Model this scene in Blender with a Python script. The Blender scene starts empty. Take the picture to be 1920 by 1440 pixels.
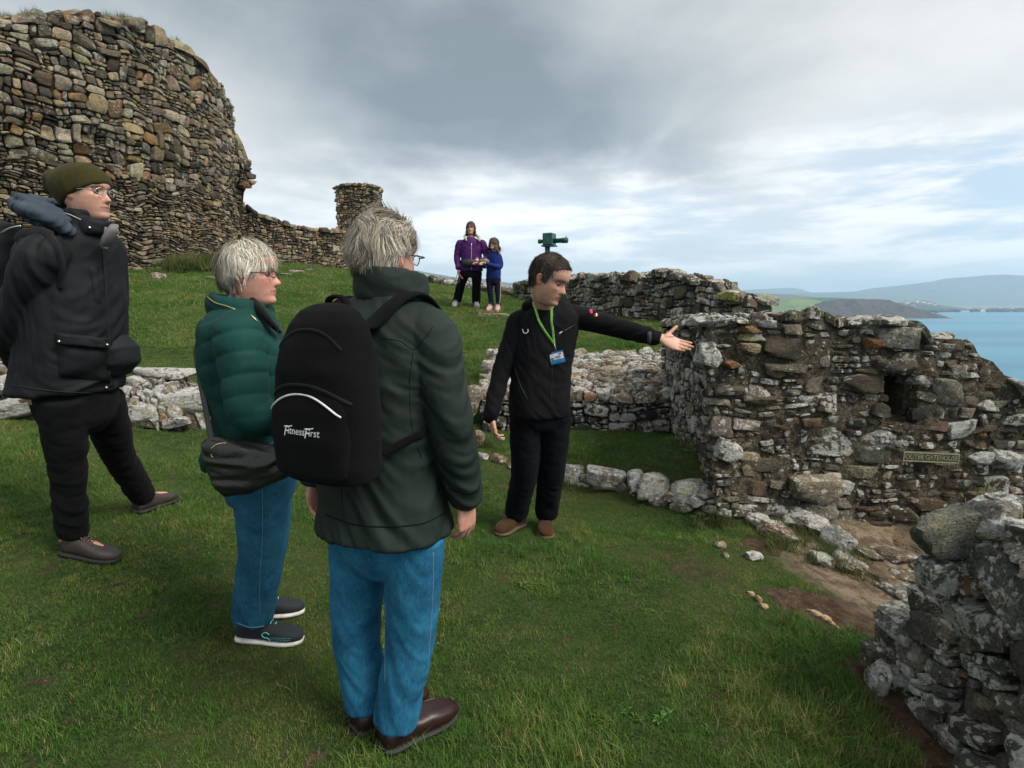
import bpy, math, random
import numpy as np
from mathutils import Vector, Matrix
from mathutils.bvhtree import BVHTree

# ------------------------------------------------------------------ camera
scene = bpy.context.scene
COL = scene.collection
CAMZ, FPX, HZ = 1.5, 1067.0, 565.0            # eye height, focal length in photo pixels, horizon row
TH = math.atan((720 - HZ) / FPX)
CT, ST = math.cos(TH), math.sin(TH)
cam_d = bpy.data.cameras.new('camera')
cam = bpy.data.objects.new('camera', cam_d)
COL.objects.link(cam)
cam.location = (0, 0, CAMZ)
cam.rotation_euler = (math.pi / 2 - TH, 0, 0)
cam_d.lens = 36 * FPX / 1920
cam_d.sensor_width = 36
cam_d.clip_start = 0.05
cam_d.clip_end = 60000
scene.camera = cam
scene.view_settings.view_transform = 'Standard'
scene.view_settings.look = 'None'
scene.view_settings.gamma = 1
scene.view_settings.exposure = 0.2

# ------------------------------------------------------------------ sky
SUN_EL, SUN_AZ = math.radians(48), math.radians(118)   # azimuth from +Y (view direction) towards +X
w = bpy.data.worlds.new('World')
scene.world = w
w.use_nodes = True
nt = w.node_tree
nt.nodes.clear()
def N(t, typ, **kw):
    n = t.nodes.new(typ)
    for k, v in kw.items():
        if k.startswith('i_'):
            key = k[2:]
            key = int(key) if key.isdigit() else key.replace('_', ' ')
            n.inputs[key].default_value = v
        else:
            setattr(n, k, v)
    return n
def L(t, a, b): t.links.new(a, b)
def mathn(t, op, a, b=None, clamp=False, c=None):
    n = t.nodes.new('ShaderNodeMath'); n.operation = op; n.use_clamp = clamp
    for i, q in enumerate((a, b, c)):
        if q is None: continue
        if isinstance(q, (int, float)): n.inputs[i].default_value = q
        else: t.links.new(q, n.inputs[i])
    return n.outputs[0]
def mixc(t, fac, a, b, blend='MIX'):
    n = t.nodes.new('ShaderNodeMix'); n.data_type = 'RGBA'; n.blend_type = blend; n.clamp_factor = True
    for i, q in ((0, fac), (6, a), (7, b)):
        if isinstance(q, (int, float)): n.inputs[i].default_value = q
        elif isinstance(q, (tuple, list)): n.inputs[i].default_value = (*q[:3], 1)
        else: t.links.new(q, n.inputs[i])
    return n.outputs[2]
def ramp(t, x, lo, hi, a=0.0, b=1.0, smooth=True):
    n = t.nodes.new('ShaderNodeMapRange'); n.clamp = True
    if smooth: n.interpolation_type = 'SMOOTHSTEP'
    t.links.new(x, n.inputs[0])
    for i, q in ((1, lo), (2, hi), (3, a), (4, b)): n.inputs[i].default_value = q
    return n.outputs[0]
def noise(t, vec, scale, detail=4, rough=0.55, dist=0.0, out=0):
    n = t.nodes.new('ShaderNodeTexNoise'); n.inputs['Scale'].default_value = scale
    n.inputs['Detail'].default_value = detail; n.inputs['Roughness'].default_value = rough
    n.inputs['Distortion'].default_value = dist
    if vec is not None: t.links.new(vec, n.inputs['Vector'])
    return n.outputs[out]
def sky():
    t = nt
    geo = N(t, 'ShaderNodeTexCoord').outputs['Generated']
    sep = N(t, 'ShaderNodeSeparateXYZ'); L(t, geo, sep.inputs[0])
    z = sep.outputs[2]
    zz = mathn(t, 'ADD', mathn(t, 'MAXIMUM', z, 0.0), 0.16)
    def mapped(sc, loc=(0, 0, 0), rot=(0, 0, 0)):
        m_ = N(t, 'ShaderNodeMapping'); L(t, geo, m_.inputs[0]); m_.inputs['Scale'].default_value = sc; m_.inputs['Location'].default_value = loc; m_.inputs['Rotation'].default_value = rot
        return m_.outputs[0]
    n1 = noise(t, mapped((1, 1, 2.0)), 2.6, 8, 0.55, 0.25)
    n2 = noise(t, mapped((1, 1, 1.6), (3.1, 1.7, .4)), 1.5, 6, 0.5, 0.3)
    def blob(px, py, wid):
        u = (px - 960) / FPX; v = (720 - py) / FPX
        d = Vector((u, CT + v * ST, v * CT - ST)).normalized()
        dp = N(t, 'ShaderNodeVectorMath', operation='DISTANCE'); L(t, geo, dp.inputs[0]); dp.inputs[1].default_value = d
        return ramp(t, dp.outputs['Value'], 0.0, math.radians(wid), 1, 0)
    # heavier bank of cloud over the ridge, thinner towards the sea
    dark = 0.0
    for bx, by, bw, ba in ((420, -80, 30, .18), (620, 60, 24, .16), (780, 140, 22, .20), (930, 220, 17, .22), (1080, 280, 12, .18), (1240, 300, 10, .10), (1000, 80, 34, .14), (1350, 180, 24, .14), (1650, 330, 14, .06)):
        dark = mathn(t, 'ADD', mathn(t, 'MULTIPLY', blob(bx, by, bw), ba), dark)
    lite = mathn(t, 'ADD', mathn(t, 'MULTIPLY', blob(1620, 150, 22), 0.12), mathn(t, 'MULTIPLY', blob(1450, 290, 12), 0.12))
    lite = mathn(t, 'ADD', mathn(t, 'MULTIPLY', blob(480, 290, 12), 0.2), lite)
    d0 = mathn(t, 'ADD', mathn(t, 'MULTIPLY', mathn(t, 'SUBTRACT', n1, 0.5), 1.0), mathn(t, 'MULTIPLY', mathn(t, 'SUBTRACT', n2, 0.5), 0.7))
    dens = mathn(t, 'ADD', mathn(t, 'SUBTRACT', dark, lite), mathn(t, 'ADD', d0, 0.24))
    cr = N(t, 'ShaderNodeValToRGB'); L(t, dens, cr.inputs[0])
    e = cr.color_ramp; e.interpolation = 'LINEAR'
    e.elements[0].position = 0.0; e.elements[0].color = (0.66, 0.655, 0.635, 1)
    e.elements[1].position = 1.05 / 1.1; e.elements[1].color = (0.175, 0.20, 0.213, 1)
    for p, c in ((0.22, (0.56, 0.56, 0.545)), (0.45, (0.42, 0.435, 0.43)), (0.7, (0.29, 0.315, 0.325))):
        q = e.elements.new(p); q.color = (*c, 1)
    cloud = cr.outputs[0]
    # low sky: bright heaps and grey undersides in layers, blue where they part over the sea
    n3 = noise(t, mapped((1.5, 1.5, 7.5), (.3, .1, 0)), 3.2, 8, 0.58, 0.25)
    n4 = noise(t, mapped((1, 1, 5), (5.3, .1, 2)), 5.0, 7, 0.55, 0.2)
    hp = mathn(t, 'ADD', mathn(t, 'MULTIPLY', n3, 0.65), mathn(t, 'MULTIPLY', n4, 0.35))
    lowc = mixc(t, ramp(t, hp, 0.40, 0.62), (0.58, 0.60, 0.61), (0.82, 0.815, 0.79))
    lowc = mixc(t, mathn(t, 'MULTIPLY', blob(900, 470, 30), .5), lowc, mixc(t, ramp(t, hp, 0.38, 0.58), (0.60, 0.625, 0.635), (0.98, 0.965, 0.93)))
    nis = N(t, 'ShaderNodeTexSky', sky_type='NISHITA', sun_disc=False)
    nis.sun_elevation = SUN_EL; nis.sun_rotation = SUN_AZ
    nb = mixc(t, 1.0, nis.outputs[0], (0.1, 0.1, 0.1), 'MULTIPLY')
    gap = mathn(t, 'MULTIPLY', ramp(t, hp, 0.44, 0.56, .8, 0), mathn(t, 'MAXIMUM', blob(1830, 360, 20), mathn(t, 'MULTIPLY', blob(1250, 400, 22), .5)))
    nb2 = mixc(t, 0.6, nb, (0.46, 0.57, 0.67))
    lowc = mixc(t, gap, lowc, nb2)
    lowmask = ramp(t, mathn(t, 'ADD', z, mathn(t, 'MULTIPLY', mathn(t, 'SUBTRACT', n1, 0.5), 0.34)), 0.13, 0.26, 1, 0)
    col = mixc(t, lowmask, cloud, lowc)
    hor = ramp(t, z, 0.0, 0.075, 0.6, 0)
    col = mixc(t, hor, col, (0.64, 0.69, 0.71))
    below = ramp(t, z, -0.03, 0.0, 1, 0)
    col = mixc(t, below, col, (0.10, 0.13, 0.13))
    # Nishita sky stays in as the light of the blue between the clouds
    bg = N(t, 'ShaderNodeBackground'); L(t, col, bg.inputs[0]); bg.inputs[1].default_value = 1.33
    bg2 = N(t, 'ShaderNodeBackground'); L(t, nis.outputs[0], bg2.inputs[0]); bg2.inputs[1].default_value = 0.1
    ms = N(t, 'ShaderNodeMixShader'); ms.inputs[0].default_value = 0.06
    L(t, bg.outputs[0], ms.inputs[1]); L(t, bg2.outputs[0], ms.inputs[2])
    out = N(t, 'ShaderNodeOutputWorld'); L(t, ms.outputs[0], out.inputs[0])
sky()
w.cycles.sampling_method = 'MANUAL'
w.cycles.sample_map_resolution = 512

sd = bpy.data.lights.new('sun', 'SUN')
sd.energy = 4.0
sd.angle = math.radians(28)
sd.color = (1.0, 0.94, 0.84)
sun = bpy.data.objects.new('sun', sd)
COL.objects.link(sun)
dv = Vector((math.sin(SUN_AZ) * math.cos(SUN_EL), math.cos(SUN_AZ) * math.cos(SUN_EL), math.sin(SUN_EL)))
sun.rotation_euler = dv.to_track_quat('Z', 'Y').to_euler()

# ------------------------------------------------------------------ numeric helpers
def P(px, py, Y):
    """world point seen at photo pixel (px,py) when it stands Y metres ahead"""
    u = (px - 960) / FPX; v = (720 - py) / FPX
    s = Y / (CT + v * ST)
    return np.array((u * s, Y, CAMZ + (v * CT - ST) * s))
def proj(p):
    x, y, z = p[0], p[1], p[2] - CAMZ
    f = y * CT - z * ST
    return 960 + FPX * x / f, 720 - FPX * (y * ST + z * CT) / f
_rng = np.random.RandomState(7)
_perm = np.concatenate([_rng.permutation(256)] * 3)
_grad = _rng.normal(size=(256, 3)); _grad /= np.linalg.norm(_grad, axis=1)[:, None]
def pn(p):
    """gradient noise, p (...,3), about -0.7..0.7"""
    p = np.asarray(p, float)
    i = np.floor(p).astype(int); f = p - i
    u = f * f * f * (f * (f * 6 - 15) + 10)
    i &= 255
    r = 0
    for a in (0, 1):
        for b in (0, 1):
            for c in (0, 1):
                h = _perm[_perm[_perm[i[..., 0] + a] + i[..., 1] + b] + i[..., 2] + c]
                g = _grad[h]
                d = g[..., 0] * (f[..., 0] - a) + g[..., 1] * (f[..., 1] - b) + g[..., 2] * (f[..., 2] - c)
                wgt = (u[..., 0] if a else 1 - u[..., 0]) * (u[..., 1] if b else 1 - u[..., 1]) * (u[..., 2] if c else 1 - u[..., 2])
                r = r + wgt * d
    return r
def fbm(p, o=4, g=0.5):
    p = np.asarray(p, float); s = 0; a = 1
    for k in range(o):
        s = s + a * pn(p + 17.3 * k); p = p * 2.03; a *= g
    return s
def unit(v):
    v = np.asarray(v, float); return v / (np.linalg.norm(v) + 1e-12)

# ------------------------------------------------------------------ object helpers
def raw_mesh(name, V, F, mats=(), smooth=True, mi=None, col=None):
    V = np.asarray(V, float)
    me = bpy.data.meshes.new(name)
    if isinstance(F, np.ndarray):
        k = F.shape[1]
        me.vertices.add(len(V)); me.vertices.foreach_set('co', V.astype(np.float32).ravel())
        me.loops.add(F.size); me.loops.foreach_set('vertex_index', F.astype(np.int32).ravel())
        me.polygons.add(len(F))
        me.polygons.foreach_set('loop_start', np.arange(0, F.size, k, dtype=np.int32))
        me.polygons.foreach_set('loop_total', np.full(len(F), k, dtype=np.int32))
        me.update(calc_edges=True)
    else:
        me.from_pydata(V.tolist(), [], F)
    for m in mats: me.materials.append(m)
    if mi is not None: me.polygons.foreach_set('material_index', np.asarray(mi, dtype=np.int32))
    me.polygons.foreach_set('use_smooth', np.full(len(me.polygons), smooth))
    if col is not None:
        a = me.color_attributes.new('Col', 'FLOAT_COLOR', 'POINT')
        c = np.ones((len(V), 4), np.float32); c[:, :np.shape(col)[1]] = col
        a.data.foreach_set('color', c.ravel())
    me.update()
    return me
def link(name, me, parent=None):
    o = bpy.data.objects.new(name, me); COL.objects.link(o)
    if parent is not None:
        b = Vector(parent['_base'])
        me.transform(Matrix.Translation(-b))
        o.parent = parent; o['_base'] = b
    return o
def empty(name, loc):
    o = bpy.data.objects.new(name, None); COL.objects.link(o)
    o.location = loc; o.empty_display_size = 0.1; o['_base'] = Vector(loc)
    return o
def tag(o, label=None, cat=None, group=None, kind=None):
    if label: o['label'] = label
    if cat: o['category'] = cat
    if group: o['group'] = group
    if kind: o['kind'] = kind
    return o
def based(o, loc):
    """give a top-level mesh its own base point (vertices were built in world space)"""
    o.data.transform(Matrix.Translation(-Vector(loc))); o.location = loc; o['_base'] = Vector(loc)
    return o
STONE = ('lichened_stone', 'pale_stone', 'tower_stone', 'near_stone', 'ochre_rock')
class Geo:
    """collects pieces of geometry of ONE part"""
    def __init__(s): s.V = []; s.F = []; s.n = 0; s.M = []; s.C = []
    def add(s, V, F, m=0, c=None):
        V = np.asarray(V, float)
        s.V.append(V)
        if isinstance(F, np.ndarray): F = (F + s.n).tolist()
        else: F = [[i + s.n for i in f] for f in F]
        s.F += F; s.n += len(V); s.M += [m] * len(F)
        cc = np.ones((len(V), 4))
        if c is not None: cc[:, :np.shape(c)[-1]] = c
        s.C.append(cc)
        return s
    def mesh(s, name, mats, smooth=True):
        return raw_mesh(name, np.concatenate(s.V), s.F, mats, smooth, s.M, np.concatenate(s.C))
    def build(s, name, mats, parent=None, smooth=True, sharp=None):
        me = s.mesh(name, mats if isinstance(mats, (list, tuple)) else [mats], smooth)
        if sharp is None and any(m.name in STONE for m in me.materials if m): sharp = 32
        if sharp: me.set_sharp_from_angle(angle=math.radians(sharp))
        return link(name, me, parent)
def loft(rings, n=20, ex=2.0, cap=True):
    """rings: (centre, axisA, axisB[, exponent]) -> closed tube"""
    t = np.linspace(0, 2 * math.pi, n, endpoint=False)
    V = []
    for r in rings:
        e = r[3] if len(r) > 3 else ex
        c, s = np.cos(t), np.sin(t)
        ca = np.sign(c) * np.abs(c) ** (2 / e); sa = np.sign(s) * np.abs(s) ** (2 / e)
        V.append(np.asarray(r[0], float) + ca[:, None] * np.asarray(r[1], float) + sa[:, None] * np.asarray(r[2], float))
    V = np.concatenate(V); F = []
    m = len(rings)
    for i in range(m - 1):
        for j in range(n):
            k = (j + 1) % n
            F.append([i * n + j, i * n + k, (i + 1) * n + k, (i + 1) * n + j])
    if cap:
        F.append(list(range(n))[::-1]); F.append([(m - 1) * n + j for j in range(n)])
    return V, F
def spline(pts, k=6):
    pts = [np.asarray(p, float) for p in pts]
    if len(pts) < 3: return [pts[0] + (pts[-1] - pts[0]) * i / k for i in range(k + 1)]
    q = [2 * pts[0] - pts[1]] + pts + [2 * pts[-1] - pts[-2]]
    out = []
    for i in range(1, len(q) - 2):
        for j in range(k):
            t = j / k
            out.append(0.5 * ((2 * q[i]) + (-q[i - 1] + q[i + 1]) * t + (2 * q[i - 1] - 5 * q[i] + 4 * q[i + 1] - q[i + 2]) * t * t + (-q[i - 1] + 3 * q[i] - 3 * q[i + 1] + q[i + 2]) * t ** 3))
    out.append(q[-2])
    return out
def tube(pts, rad, n=16, k=6, side=None, smooth=True, round_ends=True):
    """rad: list of r or (a,b) per point; a is measured along 'side'"""
    rad = [(r, r) if np.isscalar(r) else r for r in rad]
    if smooth:
        ext = [np.concatenate([np.asarray(p, float), r]) for p, r in zip(pts, rad)]
        s = spline(ext, k); pts = [q[:3] for q in s]; rad = [(q[3], q[4]) for q in s]
    pts = [np.asarray(p, float) for p in pts]
    m = len(pts); R = []
    ref = np.asarray(side, float) if side is not None else None
    if ref is None:
        d0 = unit(pts[1] - pts[0]); ref = np.array((1.0, 0, 0)) if abs(d0[0]) < 0.8 else np.array((0, 1.0, 0))
    for i in range(m):
        d = unit(pts[min(i + 1, m - 1)] - pts[max(i - 1, 0)])
        a = unit(ref - d * ref.dot(d)); b = np.cross(d, a)
        if side is None: ref = a
        R.append((pts[i], a * rad[i][0], b * rad[i][1], d))
    if round_ends:
        def endr(r, sg):
            o = []
            for ang in (30, 55, 78):
                h = math.sin(math.radians(ang)); c = math.cos(math.radians(ang)); rr = min(np.linalg.norm(r[1]), np.linalg.norm(r[2]))
                o.append((r[0] + sg * r[3] * h * rr, r[1] * c, r[2] * c))
            return o
        st = endr(R[0], -1)[::-1]; en = endr(R[-1], 1)
        R = st + [r[:3] for r in R] + en
    else: R = [r[:3] for r in R]
    return loft(R, n)
def box(c, h, rot=None):
    V = np.array([(x, y, z) for x in (-1, 1) for y in (-1, 1) for z in (-1, 1)], float) * np.asarray(h)
    if rot is not None: V = V @ np.asarray(rot).T
    V = V + np.asarray(c)
    return V, [[0, 1, 3, 2], [4, 6, 7, 5], [0, 4, 5, 1], [2, 3, 7, 6], [0, 2, 6, 4], [1, 5, 7, 3]]
def remesh(geo, voxel, smooth=2):
    """fuse closed pieces into one continuous surface; returns V, F(list), vertex normals"""
    me = raw_mesh('tmp', np.concatenate(geo.V), geo.F)
    o = bpy.data.objects.new('tmp', me); COL.objects.link(o)
    md = o.modifiers.new('r', 'REMESH'); md.mode = 'VOXEL'; md.voxel_size = voxel; md.adaptivity = 0
    dg = bpy.context.evaluated_depsgraph_get(); dg.update()
    m2 = bpy.data.meshes.new_from_object(o.evaluated_get(dg))
    bpy.data.objects.remove(o); bpy.data.meshes.remove(me)
    nv = len(m2.vertices)
    V = np.empty(nv * 3, np.float32); m2.vertices.foreach_get('co', V); V = V.reshape(-1, 3).astype(float)
    E = np.empty(len(m2.edges) * 2, np.int32); m2.edges.foreach_get('vertices', E); E = E.reshape(-1, 2)
    V = lap(V, E, smooth)
    F = [list(p.vertices) for p in m2.polygons] if any(p.loop_total != 4 for p in m2.polygons) else None
    if F is None:
        F = np.empty(len(m2.polygons) * 4, np.int32); m2.polygons.foreach_get('vertices', F); F = F.reshape(-1, 4)
    bpy.data.meshes.remove(m2)
    return V, F, E
def lap(V, E, it, w=0.6):
    n = len(V); deg = np.bincount(E.ravel(), minlength=n).astype(float)[:, None] + 1e-9
    for _ in range(it):
        s = np.empty_like(V)
        for c in range(3):
            s[:, c] = np.bincount(E[:, 0], V[E[:, 1], c], n) + np.bincount(E[:, 1], V[E[:, 0], c], n)
        V = V + w * (s / deg - V)
    return V
def normals(V, F):
    if isinstance(F, list):
        F = np.array([f[:4] if len(f) > 3 else list(f) + [f[2]] for f in F])
    a = V[F[:, 2]] - V[F[:, 0]]; b = V[F[:, 3]] - V[F[:, 1]]
    fn = np.cross(a, b); n = np.zeros_like(V)
    for k in range(4):
        for c in range(3): n[:, c] += np.bincount(F[:, k], fn[:, c], len(V))
    return n / (np.linalg.norm(n, axis=1)[:, None] + 1e-12)
def text_mesh(s, size, extr=0.0, shear=0.0, res=3):
    cu = bpy.data.curves.new('t', 'FONT'); cu.body = s; cu.size = size; cu.extrude = extr; cu.shear = shear
    cu.align_x = 'CENTER'; cu.align_y = 'CENTER'; cu.resolution_u = res
    o = bpy.data.objects.new('t', cu); COL.objects.link(o)
    dg = bpy.context.evaluated_depsgraph_get(); dg.update()
    m = bpy.data.meshes.new_from_object(o.evaluated_get(dg))
    V = np.array([v.co[:] for v in m.vertices]); F = [list(p.vertices) for p in m.polygons]
    bpy.data.objects.remove(o); bpy.data.meshes.remove(m); bpy.data.curves.remove(cu)
    return V, F

# ------------------------------------------------------------------ materials
def newmat(name):
    m = bpy.data.materials.new(name); m.use_nodes = True
    t = m.node_tree; b = t.nodes['Principled BSDF']
    return m, t, b
def pos(t): return N(t, 'ShaderNodeTexCoord').outputs['Object']
def bump(t, b, h, dist, strength=1.0, prev=None):
    n = N(t, 'ShaderNodeBump'); n.inputs['Strength'].default_value = strength; n.inputs['Distance'].default_value = dist
    L(t, h, n.inputs['Height'])
    if prev is not None: L(t, prev, n.inputs['Normal'])
    L(t, n.outputs[0], b.inputs['Normal']); return n.outputs[0]
def plain(name, c, rough=0.6, metal=0.0, var=0.15, sc=30, bmp=0.0, spec=0.5):
    m, t, b = newmat(name)
    n = noise(t, pos(t), sc, 4)
    c2 = tuple(x * (1 - var) for x in c); c3 = tuple(min(1, x * (1 + var)) for x in c)
    L(t, mixc(t, ramp(t, n, 0.3, 0.7), c2, c3), b.inputs['Base Color'])
    b.inputs['Roughness'].default_value = rough; b.inputs['Metallic'].default_value = metal
    b.inputs['Specular IOR Level'].default_value = spec
    if bmp: bump(t, b, n, bmp, 0.6)
    return m
def fabric(name, c, rough=0.75, var=0.25, weave=700, sheen=0.0, fold=0.004, spec=0.3):
    m, t, b = newmat(name)
    p = pos(t)
    n = noise(t, p, 9, 5); f = noise(t, p, weave, 2)
    c2 = tuple(x * (1 - var) for x in c); c3 = tuple(min(1, x * (1 + var)) for x in c)
    a = mixc(t, ramp(t, n, 0.3, 0.7), c2, c3)
    L(t, mixc(t, 0.35, a, mixc(t, f, c2, c3)), b.inputs['Base Color'])
    b.inputs['Roughness'].default_value = min(1, rough + .12); b.inputs['Specular IOR Level'].default_value = spec * .35
    b.inputs['Sheen Weight'].default_value = sheen * .15
    n2 = noise(t, p, 16, 3, 0.5, 0.3)
    pr = bump(t, b, n2, fold, 0.6); bump(t, b, f, 0.0012, 0.8, pr)
    return m
def denim(name, dark, light):
    m, t, b = newmat(name)
    p = pos(t)
    mp = N(t, 'ShaderNodeMapping'); L(t, p, mp.inputs[0]); mp.inputs['Scale'].default_value = (1, 1, 0.12)
    st = noise(t, mp.outputs[0], 330, 3, 0.6); big = noise(t, p, 7, 5, 0.55, 0.5); mid = noise(t, p, 40, 4)
    f = mathn(t, 'ADD', mathn(t, 'MULTIPLY', st, 0.24), mathn(t, 'ADD', mathn(t, 'MULTIPLY', big, 0.28), mathn(t, 'MULTIPLY', mid, 0.1)))
    L(t, mixc(t, ramp(t, f, 0.22, 0.45), dark, light), b.inputs['Base Color'])
    b.inputs['Roughness'].default_value = 0.85; b.inputs['Specular IOR Level'].default_value = 0.2
    pr = bump(t, b, noise(t, p, 12, 3, 0.5, 0.6), 0.004, 0.5); bump(t, b, st, 0.0006, 0.5, pr)
    return m
def skin(name):
    m, t, b = newmat(name)
    a = N(t, 'ShaderNodeVertexColor', layer_name='Col').outputs[0]
    p = pos(t); n = noise(t, p, 70, 4); n2 = noise(t, p, 400, 2)
    c = mixc(t, ramp(t, n, 0.35, 0.68, 0.0, 0.45), a, (0.44, 0.17, 0.11))
    L(t, c, b.inputs['Base Color']); b.inputs['Roughness'].default_value = 0.5
    b.inputs['Subsurface Weight'].default_value = 0.06; b.inputs['Subsurface Scale'].default_value = 0.01
    bump(t, b, n2, 0.0006, 0.5)
    return m
def vcol(name, rough=0.6, var=0.2, sc=60):
    m, t, b = newmat(name)
    a = N(t, 'ShaderNodeVertexColor', layer_name='Col').outputs[0]
    n = noise(t, pos(t), sc, 3)
    c = mixc(t, 1.0, a, mixc(t, n, (1 - var,) * 3, (1 + var,) * 3), 'MULTIPLY')
    L(t, c, b.inputs['Base Color']); b.inputs['Roughness'].default_value = rough
    return m
def rock_mat(name, lichen=(0.50, 0.50, 0.46), lsc=1.0, lamt=0.0, bsc=1.0, stain=(0.035, 0.03, 0.022), moss=0.25, bigl=0.0):
    """stone: colour of each stone in Col.rgb, how much lichen grows on it in Col.a"""
    m, t, b = newmat(name)
    vc = N(t, 'ShaderNodeVertexColor', layer_name='Col')
    p = pos(t)
    n1 = noise(t, p, 5 * lsc, 6, 0.6); n2 = noise(t, p, 22 * lsc, 6, 0.65, 0.4); n3 = noise(t, p, 110, 4, 0.6)
    c = mixc(t, ramp(t, n2, 0.40, 0.66), mixc(t, 0.55, vc.outputs[0], stain), vc.outputs[0])
    c = mixc(t, ramp(t, n1, 0.42, 0.62, 0.0, 0.5), c, mixc(t, 1.0, vc.outputs[0], (1.5, 1.3, 1.0), 'MULTIPLY'))
    c = mixc(t, ramp(t, n3, 0.46, 0.64, 0, 0.75), c, stain)
    c = mixc(t, ramp(t, noise(t, p, 48 * lsc, 4, 0.7), 0.56, 0.70, 0, 0.6), c, mixc(t, 1.0, c, (2.0, 1.9, 1.7), 'MULTIPLY'))
    # rounded lichen rosettes, warped
    wv = noise(t, p, 16 * lsc, 3, 0.6, 0, 1)
    vm = N(t, 'ShaderNodeVectorMath', operation='MULTIPLY_ADD'); L(t, wv, vm.inputs[0]); vm.inputs[1].default_value = (0.05 / lsc,) * 3; L(t, p, vm.inputs[2])
    def spots(scale, thr):
        v = N(t, 'ShaderNodeTexVoronoi', feature='F1'); v.inputs['Scale'].default_value = scale
        L(t, vm.outputs[0], v.inputs['Vector'])
        sp = N(t, 'ShaderNodeSeparateColor'); L(t, v.outputs['Color'], sp.inputs[0])
        r = mathn(t, 'MULTIPLY', sp.outputs[0], 0.55)
        r = mathn(t, 'MULTIPLY', r, mathn(t, 'GREATER_THAN', sp.outputs[1], thr))
        return ramp(t, mathn(t, 'SUBTRACT', r, v.outputs['Distance']), 0.0, 0.10)
    nl = noise(t, p, 3.2 * lsc, 3)
    gate = ramp(t, mathn(t, 'ADD', mathn(t, 'ADD', nl, mathn(t, 'MULTIPLY', vc.outputs[1], 0.5)), lamt), 0.64, 0.80)
    s = mathn(t, 'MAXIMUM', spots(14 * lsc, 0.35), spots(34 * lsc, 0.45))
    big = ramp(t, mathn(t, 'ADD', mathn(t, 'ADD', n2, mathn(t, 'MULTIPLY', n1, 0.7)), mathn(t, 'MULTIPLY', vc.outputs[1], 0.34)), 1.17 - bigl, 1.22 - bigl)
    s = mathn(t, 'MAXIMUM', mathn(t, 'MULTIPLY', s, gate), big)
    s = mathn(t, 'MULTIPLY', s, ramp(t, n3, 0.33, 0.52, 0.45, 1.0))
    lc = mixc(t, ramp(t, noise(t, p, 45, 4), 0.35, 0.65), tuple(x * 0.62 for x in lichen), lichen)
    lc = mixc(t, ramp(t, noise(t, p, 2.1 * lsc, 2), 0.62, 0.72), lc, (0.34, 0.36, 0.10))
    c = mixc(t, mathn(t, 'MULTIPLY', s, 0.92), c, lc)
    geo = N(t, 'ShaderNodeNewGeometry')
    L(t, c, b.inputs['Base Color']); b.inputs['Roughness'].default_value = 0.92
    b.inputs['Specular IOR Level'].default_value = 0.2
    h = mathn(t, 'ADD', mathn(t, 'MULTIPLY', n2, 0.6), mathn(t, 'MULTIPLY', n3, 0.25))
    h = mathn(t, 'ADD', h, mathn(t, 'MULTIPLY', s, 0.10))
    pr = bump(t, b, h, 0.045 * bsc, 1.0)
    mb_ = N(t, 'ShaderNodeMapping'); L(t, p, mb_.inputs[0]); mb_.inputs['Scale'].default_value = (1, 1, 3.5); mb_.inputs['Rotation'].default_value = (.12, .1, 0)
    pr = bump(t, b, noise(t, mb_.outputs[0], 26 * lsc, 5, 0.7), 0.022 * bsc, 1.0, pr)
    bump(t, b, noise(t, p, 260, 3), 0.005 * bsc, 0.9, pr)
    return m
def mortar_mat(name, c1=(0.055, 0.047, 0.034), c2=(0.17, 0.145, 0.105), moss=(0.05, 0.06, 0.02)):
    m, t, b = newmat(name)
    p = pos(t)
    n = noise(t, p, 40, 6, 0.7); g = noise(t, p, 6, 5, 0.6); f = noise(t, p, 160, 3, 0.7)
    v = N(t, 'ShaderNodeTexVoronoi'); v.inputs['Scale'].default_value = 38; L(t, p, v.inputs['Vector'])
    peb = ramp(t, v.outputs['Distance'], 0.18, 0.32, 1, 0)
    c = mixc(t, ramp(t, n, 0.38, 0.68), c1, c2)
    sp = N(t, 'ShaderNodeSeparateColor'); L(t, v.outputs['Color'], sp.inputs[0])
    c = mixc(t, mathn(t, 'MULTIPLY', peb, ramp(t, sp.outputs[0], 0.62, 0.8)), c, (0.34, 0.31, 0.25))
    c = mixc(t, ramp(t, g, 0.55, 0.7, 0, 0.8), c, moss)
    L(t, c, b.inputs['Base Color']); b.inputs['Roughness'].default_value = 1.0; b.inputs['Specular IOR Level'].default_value = 0.1
    h = mathn(t, 'ADD', mathn(t, 'ADD', n, mathn(t, 'MULTIPLY', peb, 0.4)), mathn(t, 'MULTIPLY', f, 0.4))
    bump(t, b, h, 0.03, 1.0)
    return m

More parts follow.
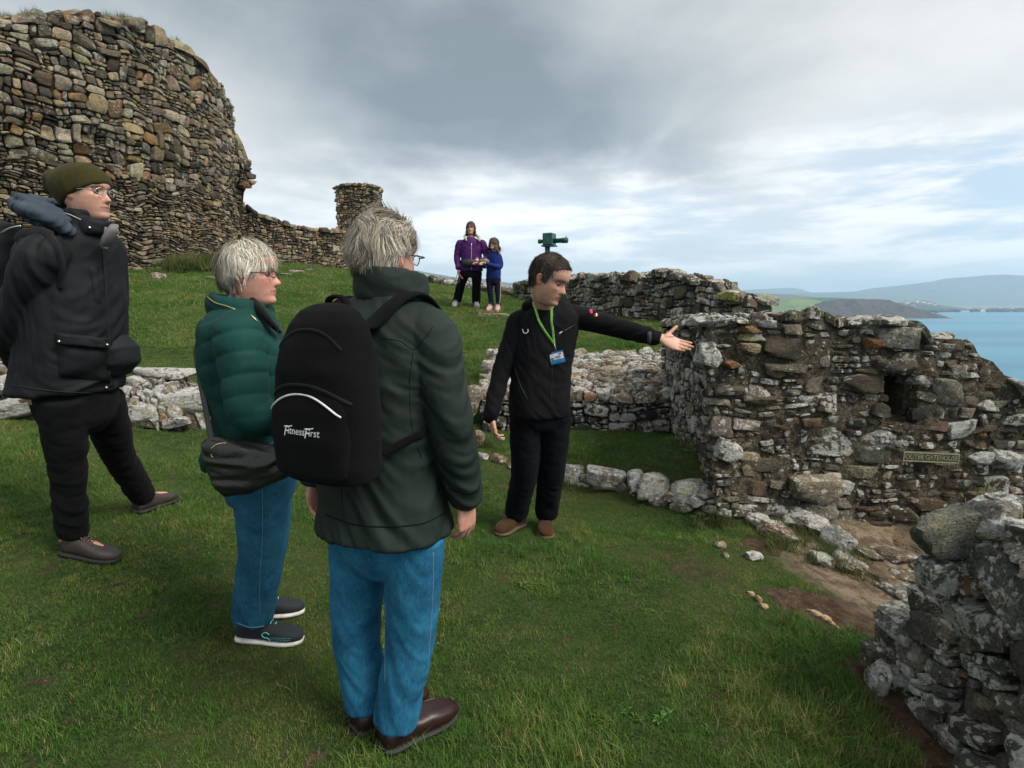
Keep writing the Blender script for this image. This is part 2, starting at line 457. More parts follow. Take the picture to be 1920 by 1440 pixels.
# ------------------------------------------------------------------ terrain height
_ctl = [(-9, -2, 1.9), (-6, 0, 1.1), (-3.2, .5, .55), (0, -2, -.1), (1, 0, -.03), (3, -1, -.15), (5, 0, -.7),
        (-2.01, 2.55, .295), (-1.03, 2.2, .10), (-.41, 1.73, .02), (.08, 3.43, .01), (1.42, 2.1, -.03), (1.3, 1.3, -.02),
        (1.55, 2.75, -.06), (0.9, 2.6, -.01), (2.5, 3.4, -.17), (3.5, 3.2, -.3), (2.4, 1.5, -.15), (4.5, 2, -.6), (4.6, 4.0, -.5), (1.2, 3.5, -.02),
        (-2.7, 4.6, .48), (-3.9, 4.3, .62), (-1.2, 4.2, .25), (-6, 5, 1.1), (-.3, 4.7, .17), (-.38, 7, .61), (-.5, 9.5, 1.02),
        (-.83, 11.2, 1.37), (-3, 8, 1.1), (-4, 12, 1.85), (-8, 12, 2.22), (-6, 16.2, 2.5), (-5.4, 18.6, 2.5), (-10, 9, 2.1), (-2.55, 17, 2.03), (0, 15, 1.67), (-1, 16, 1.85),
        (1.55, 12, 1.41), (2.6, 8.3, 1.11), (.9, 9.5, 1.15), (1.0, 10.9, 1.32), (0.42, 4.45, .02), (.45, 4.72, .15), (1.05, 4.05, .0), (1.02, 4.36, .2), (1.32, 3.88, -.01), (1.3, 4.15, .24),
        (.75, 5.3, .28), (1.65, 5.3, .25), (.1, 5.3, .27), (.1, 6.9, .62), (.8, 6.95, .88), (1.9, 6.9, .91), (.8, 6.1, .5), (1.6, 6.1, .5), (3.2, 6.5, .8), (2.8, 5, .3),
        (-14, 4, 2.6), (-15, 16, 3.2), (-9, 24, 3.0)]
_cx = np.array([(a, b) for a, b, _ in _ctl]); _cz = np.array([c for *_, c in _ctl])
def _phi(r): return np.sqrt(r * r + 0.25 ** 2)
_A = _phi(np.linalg.norm(_cx[:, None] - _cx[None], axis=2))
_n = len(_ctl)
_M = np.zeros((_n + 3, _n + 3)); _M[:_n, :_n] = _A; _M[:_n, _n] = 1; _M[:_n, _n + 1:] = _cx; _M[_n, :_n] = 1; _M[_n + 1:, :_n] = _cx.T
_w = np.linalg.solve(_M, np.concatenate([_cz, [0, 0, 0]]))
def gz(x, y, detail=True):
    x = np.asarray(x, float); y = np.asarray(y, float)
    sh = x.shape; X = np.clip(x.ravel(), -30, 14); Y = np.clip(y.ravel(), -8, 34)
    out = np.empty(len(X))
    for i in range(0, len(X), 20000):
        xx, yy = X[i:i + 20000], Y[i:i + 20000]
        r = np.hypot(xx[:, None] - _cx[None, :, 0], yy[:, None] - _cx[None, :, 1])
        out[i:i + 20000] = _phi(r) @ _w[:_n] + _w[_n] + _w[_n + 1] * xx + _w[_n + 2] * yy
    out = out.reshape(sh)
    s = x * .868 + (y - 14) * .496                    # the hilltop ends beyond the curtain walls
    d = np.maximum(0, s - 0.7) * .55
    yc = 16.8 + np.maximum(0, -x) * .9
    d = d + np.maximum(0, y - yc) * .34
    d = d + np.maximum(0, -x - 24) * .3 + np.maximum(0, -y - 8) * .3 + np.maximum(0, x - 4.6) * .25
    out = out - d
    if detail:
        pp = np.stack([x, y, np.zeros_like(x)], -1)
        out = out + 0.035 * pn(pp * 0.9) + 0.018 * pn(pp * 2.7 + 5) + 0.006 * pn(pp * 9)
    return np.maximum(out, -52)
def ground_hit(px, py, y0=0.8, y1=30):
    Y = np.arange(y0, y1, 0.01)
    u = (px - 960) / FPX; v = (720 - py) / FPX
    s = Y / (CT + v * ST)
    x = u * s; z = CAMZ + (v * CT - ST) * s
    g = gz(x, Y)
    k = np.argmax(z < g)
    if not (z < g).any(): k = np.argmin(z - g)
    return np.array((x[k], Y[k], g[k]))

# ================================================================== GROUND
rnd = random.Random(11)
rs = np.random.RandomState(11)
def axis(lo, hi, step, out, ratio=1.25):
    a = list(np.arange(lo, hi + 1e-6, step)); s = step; x = a[0]
    while x > out[0]: s *= ratio; x -= s; a.insert(0, x)
    s = step; x = a[-1]
    while x < out[1]: s *= ratio; x += s; a.append(x)
    return np.array(a)
def grid(name, xs, ys, zf, mats, col=None):
    X, Y = np.meshgrid(xs, ys); Z = zf(X, Y)
    V = np.stack([X, Y, Z], -1).reshape(-1, 3)
    nx, ny = len(xs), len(ys)
    i = (np.arange(ny - 1)[:, None] * nx + np.arange(nx - 1)[None]).ravel()
    F = np.stack([i, i + 1, i + nx + 1, i + nx], -1)
    return link(name, raw_mesh(name, V, F, mats, True, None, col))
def dirt_amt(x, y):
    """bare trodden earth: 1 = no grass at all"""
    p = np.stack([x, y, np.zeros_like(x)], -1)
    n = fbm(p * 2.2, 3); n2 = fbm(p * 7 + 9, 2)
    def ell(cx, cy, a, b, rot):
        c, s = math.cos(rot), math.sin(rot)
        u = ((x - cx) * c + (y - cy) * s) / a; v = (-(x - cx) * s + (y - cy) * c) / b
        return 1 - np.sqrt(u * u + v * v)
    e = np.clip((ell(1.62, 2.68, .34, .20, -.25) + n2 * .35) * 6, 0, 1)
    worn = np.clip((ell(.95, 3.1, .75, .42, -.5) * .5 + n2 * .55 - .17) * 4, 0, .42)
    path = np.clip((ell(2.6, 3.2, 0.62, .66, -.6) + n2 * .22 + .02) * 8, 0, 1)
    e2 = np.clip((ell(1.62, 3.42, .22, .12, .1) + n2 * .5) * 4, 0, .8)
    scruff = np.clip((n2 - .22) * 2.2 + .5 * n, 0, .6)
    foot = np.clip((ell(1.45, 1.7, .10, .62, 0) + n2 * .3) * 5, 0, 1)
    return np.maximum.reduce([e, worn, path, e2, scruff, foot])
def ground_mat():
    m, t, b = newmat('turf_soil')
    p = pos(t)
    vc = N(t, 'ShaderNodeVertexColor', layer_name='Col')
    sp = N(t, 'ShaderNodeSeparateColor'); L(t, vc.outputs[0], sp.inputs[0])
    n = noise(t, p, 60, 5, 0.7); g = noise(t, p, 1.3, 5, 0.6); h = noise(t, p, 14, 5, 0.6)
    gr = mixc(t, ramp(t, n, 0.35, 0.7), (0.020, 0.036, 0.011), (0.060, 0.095, 0.028))
    gr = mixc(t, ramp(t, g, 0.42, 0.62, 0, 0.55), gr, (0.085, 0.10, 0.034))
    so = mixc(t, ramp(t, h, 0.35, 0.65), (0.055, 0.034, 0.023), (0.115, 0.077, 0.055))
    v = N(t, 'ShaderNodeTexVoronoi'); v.inputs['Scale'].default_value = 70; L(t, p, v.inputs['Vector'])
    s2 = N(t, 'ShaderNodeSeparateColor'); L(t, v.outputs['Color'], s2.inputs[0])
    peb = mathn(t, 'MULTIPLY', ramp(t, v.outputs['Distance'], 0.16, 0.26, 1, 0), ramp(t, s2.outputs[0], 0.80, 0.86))
    so = mixc(t, peb, so, (0.36, 0.31, 0.23))
    ro = mixc(t, ramp(t, noise(t, p, 9, 6, 0.65, 0.6), 0.4, 0.6), (0.14, 0.105, 0.07), (0.30, 0.235, 0.165))
    ro = mixc(t, ramp(t, n, 0.5, 0.72), ro, (0.06, 0.045, 0.03))
    c = mixc(t, ramp(t, mathn(t, 'ADD', sp.outputs[0], mathn(t, 'MULTIPLY', mathn(t, 'SUBTRACT', h, 0.5), 0.5)), 0.3, 0.6), gr, so)
    c = mixc(t, sp.outputs[1], c, ro)
    L(t, c, b.inputs['Base Color']); b.inputs['Roughness'].default_value = 1.0; b.inputs['Specular IOR Level'].default_value = 0.1
    bump(t, b, mathn(t, 'ADD', n, mathn(t, 'ADD', h, mathn(t, 'MULTIPLY', peb, 0.5))), 0.03, 1.0)
    return m
gx = axis(-11, 5.2, 0.075, (-1500, 900)); gy = axis(0.2, 19, 0.075, (-900, 700))
GX, GY = np.meshgrid(gx, gy)
_d = dirt_amt(GX, GY)
_r = np.clip(1.2 * (1 - np.sqrt(((GX - 2.4) / .85) ** 2 + ((GY - 3.15) / .85) ** 2) + .3 * fbm(np.stack([GX, GY, 0 * GX], -1) * 3, 3)) * 3, 0, 1)
_far = (np.hypot(GX, GY) > 60)
gcol = np.stack([np.where(_far, 0, _d), np.where(_far, 0, _r), 0 * _d], -1).reshape(-1, 3)
def gz_rock(x, y):
    z = gz(x, y)
    r = np.clip(1.5 * (1 - np.sqrt(((x - 2.4) / .8) ** 2 + ((y - 3.15) / .8) ** 2)), 0, 1)
    p = np.stack([x, y, 0 * x], -1)
    return z + r * (0.05 * np.abs(fbm(p * 3.1, 3)) + 0.02 * pn(p * 14)) - r * .01
tag(grid('ground', gx, gy, gz_rock, [ground_mat()], gcol), kind='structure')

# ================================================================== SEA AND FAR LAND (the castle stands some 47 m above the water)
SEA = -46.0
def sea_mat():
    m, t, b = newmat('sea_water')
    p = pos(t)
    mp = N(t, 'ShaderNodeMapping'); L(t, p, mp.inputs[0]); mp.inputs['Scale'].default_value = (0.5, 1.6, 1); mp.inputs['Rotation'].default_value = (0, 0, .25)
    n = noise(t, mp.outputs[0], 0.004, 5, 0.55); n2 = noise(t, mp.outputs[0], 0.09, 4, 0.6)
    sp = N(t, 'ShaderNodeSeparateXYZ'); L(t, p, sp.inputs[0])
    c = mixc(t, ramp(t, n, 0.38, 0.62), (0.035, 0.15, 0.235), (0.055, 0.215, 0.31))
    c = mixc(t, ramp(t, n2, 0.5, 0.8, 0, 0.25), c, (0.10, 0.30, 0.40))
    L(t, c, b.inputs['Base Color']); b.inputs['Roughness'].default_value = 0.38; b.inputs['IOR'].default_value = 1.33
    b.inputs['Specular IOR Level'].default_value = 0.35
    bump(t, b, n2, 1.2, 0.6)
    return m
V = np.array([(-14000, -3000, SEA), (14000, -3000, SEA), (14000, 14000, SEA), (-14000, 14000, SEA)], float)
tag(link('sea', raw_mesh('sea', V, [[0, 1, 2, 3]], [sea_mat()])), kind='structure')

def land_mat(name, cols, sc, bd=6.0):
    m, t, b = newmat(name)
    p = pos(t)
    n = noise(t, p, sc, 6, 0.6, 0.5); n2 = noise(t, p, sc * 5, 5, 0.65)
    v = N(t, 'ShaderNodeTexVoronoi'); v.inputs['Scale'].default_value = sc * 1.6; L(t, p, v.inputs['Vector'])
    sp = N(t, 'ShaderNodeSeparateColor'); L(t, v.outputs['Color'], sp.inputs[0])
    c = mixc(t, ramp(t, n, 0.35, 0.62), cols[0], cols[1])
    if len(cols) > 2: c = mixc(t, ramp(t, sp.outputs[0], 0.45, 0.6, 0, 0.75), c, cols[2])
    c = mixc(t, ramp(t, n2, 0.45, 0.7, 0, 0.6), c, tuple(x * 0.45 for x in cols[0]))
    L(t, c, b.inputs['Base Color']); b.inputs['Roughness'].default_value = 1.0; b.inputs['Specular IOR Level'].default_value = 0.05
    bump(t, b, n2, bd, 0.7)
    return m
def hill(name, prof, Y, depth, mat, rough=0.12, nx=160, ny=36, base=None, front=None, fs=1.0):
    """a ridge whose skyline is measured from the photograph, at its own distance, with a body in front of and behind it"""
    base = SEA - 3 if base is None else base
    front = depth if front is None else front
    px = np.array([a for a, _ in prof], float); py = np.array([b for _, b in prof], float)
    X0 = np.array([P(a, b, Y)[0] for a, b in prof]); Z0 = np.array([P(a, b, Y)[2] for a, b in prof])
    xs = np.linspace(X0[0], X0[-1], nx); ys = np.linspace(Y - front, Y + depth, ny)
    def zf(X, Y_):
        top = np.interp(X, X0, Z0) - base
        u = np.where(Y_ < Y, (Y - Y_) / front, (Y_ - Y) / depth)
        sh = np.cos(np.clip(u, 0, 1) * math.pi / 2) ** 1.15
        pp = np.stack([X, Y_, 0 * X], -1) / (front * 0.55)
        n = fbm(pp * fs, 5) * rough * 2
        return base + top * np.clip(sh * (1 + n * np.clip(u * 3, .15, 1)), 0, None)
    o = grid(name, xs, ys, zf, [mat])
    return tag(o, kind='structure')
m_mtn = land_mat('mountain_side', ((0.05, 0.06, 0.035), (0.09, 0.08, 0.05), (0.07, 0.09, 0.035)), 0.0012, 40)
hill('hills', [(1250, 560), (1380, 552), (1480, 550), (1560, 548), (1600, 547), (1640, 544), (1670, 537), (1700, 534), (1750, 528), (1800, 521), (1855, 516), (1880, 518), (1930, 518), (2050, 512), (2250, 530), (2500, 560)], 7600, 1800, m_mtn, fs=1.6, nx=240, ny=60)
hill('hills', [(1200, 556), (1340, 547), (1400, 543), (1480, 540), (1500, 547), (1530, 552), (1600, 560)], 9800, 1500, m_mtn)
hill('hills', [(560, 540), (680, 515), (780, 507), (830, 516), (860, 522), (885, 519), (910, 524), (945, 529), (1000, 536), (1100, 545), (1250, 560)], 4200, 900, land_mat('moorland', ((0.06, 0.055, 0.035), (0.12, 0.105, 0.06), (0.09, 0.10, 0.05)), 0.003, 15), fs=2)
hill('hills', [(1300, 560), (1380, 551), (1420, 550), (1500, 554), (1560, 562), (1600, 566), (1660, 569), (1750, 572)], 3400, 350, land_mat('heath', ((0.09, 0.07, 0.04), (0.16, 0.12, 0.07), (0.08, 0.10, 0.035)), 0.008, 6), fs=2)
# coastal plain, shoreline dunes and beaches
SH = [(900, 588), (1500, 590), (1600, 590), (1700, 588)]
flat = lambda h, amp, s: (lambda X, Y_: h + amp * fbm(np.stack([X, Y_, 0 * X], -1) * s, 4))
m_field = land_mat('pasture', ((0.10, 0.17, 0.035), (0.19, 0.22, 0.06), (0.13, 0.15, 0.05)), 0.006, 3)
m_sand = land_mat('beach_sand', ((0.36, 0.30, 0.22), (0.46, 0.39, 0.29)), 0.02, .5)
m_shingle = land_mat('shingle', ((0.17, 0.155, 0.13), (0.24, 0.22, 0.18)), 0.03, .5)
def strip(name, pts, h, mat, th=8):
    """flat piece of land with a shore outline given in metres"""
    pts = np.array(pts, float); n = len(pts)
    V = np.concatenate([np.c_[pts, np.full(n, h)], np.c_[pts * 1.0, np.full(n, h - th)]])
    F = [list(range(n))] + [[i, n + i, n + (i + 1) % n, (i + 1) % n] for i in range(n)]
    return tag(link(name, raw_mesh(name, V, F, [mat], False)), kind='structure')
def gp(px, py, z=SEA):
    """point of the photo lying on the level z"""
    v = (720 - py) / FPX; r = (v * CT - ST) / (CT + v * ST)
    Y = (z - CAMZ) / r
    return tuple(P(px, py, Y)[:2])
strip('beach', [gp(1180, 594), gp(1540, 596.5), gp(1600, 596.5), gp(1690, 594), gp(1735, 591), gp(1745, 587), gp(1700, 583), gp(1400, 583), gp(1100, 583)], SEA + 0.6, m_shingle)
strip('beach', [gp(1690, 583.5), gp(1760, 584.5), gp(1850, 584), gp(1990, 584), gp(2300, 583), gp(2300, 578.0), gp(1900, 578.5), gp(1700, 579)], SEA + 0.7, m_sand)
strip('coastal_plain', [gp(1000, 584), gp(1450, 586), gp(1640, 584.5), gp(1700, 581), gp(1900, 580.2), gp(2300, 580), gp(2500, 569.3), gp(1500, 569.3), gp(600, 569.3), gp(700, 580)], SEA + 2.5, land_mat('plain', ((0.10, 0.12, 0.05), (0.17, 0.17, 0.08), (0.30, 0.26, 0.18)), 0.004, 2))
hill('hills', [(1340, 578), (1420, 567), (1460, 561.5), (1482, 559.5), (1510, 561), (1535, 566), (1560, 573), (1580, 582)], 2050, 260, m_field, rough=.08, front=280, base=SEA)
hill('hills', [(1480, 575), (1505, 560), (1540, 557.5), (1580, 559), (1620, 566), (1660, 575)], 2350, 240, land_mat('dark_pasture', ((0.05, 0.09, 0.03), (0.08, 0.11, 0.04)), 0.008, 3), rough=.06, base=SEA)
hill('headland', [(1500, 590), (1520, 578), (1537, 571), (1555, 565), (1575, 561.5), (1600, 560), (1622, 561.5), (1640, 561), (1660, 563), (1680, 568), (1700, 576), (1722, 581), (1738, 590)], 1720, 150, land_mat('brown_heath', ((0.055, 0.04, 0.028), (0.095, 0.07, 0.048), (0.07, 0.062, 0.035)), 0.02, 4), rough=.16, nx=200, ny=60, front=110, base=SEA, fs=1.5)
hill('skerry', [(1738, 592), (1744, 588.5), (1752, 587.5), (1760, 589), (1768, 592)], 1800, 22, plain('sea_rock', (0.05, 0.045, 0.04), 0.9), nx=40, ny=14, base=SEA - .5)

# town at the far shore: small houses and a tree belt
m_render = plain('house_render', (0.62, 0.60, 0.55), 0.9, var=.1, sc=.3); m_slate = plain('slate', (0.10, 0.10, 0.11), 0.8, sc=.3)
m_pane = plain('house_glass', (0.05, 0.06, 0.07), 0.2)
def make_house():
    r = empty('house', (0, 0, 0))
    g = Geo(); g.add([(-6, -4, 0), (6, -4, 0), (6, 4, 0), (-6, 4, 0), (-6, -4, 5.6), (6, -4, 5.6), (6, 4, 5.6), (-6, 4, 5.6), (-6, 0, 8.6), (6, 0, 8.6)],
          [[0, 1, 5, 4], [1, 2, 6, 9, 5], [2, 3, 7, 6], [3, 0, 4, 8, 7]])
    g.build('wall', m_render, r, False)
    g = Geo(); g.add(*box((0, -2.3, 7.25), (6.5, 2.75, .15), Matrix.Rotation(.64, 3, 'X'))); g.add(*box((0, 2.3, 7.25), (6.5, 2.75, .15), Matrix.Rotation(-.64, 3, 'X')))
    rf = g.build('roof', m_slate, r, False)
    g = Geo(); g.add(*box((4.6, 0, 9.1), (.5, .5, 1.1))); g.build('chimney', m_render, rf, False)
    for x in (-3.6, 0, 3.6):
        g = Geo(); g.add(*box((x, -4.05, 4), (.7, .08, .8))); g.build('window', m_pane, r, False)
    return r
def copy_tree(o, parent=None):
    c = o.copy(); COL.objects.link(c)
    if parent is not None: c.parent = parent
    for ch in list(o.children): copy_tree(ch, c)
    return c
h0 = make_house()
hs = [(1668, 571, 'white house on the slope behind the brown headland'), (1700, 568, ''), (1718, 566, ''), (1730, 567, ''), (1741, 569, ''), (1688, 573, ''), (1712, 573, ''), (1752, 572, ''), (1775, 574.5, ''), (1796, 574.5, ''), (1838, 575, ''), (1862, 574.5, ''), (1886, 575, ''), (1905, 575, '')]
kids = [h0] + [copy_tree(h0) for _ in hs[1:]]
for i, (px, py, lb) in enumerate(hs):
    o = kids[i]; p = P(px, py + 1, 2900 if py < 574 else 3000)
    o.location = p; o.rotation_euler.z = rnd.uniform(-.6, .6); o.scale = (1.7 if py < 570 else 1.35,) * 3
    if py >= 574: o.location.z = SEA + 2.5
    tag(o, 'tiny pale house in the town strung along the far shore of the bay', 'house', 'houses of the town across the bay')
m_town = land_mat('town_slope', ((0.07, 0.08, 0.045), (0.12, 0.11, 0.07)), 0.02, 3)
hill('hills', [(1640, 578), (1660, 571), (1690, 567), (1718, 565.5), (1740, 568), (1765, 573), (1800, 578)], 2980, 120, m_town, base=SEA + 2, rough=.05)
def belt():
    """far-off band of trees, reads as one mass"""
    g = Geo()
    for i in range(520):
        px = rnd.uniform(1650, 2100); Y = rnd.uniform(2500, 2850)
        if px < 1760: Y = rnd.uniform(2300, 2850)
        v = (720 - 577.5) / FPX; x = (px - 960) / FPX * Y / (CT + v * ST)
        if pn(np.array([px * .035, Y * .002, 0.])) < -.12: continue
        r = rnd.uniform(4, 9)
        V, F = cubesphere(3)
        V = V * (1 + .45 * pn(V * 1.7 + rnd.random() * 90)[:, None]) * np.array((r * 1.3, r, r * .9))
        g.add(V + np.array((x, Y, SEA + 3 + r * .6)), F)
    o = g.build('woodland', plain('distant_foliage', (0.045, 0.062, 0.03), 1.0, var=.4, sc=.1), None, False)
    tag(o, 'dark band of trees along the far shore below the mountains', 'trees', kind='stuff')
def cubesphere(n):
    """unit directions and quads"""
    key = n
    if key in _cs: return _cs[key]
    a = np.tan(np.linspace(-1, 1, n + 1) * math.pi / 4); V = []; F = []
    for ax in range(3):
        for sg in (-1, 1):
            b = len(V) and sum(len(v) for v in V)
            A, B = np.meshgrid(a, a, indexing='ij')
            q = np.zeros((n + 1, n + 1, 3)); q[..., ax] = sg; q[..., (ax + 1) % 3] = A * sg; q[..., (ax + 2) % 3] = B
            V.append(q.reshape(-1, 3))
            i = (np.arange(n)[:, None] * (n + 1) + np.arange(n)[None]).ravel()
            F.append(np.stack([i, i + n + 1, i + n + 2, i + 1], -1) + b)
    V = np.concatenate(V); F = np.concatenate(F)
    k = np.round(V * 1e5).astype(int); _, idx, inv = np.unique(k, axis=0, return_index=True, return_inverse=True)
    V = V[idx]; F = inv.ravel()[F]
    V = V / np.linalg.norm(V, axis=1)[:, None]
    _cs[key] = (V, F); return V, F
_cs = {}
belt()

# ================================================================== STONEWORK
def rocks(cent, planes, offs, power, res, rough, seed, rfreq=3.0, bed=1, scale=None):
    """batch of angular stones: each an intersection of half spaces (softened) about its centre"""
    U, F = cubesphere(res)
    U = U / np.abs(U).max(1)[:, None]                    # cube lattice: sampling lines follow the arrises
    n = len(cent); out = []
    for i0 in range(0, n, 200):
        pl = planes[i0:i0 + 200]; of = offs[i0:i0 + 200]; pw = power[i0:i0 + 200, None, None]
        D = U[None] * (np.ones((len(pl), 1, 3)) if scale is None else scale[i0:i0 + 200, None, :])
        q = np.maximum(np.einsum('nmd,nkd->nmk', D, pl), 0) / of[:, None, :]
        r = 1 / (np.maximum((q ** pw).sum(2), 1e-30) ** (1 / pw[:, :, 0]))
        V = D * r[..., None]
        sc = (1 / np.linalg.norm(V, axis=2).mean(1))[:, None, None]
        idx = (np.arange(i0, i0 + len(pl)) + seed)[:, None, None] * 13.7
        q_ = V * sc * rfreq; qb = q_.copy(); qb[..., bed] *= 2.4
        nn = pn(q_ * .5 + idx) * .55 + pn(qb + idx + 5) * .45 + (.16 - np.abs(pn(qb * 2.1 + idx))) * .75 + .22 * pn(qb * 4.3 + idx) + .12 * pn(qb * 9 + idx)
        V = V * (1 + rough * nn[..., None])
        out.append(V + cent[i0:i0 + 200, None, :])
    V = np.concatenate(out); m = len(U)
    Fa = (F[None] + (np.arange(n) * m)[:, None, None]).reshape(-1, 4)
    return V.reshape(-1, 3), Fa, m
def pick(pal, n, r):
    w_ = np.array([p[0] for p in pal], float); w_ /= w_.sum()
    k = r.choice(len(pal), n, p=w_)
    c = np.array([pal[i][1] for i in k]) * r.uniform(.72, 1.3, (n, 1)) * r.uniform(.93, 1.07, (n, 3))
    return c
def patch(g, mp, a0, a1, blo, bhi, rmax, rmin, asp=1.8, depth=0.10, seed=0, pal=None, gap=0.012, res=5, lich=(0.0, 1.0), tries=9000, rough=.12, core=0.035, step=0.05, tilt=.22, holes=(), pw=(24, 60), proud=1.0, edge=.6, rowtilt=0.0, core_mat=1, szp=3.0, quad=False, warp=.05):
    """rubble masonry over the area a0..a1 x blo(a)..bhi(a); mp(a,b,n)->world"""
    r = np.random.RandomState(seed)
    ab = []; rad = []
    amax = bhi if callable(bhi) else (lambda a: bhi)
    amin = blo if callable(blo) else (lambda a: blo)
    aa = np.linspace(a0, a1, 60); B1 = max(amax(x) for x in aa); B0 = min(amin(x) for x in aa)
    if quad:
        # irregular courses: the face is cut again and again into ever smaller, roughly squared blocks
        cells = []; stack = [(a0, a1, B0, B1)]
        while stack:
            x0_, x1_, y0_, y1_ = stack.pop(); w_, h_ = x1_ - x0_, y1_ - y0_
            sz = rmin * 2 + (rmax - rmin) * 2 * r.uniform() ** 1.7
            if w_ < sz and h_ < sz / asp * 1.25 or w_ < rmin * 1.3 or h_ < rmin * 1.0 / asp:
                cells.append((x0_, x1_, y0_, y1_)); continue
            t_ = r.uniform(.32, .68)
            if w_ / h_ > asp * r.uniform(.75, 1.6): m_ = x0_ + w_ * t_; stack += [(x0_, m_, y0_, y1_), (m_, x1_, y0_, y1_)]
            else: m_ = y0_ + h_ * t_; stack += [(x0_, x1_, y0_, m_), (x0_, x1_, m_, y1_)]
        keep = []
        for c_ in cells:
            a, b = (c_[0] + c_[1]) / 2, (c_[2] + c_[3]) / 2; hb = (c_[3] - c_[2]) / 2; ha = (c_[1] - c_[0]) / 2
            if b > amax(a) - hb * .4 or b < amin(a) - hb * .5: continue
            if any((h[0] - ha * .8 < a < h[1] + ha * .8) and (h[2] - hb * .8 < b < h[3] + hb * .8) for h in holes): continue
            keep.append((a, b, ha, hb))
        keep = np.array(keep); k = len(keep); S = keep[:, :2]; EX = keep[:, 2] - gap * .5; EY = keep[:, 3] - gap * .5
        EX = np.maximum(EX, keep[:, 2] * .7); EY = np.maximum(EY, keep[:, 3] * .7)
        R = np.minimum(np.maximum(EX, EY * asp), rmax); pls = []; ofs = []
        for sa, sb in ((1, 0), (-1, 0), (0, 1), (0, -1)):
            j = r.normal(0, .16, k)
            pls.append(np.stack([sa / EX + sb * j / EX, sb / EY + sa * j / EY, r.normal(0, .1, k) / EY], -1)[:, None]); ofs.append(r.uniform(.93, 1.03, (k, 1)))
        for _c in range(3):                               # knocked-off corners
            sa, sb = np.sign(r.normal(size=k)), np.sign(r.normal(size=k)); w1 = r.uniform(.5, 1.0, k)
            pls.append(np.stack([sa * w1 / EX, sb / EY, np.zeros(k)], -1)[:, None]); ofs.append(((1 + w1) * r.uniform(.74, 1.05, k))[:, None])
        SC = np.stack([EX, EY, np.full(k, depth * .6)], -1)
    else:
        S = np.zeros((0, 2)); R = np.zeros(0)
        cand = np.c_[r.uniform(a0, a1, tries), r.uniform(B0, B1, tries)]
        rr = rmin + (rmax - rmin) * np.linspace(1, 0, tries) ** szp * r.uniform(.7, 1.1, tries)
        Sl = []; Rl = []
        Sarr = np.empty((tries, 2)); Rarr = np.empty(tries); k = 0
        for i in range(tries):
            a, b = cand[i]
            if b > amax(a) - rr[i] / asp * edge or b < amin(a) - rr[i] * .2: continue
            if any((h[0] - rr[i] * .75 < a < h[1] + rr[i] * .75) and (h[2] - rr[i] * .75 / asp < b < h[3] + rr[i] * .75 / asp) for h in holes): continue
            if k:
                d = np.hypot(Sarr[:k, 0] - a, (Sarr[:k, 1] - b) * asp)
                if (d < (Rarr[:k] + rr[i]) * .93).any(): continue
            Sarr[k] = (a, b); Rarr[k] = rr[i]; k += 1
        S = Sarr[:k]; R = Rarr[:k]
        Q = S * np.array([1, asp])
        K = min(14, k - 1)
        d = np.hypot(Q[:, None, 0] - Q[None, :, 0], Q[:, None, 1] - Q[None, :, 1]); np.fill_diagonal(d, 1e9)
        nb = np.argpartition(d, K, axis=1)[:, :K] if K < k - 1 else np.argsort(d, 1)[:, :K]
        dd = np.take_along_axis(d, nb, 1)
        dir_ = (Q[nb] - Q[:, None]) / dd[..., None]
        h = .5 * dd + (R[:, None] ** 2 - R[nb] ** 2) / (2 * dd) - gap * asp * .5
        h = np.clip(h, R[:, None] * .55, None)
        cap = R * r.uniform(1.05, 1.6, k)
        pls = []; ofs = []
        t = r.normal(0, .12, (k, K))                      # side faces lean a little
        pls.append(np.stack([dir_[..., 0], dir_[..., 1] * asp, t], -1)); ofs.append(h)
        rot0 = r.uniform(-.35, .35, k)
        for ang in np.arange(4) * math.pi / 2:
            a_ = ang + rot0 + r.uniform(-.28, .28, k)
            pls.append(np.stack([np.cos(a_), np.sin(a_) * asp, np.zeros(k)], -1)[:, None]); ofs.append((cap * r.uniform(.85, 1.15, k))[:, None])
        SC = np.stack([R, R / asp, np.full(k, depth * .6)], -1)
    dep = depth * (.45 + .55 * R / rmax) * r.uniform(.6, 1.35, k) * proud
    for j in range(3):
        pls.append(np.stack([r.normal(0, tilt, k), r.normal(0, tilt, k), np.ones(k)], -1)[:, None]); ofs.append((dep * r.uniform(.9, 1.2, k))[:, None])
    pls.append(np.stack([np.zeros(k), np.zeros(k), -np.ones(k)], -1)[:, None]); ofs.append(np.full((k, 1), depth * .9))
    for j in range(0 if quad else 2):
        a_ = r.uniform(0, 2 * math.pi, k)
        pls.append(np.stack([np.cos(a_) / R, np.sin(a_) * asp / R, .7 / dep], -1)[:, None]); ofs.append(r.uniform(1.2, 1.9, (k, 1)))
    pls = np.concatenate(pls, 1); ofs = np.concatenate(ofs, 1)
    cent = np.zeros((k, 3))
    V, F, m = rocks(cent, pls, ofs, r.uniform(pw[0], pw[1], k), res, rough, seed * 101, scale=SC)
    V = V.reshape(k, m, 3)
    ro = r.normal(rowtilt, .05 if quad else .07, k); c_, s_ = np.cos(ro)[:, None], np.sin(ro)[:, None]
    x, y = V[..., 0] * c_ - V[..., 1] * s_, V[..., 0] * s_ + V[..., 1] * c_
    V = np.stack([x + S[:, 0:1], y + S[:, 1:2], V[..., 2]], -1).reshape(-1, 3)
    if quad:
        pw_ = np.stack([V[:, 0] * 1.6, V[:, 1] * 1.6, 0 * V[:, 0] + seed], -1)
        V = V + np.stack([warp * pn(pw_), warp * 1.4 * pn(pw_ + 31) + .02 * pn(pw_ * 2.6 + 3), 0 * V[:, 0]], -1)
    W = mp(V[:, 0], V[:, 1], V[:, 2])
    c = pick(pal, k, r); al = r.uniform(lich[0], lich[1], k)
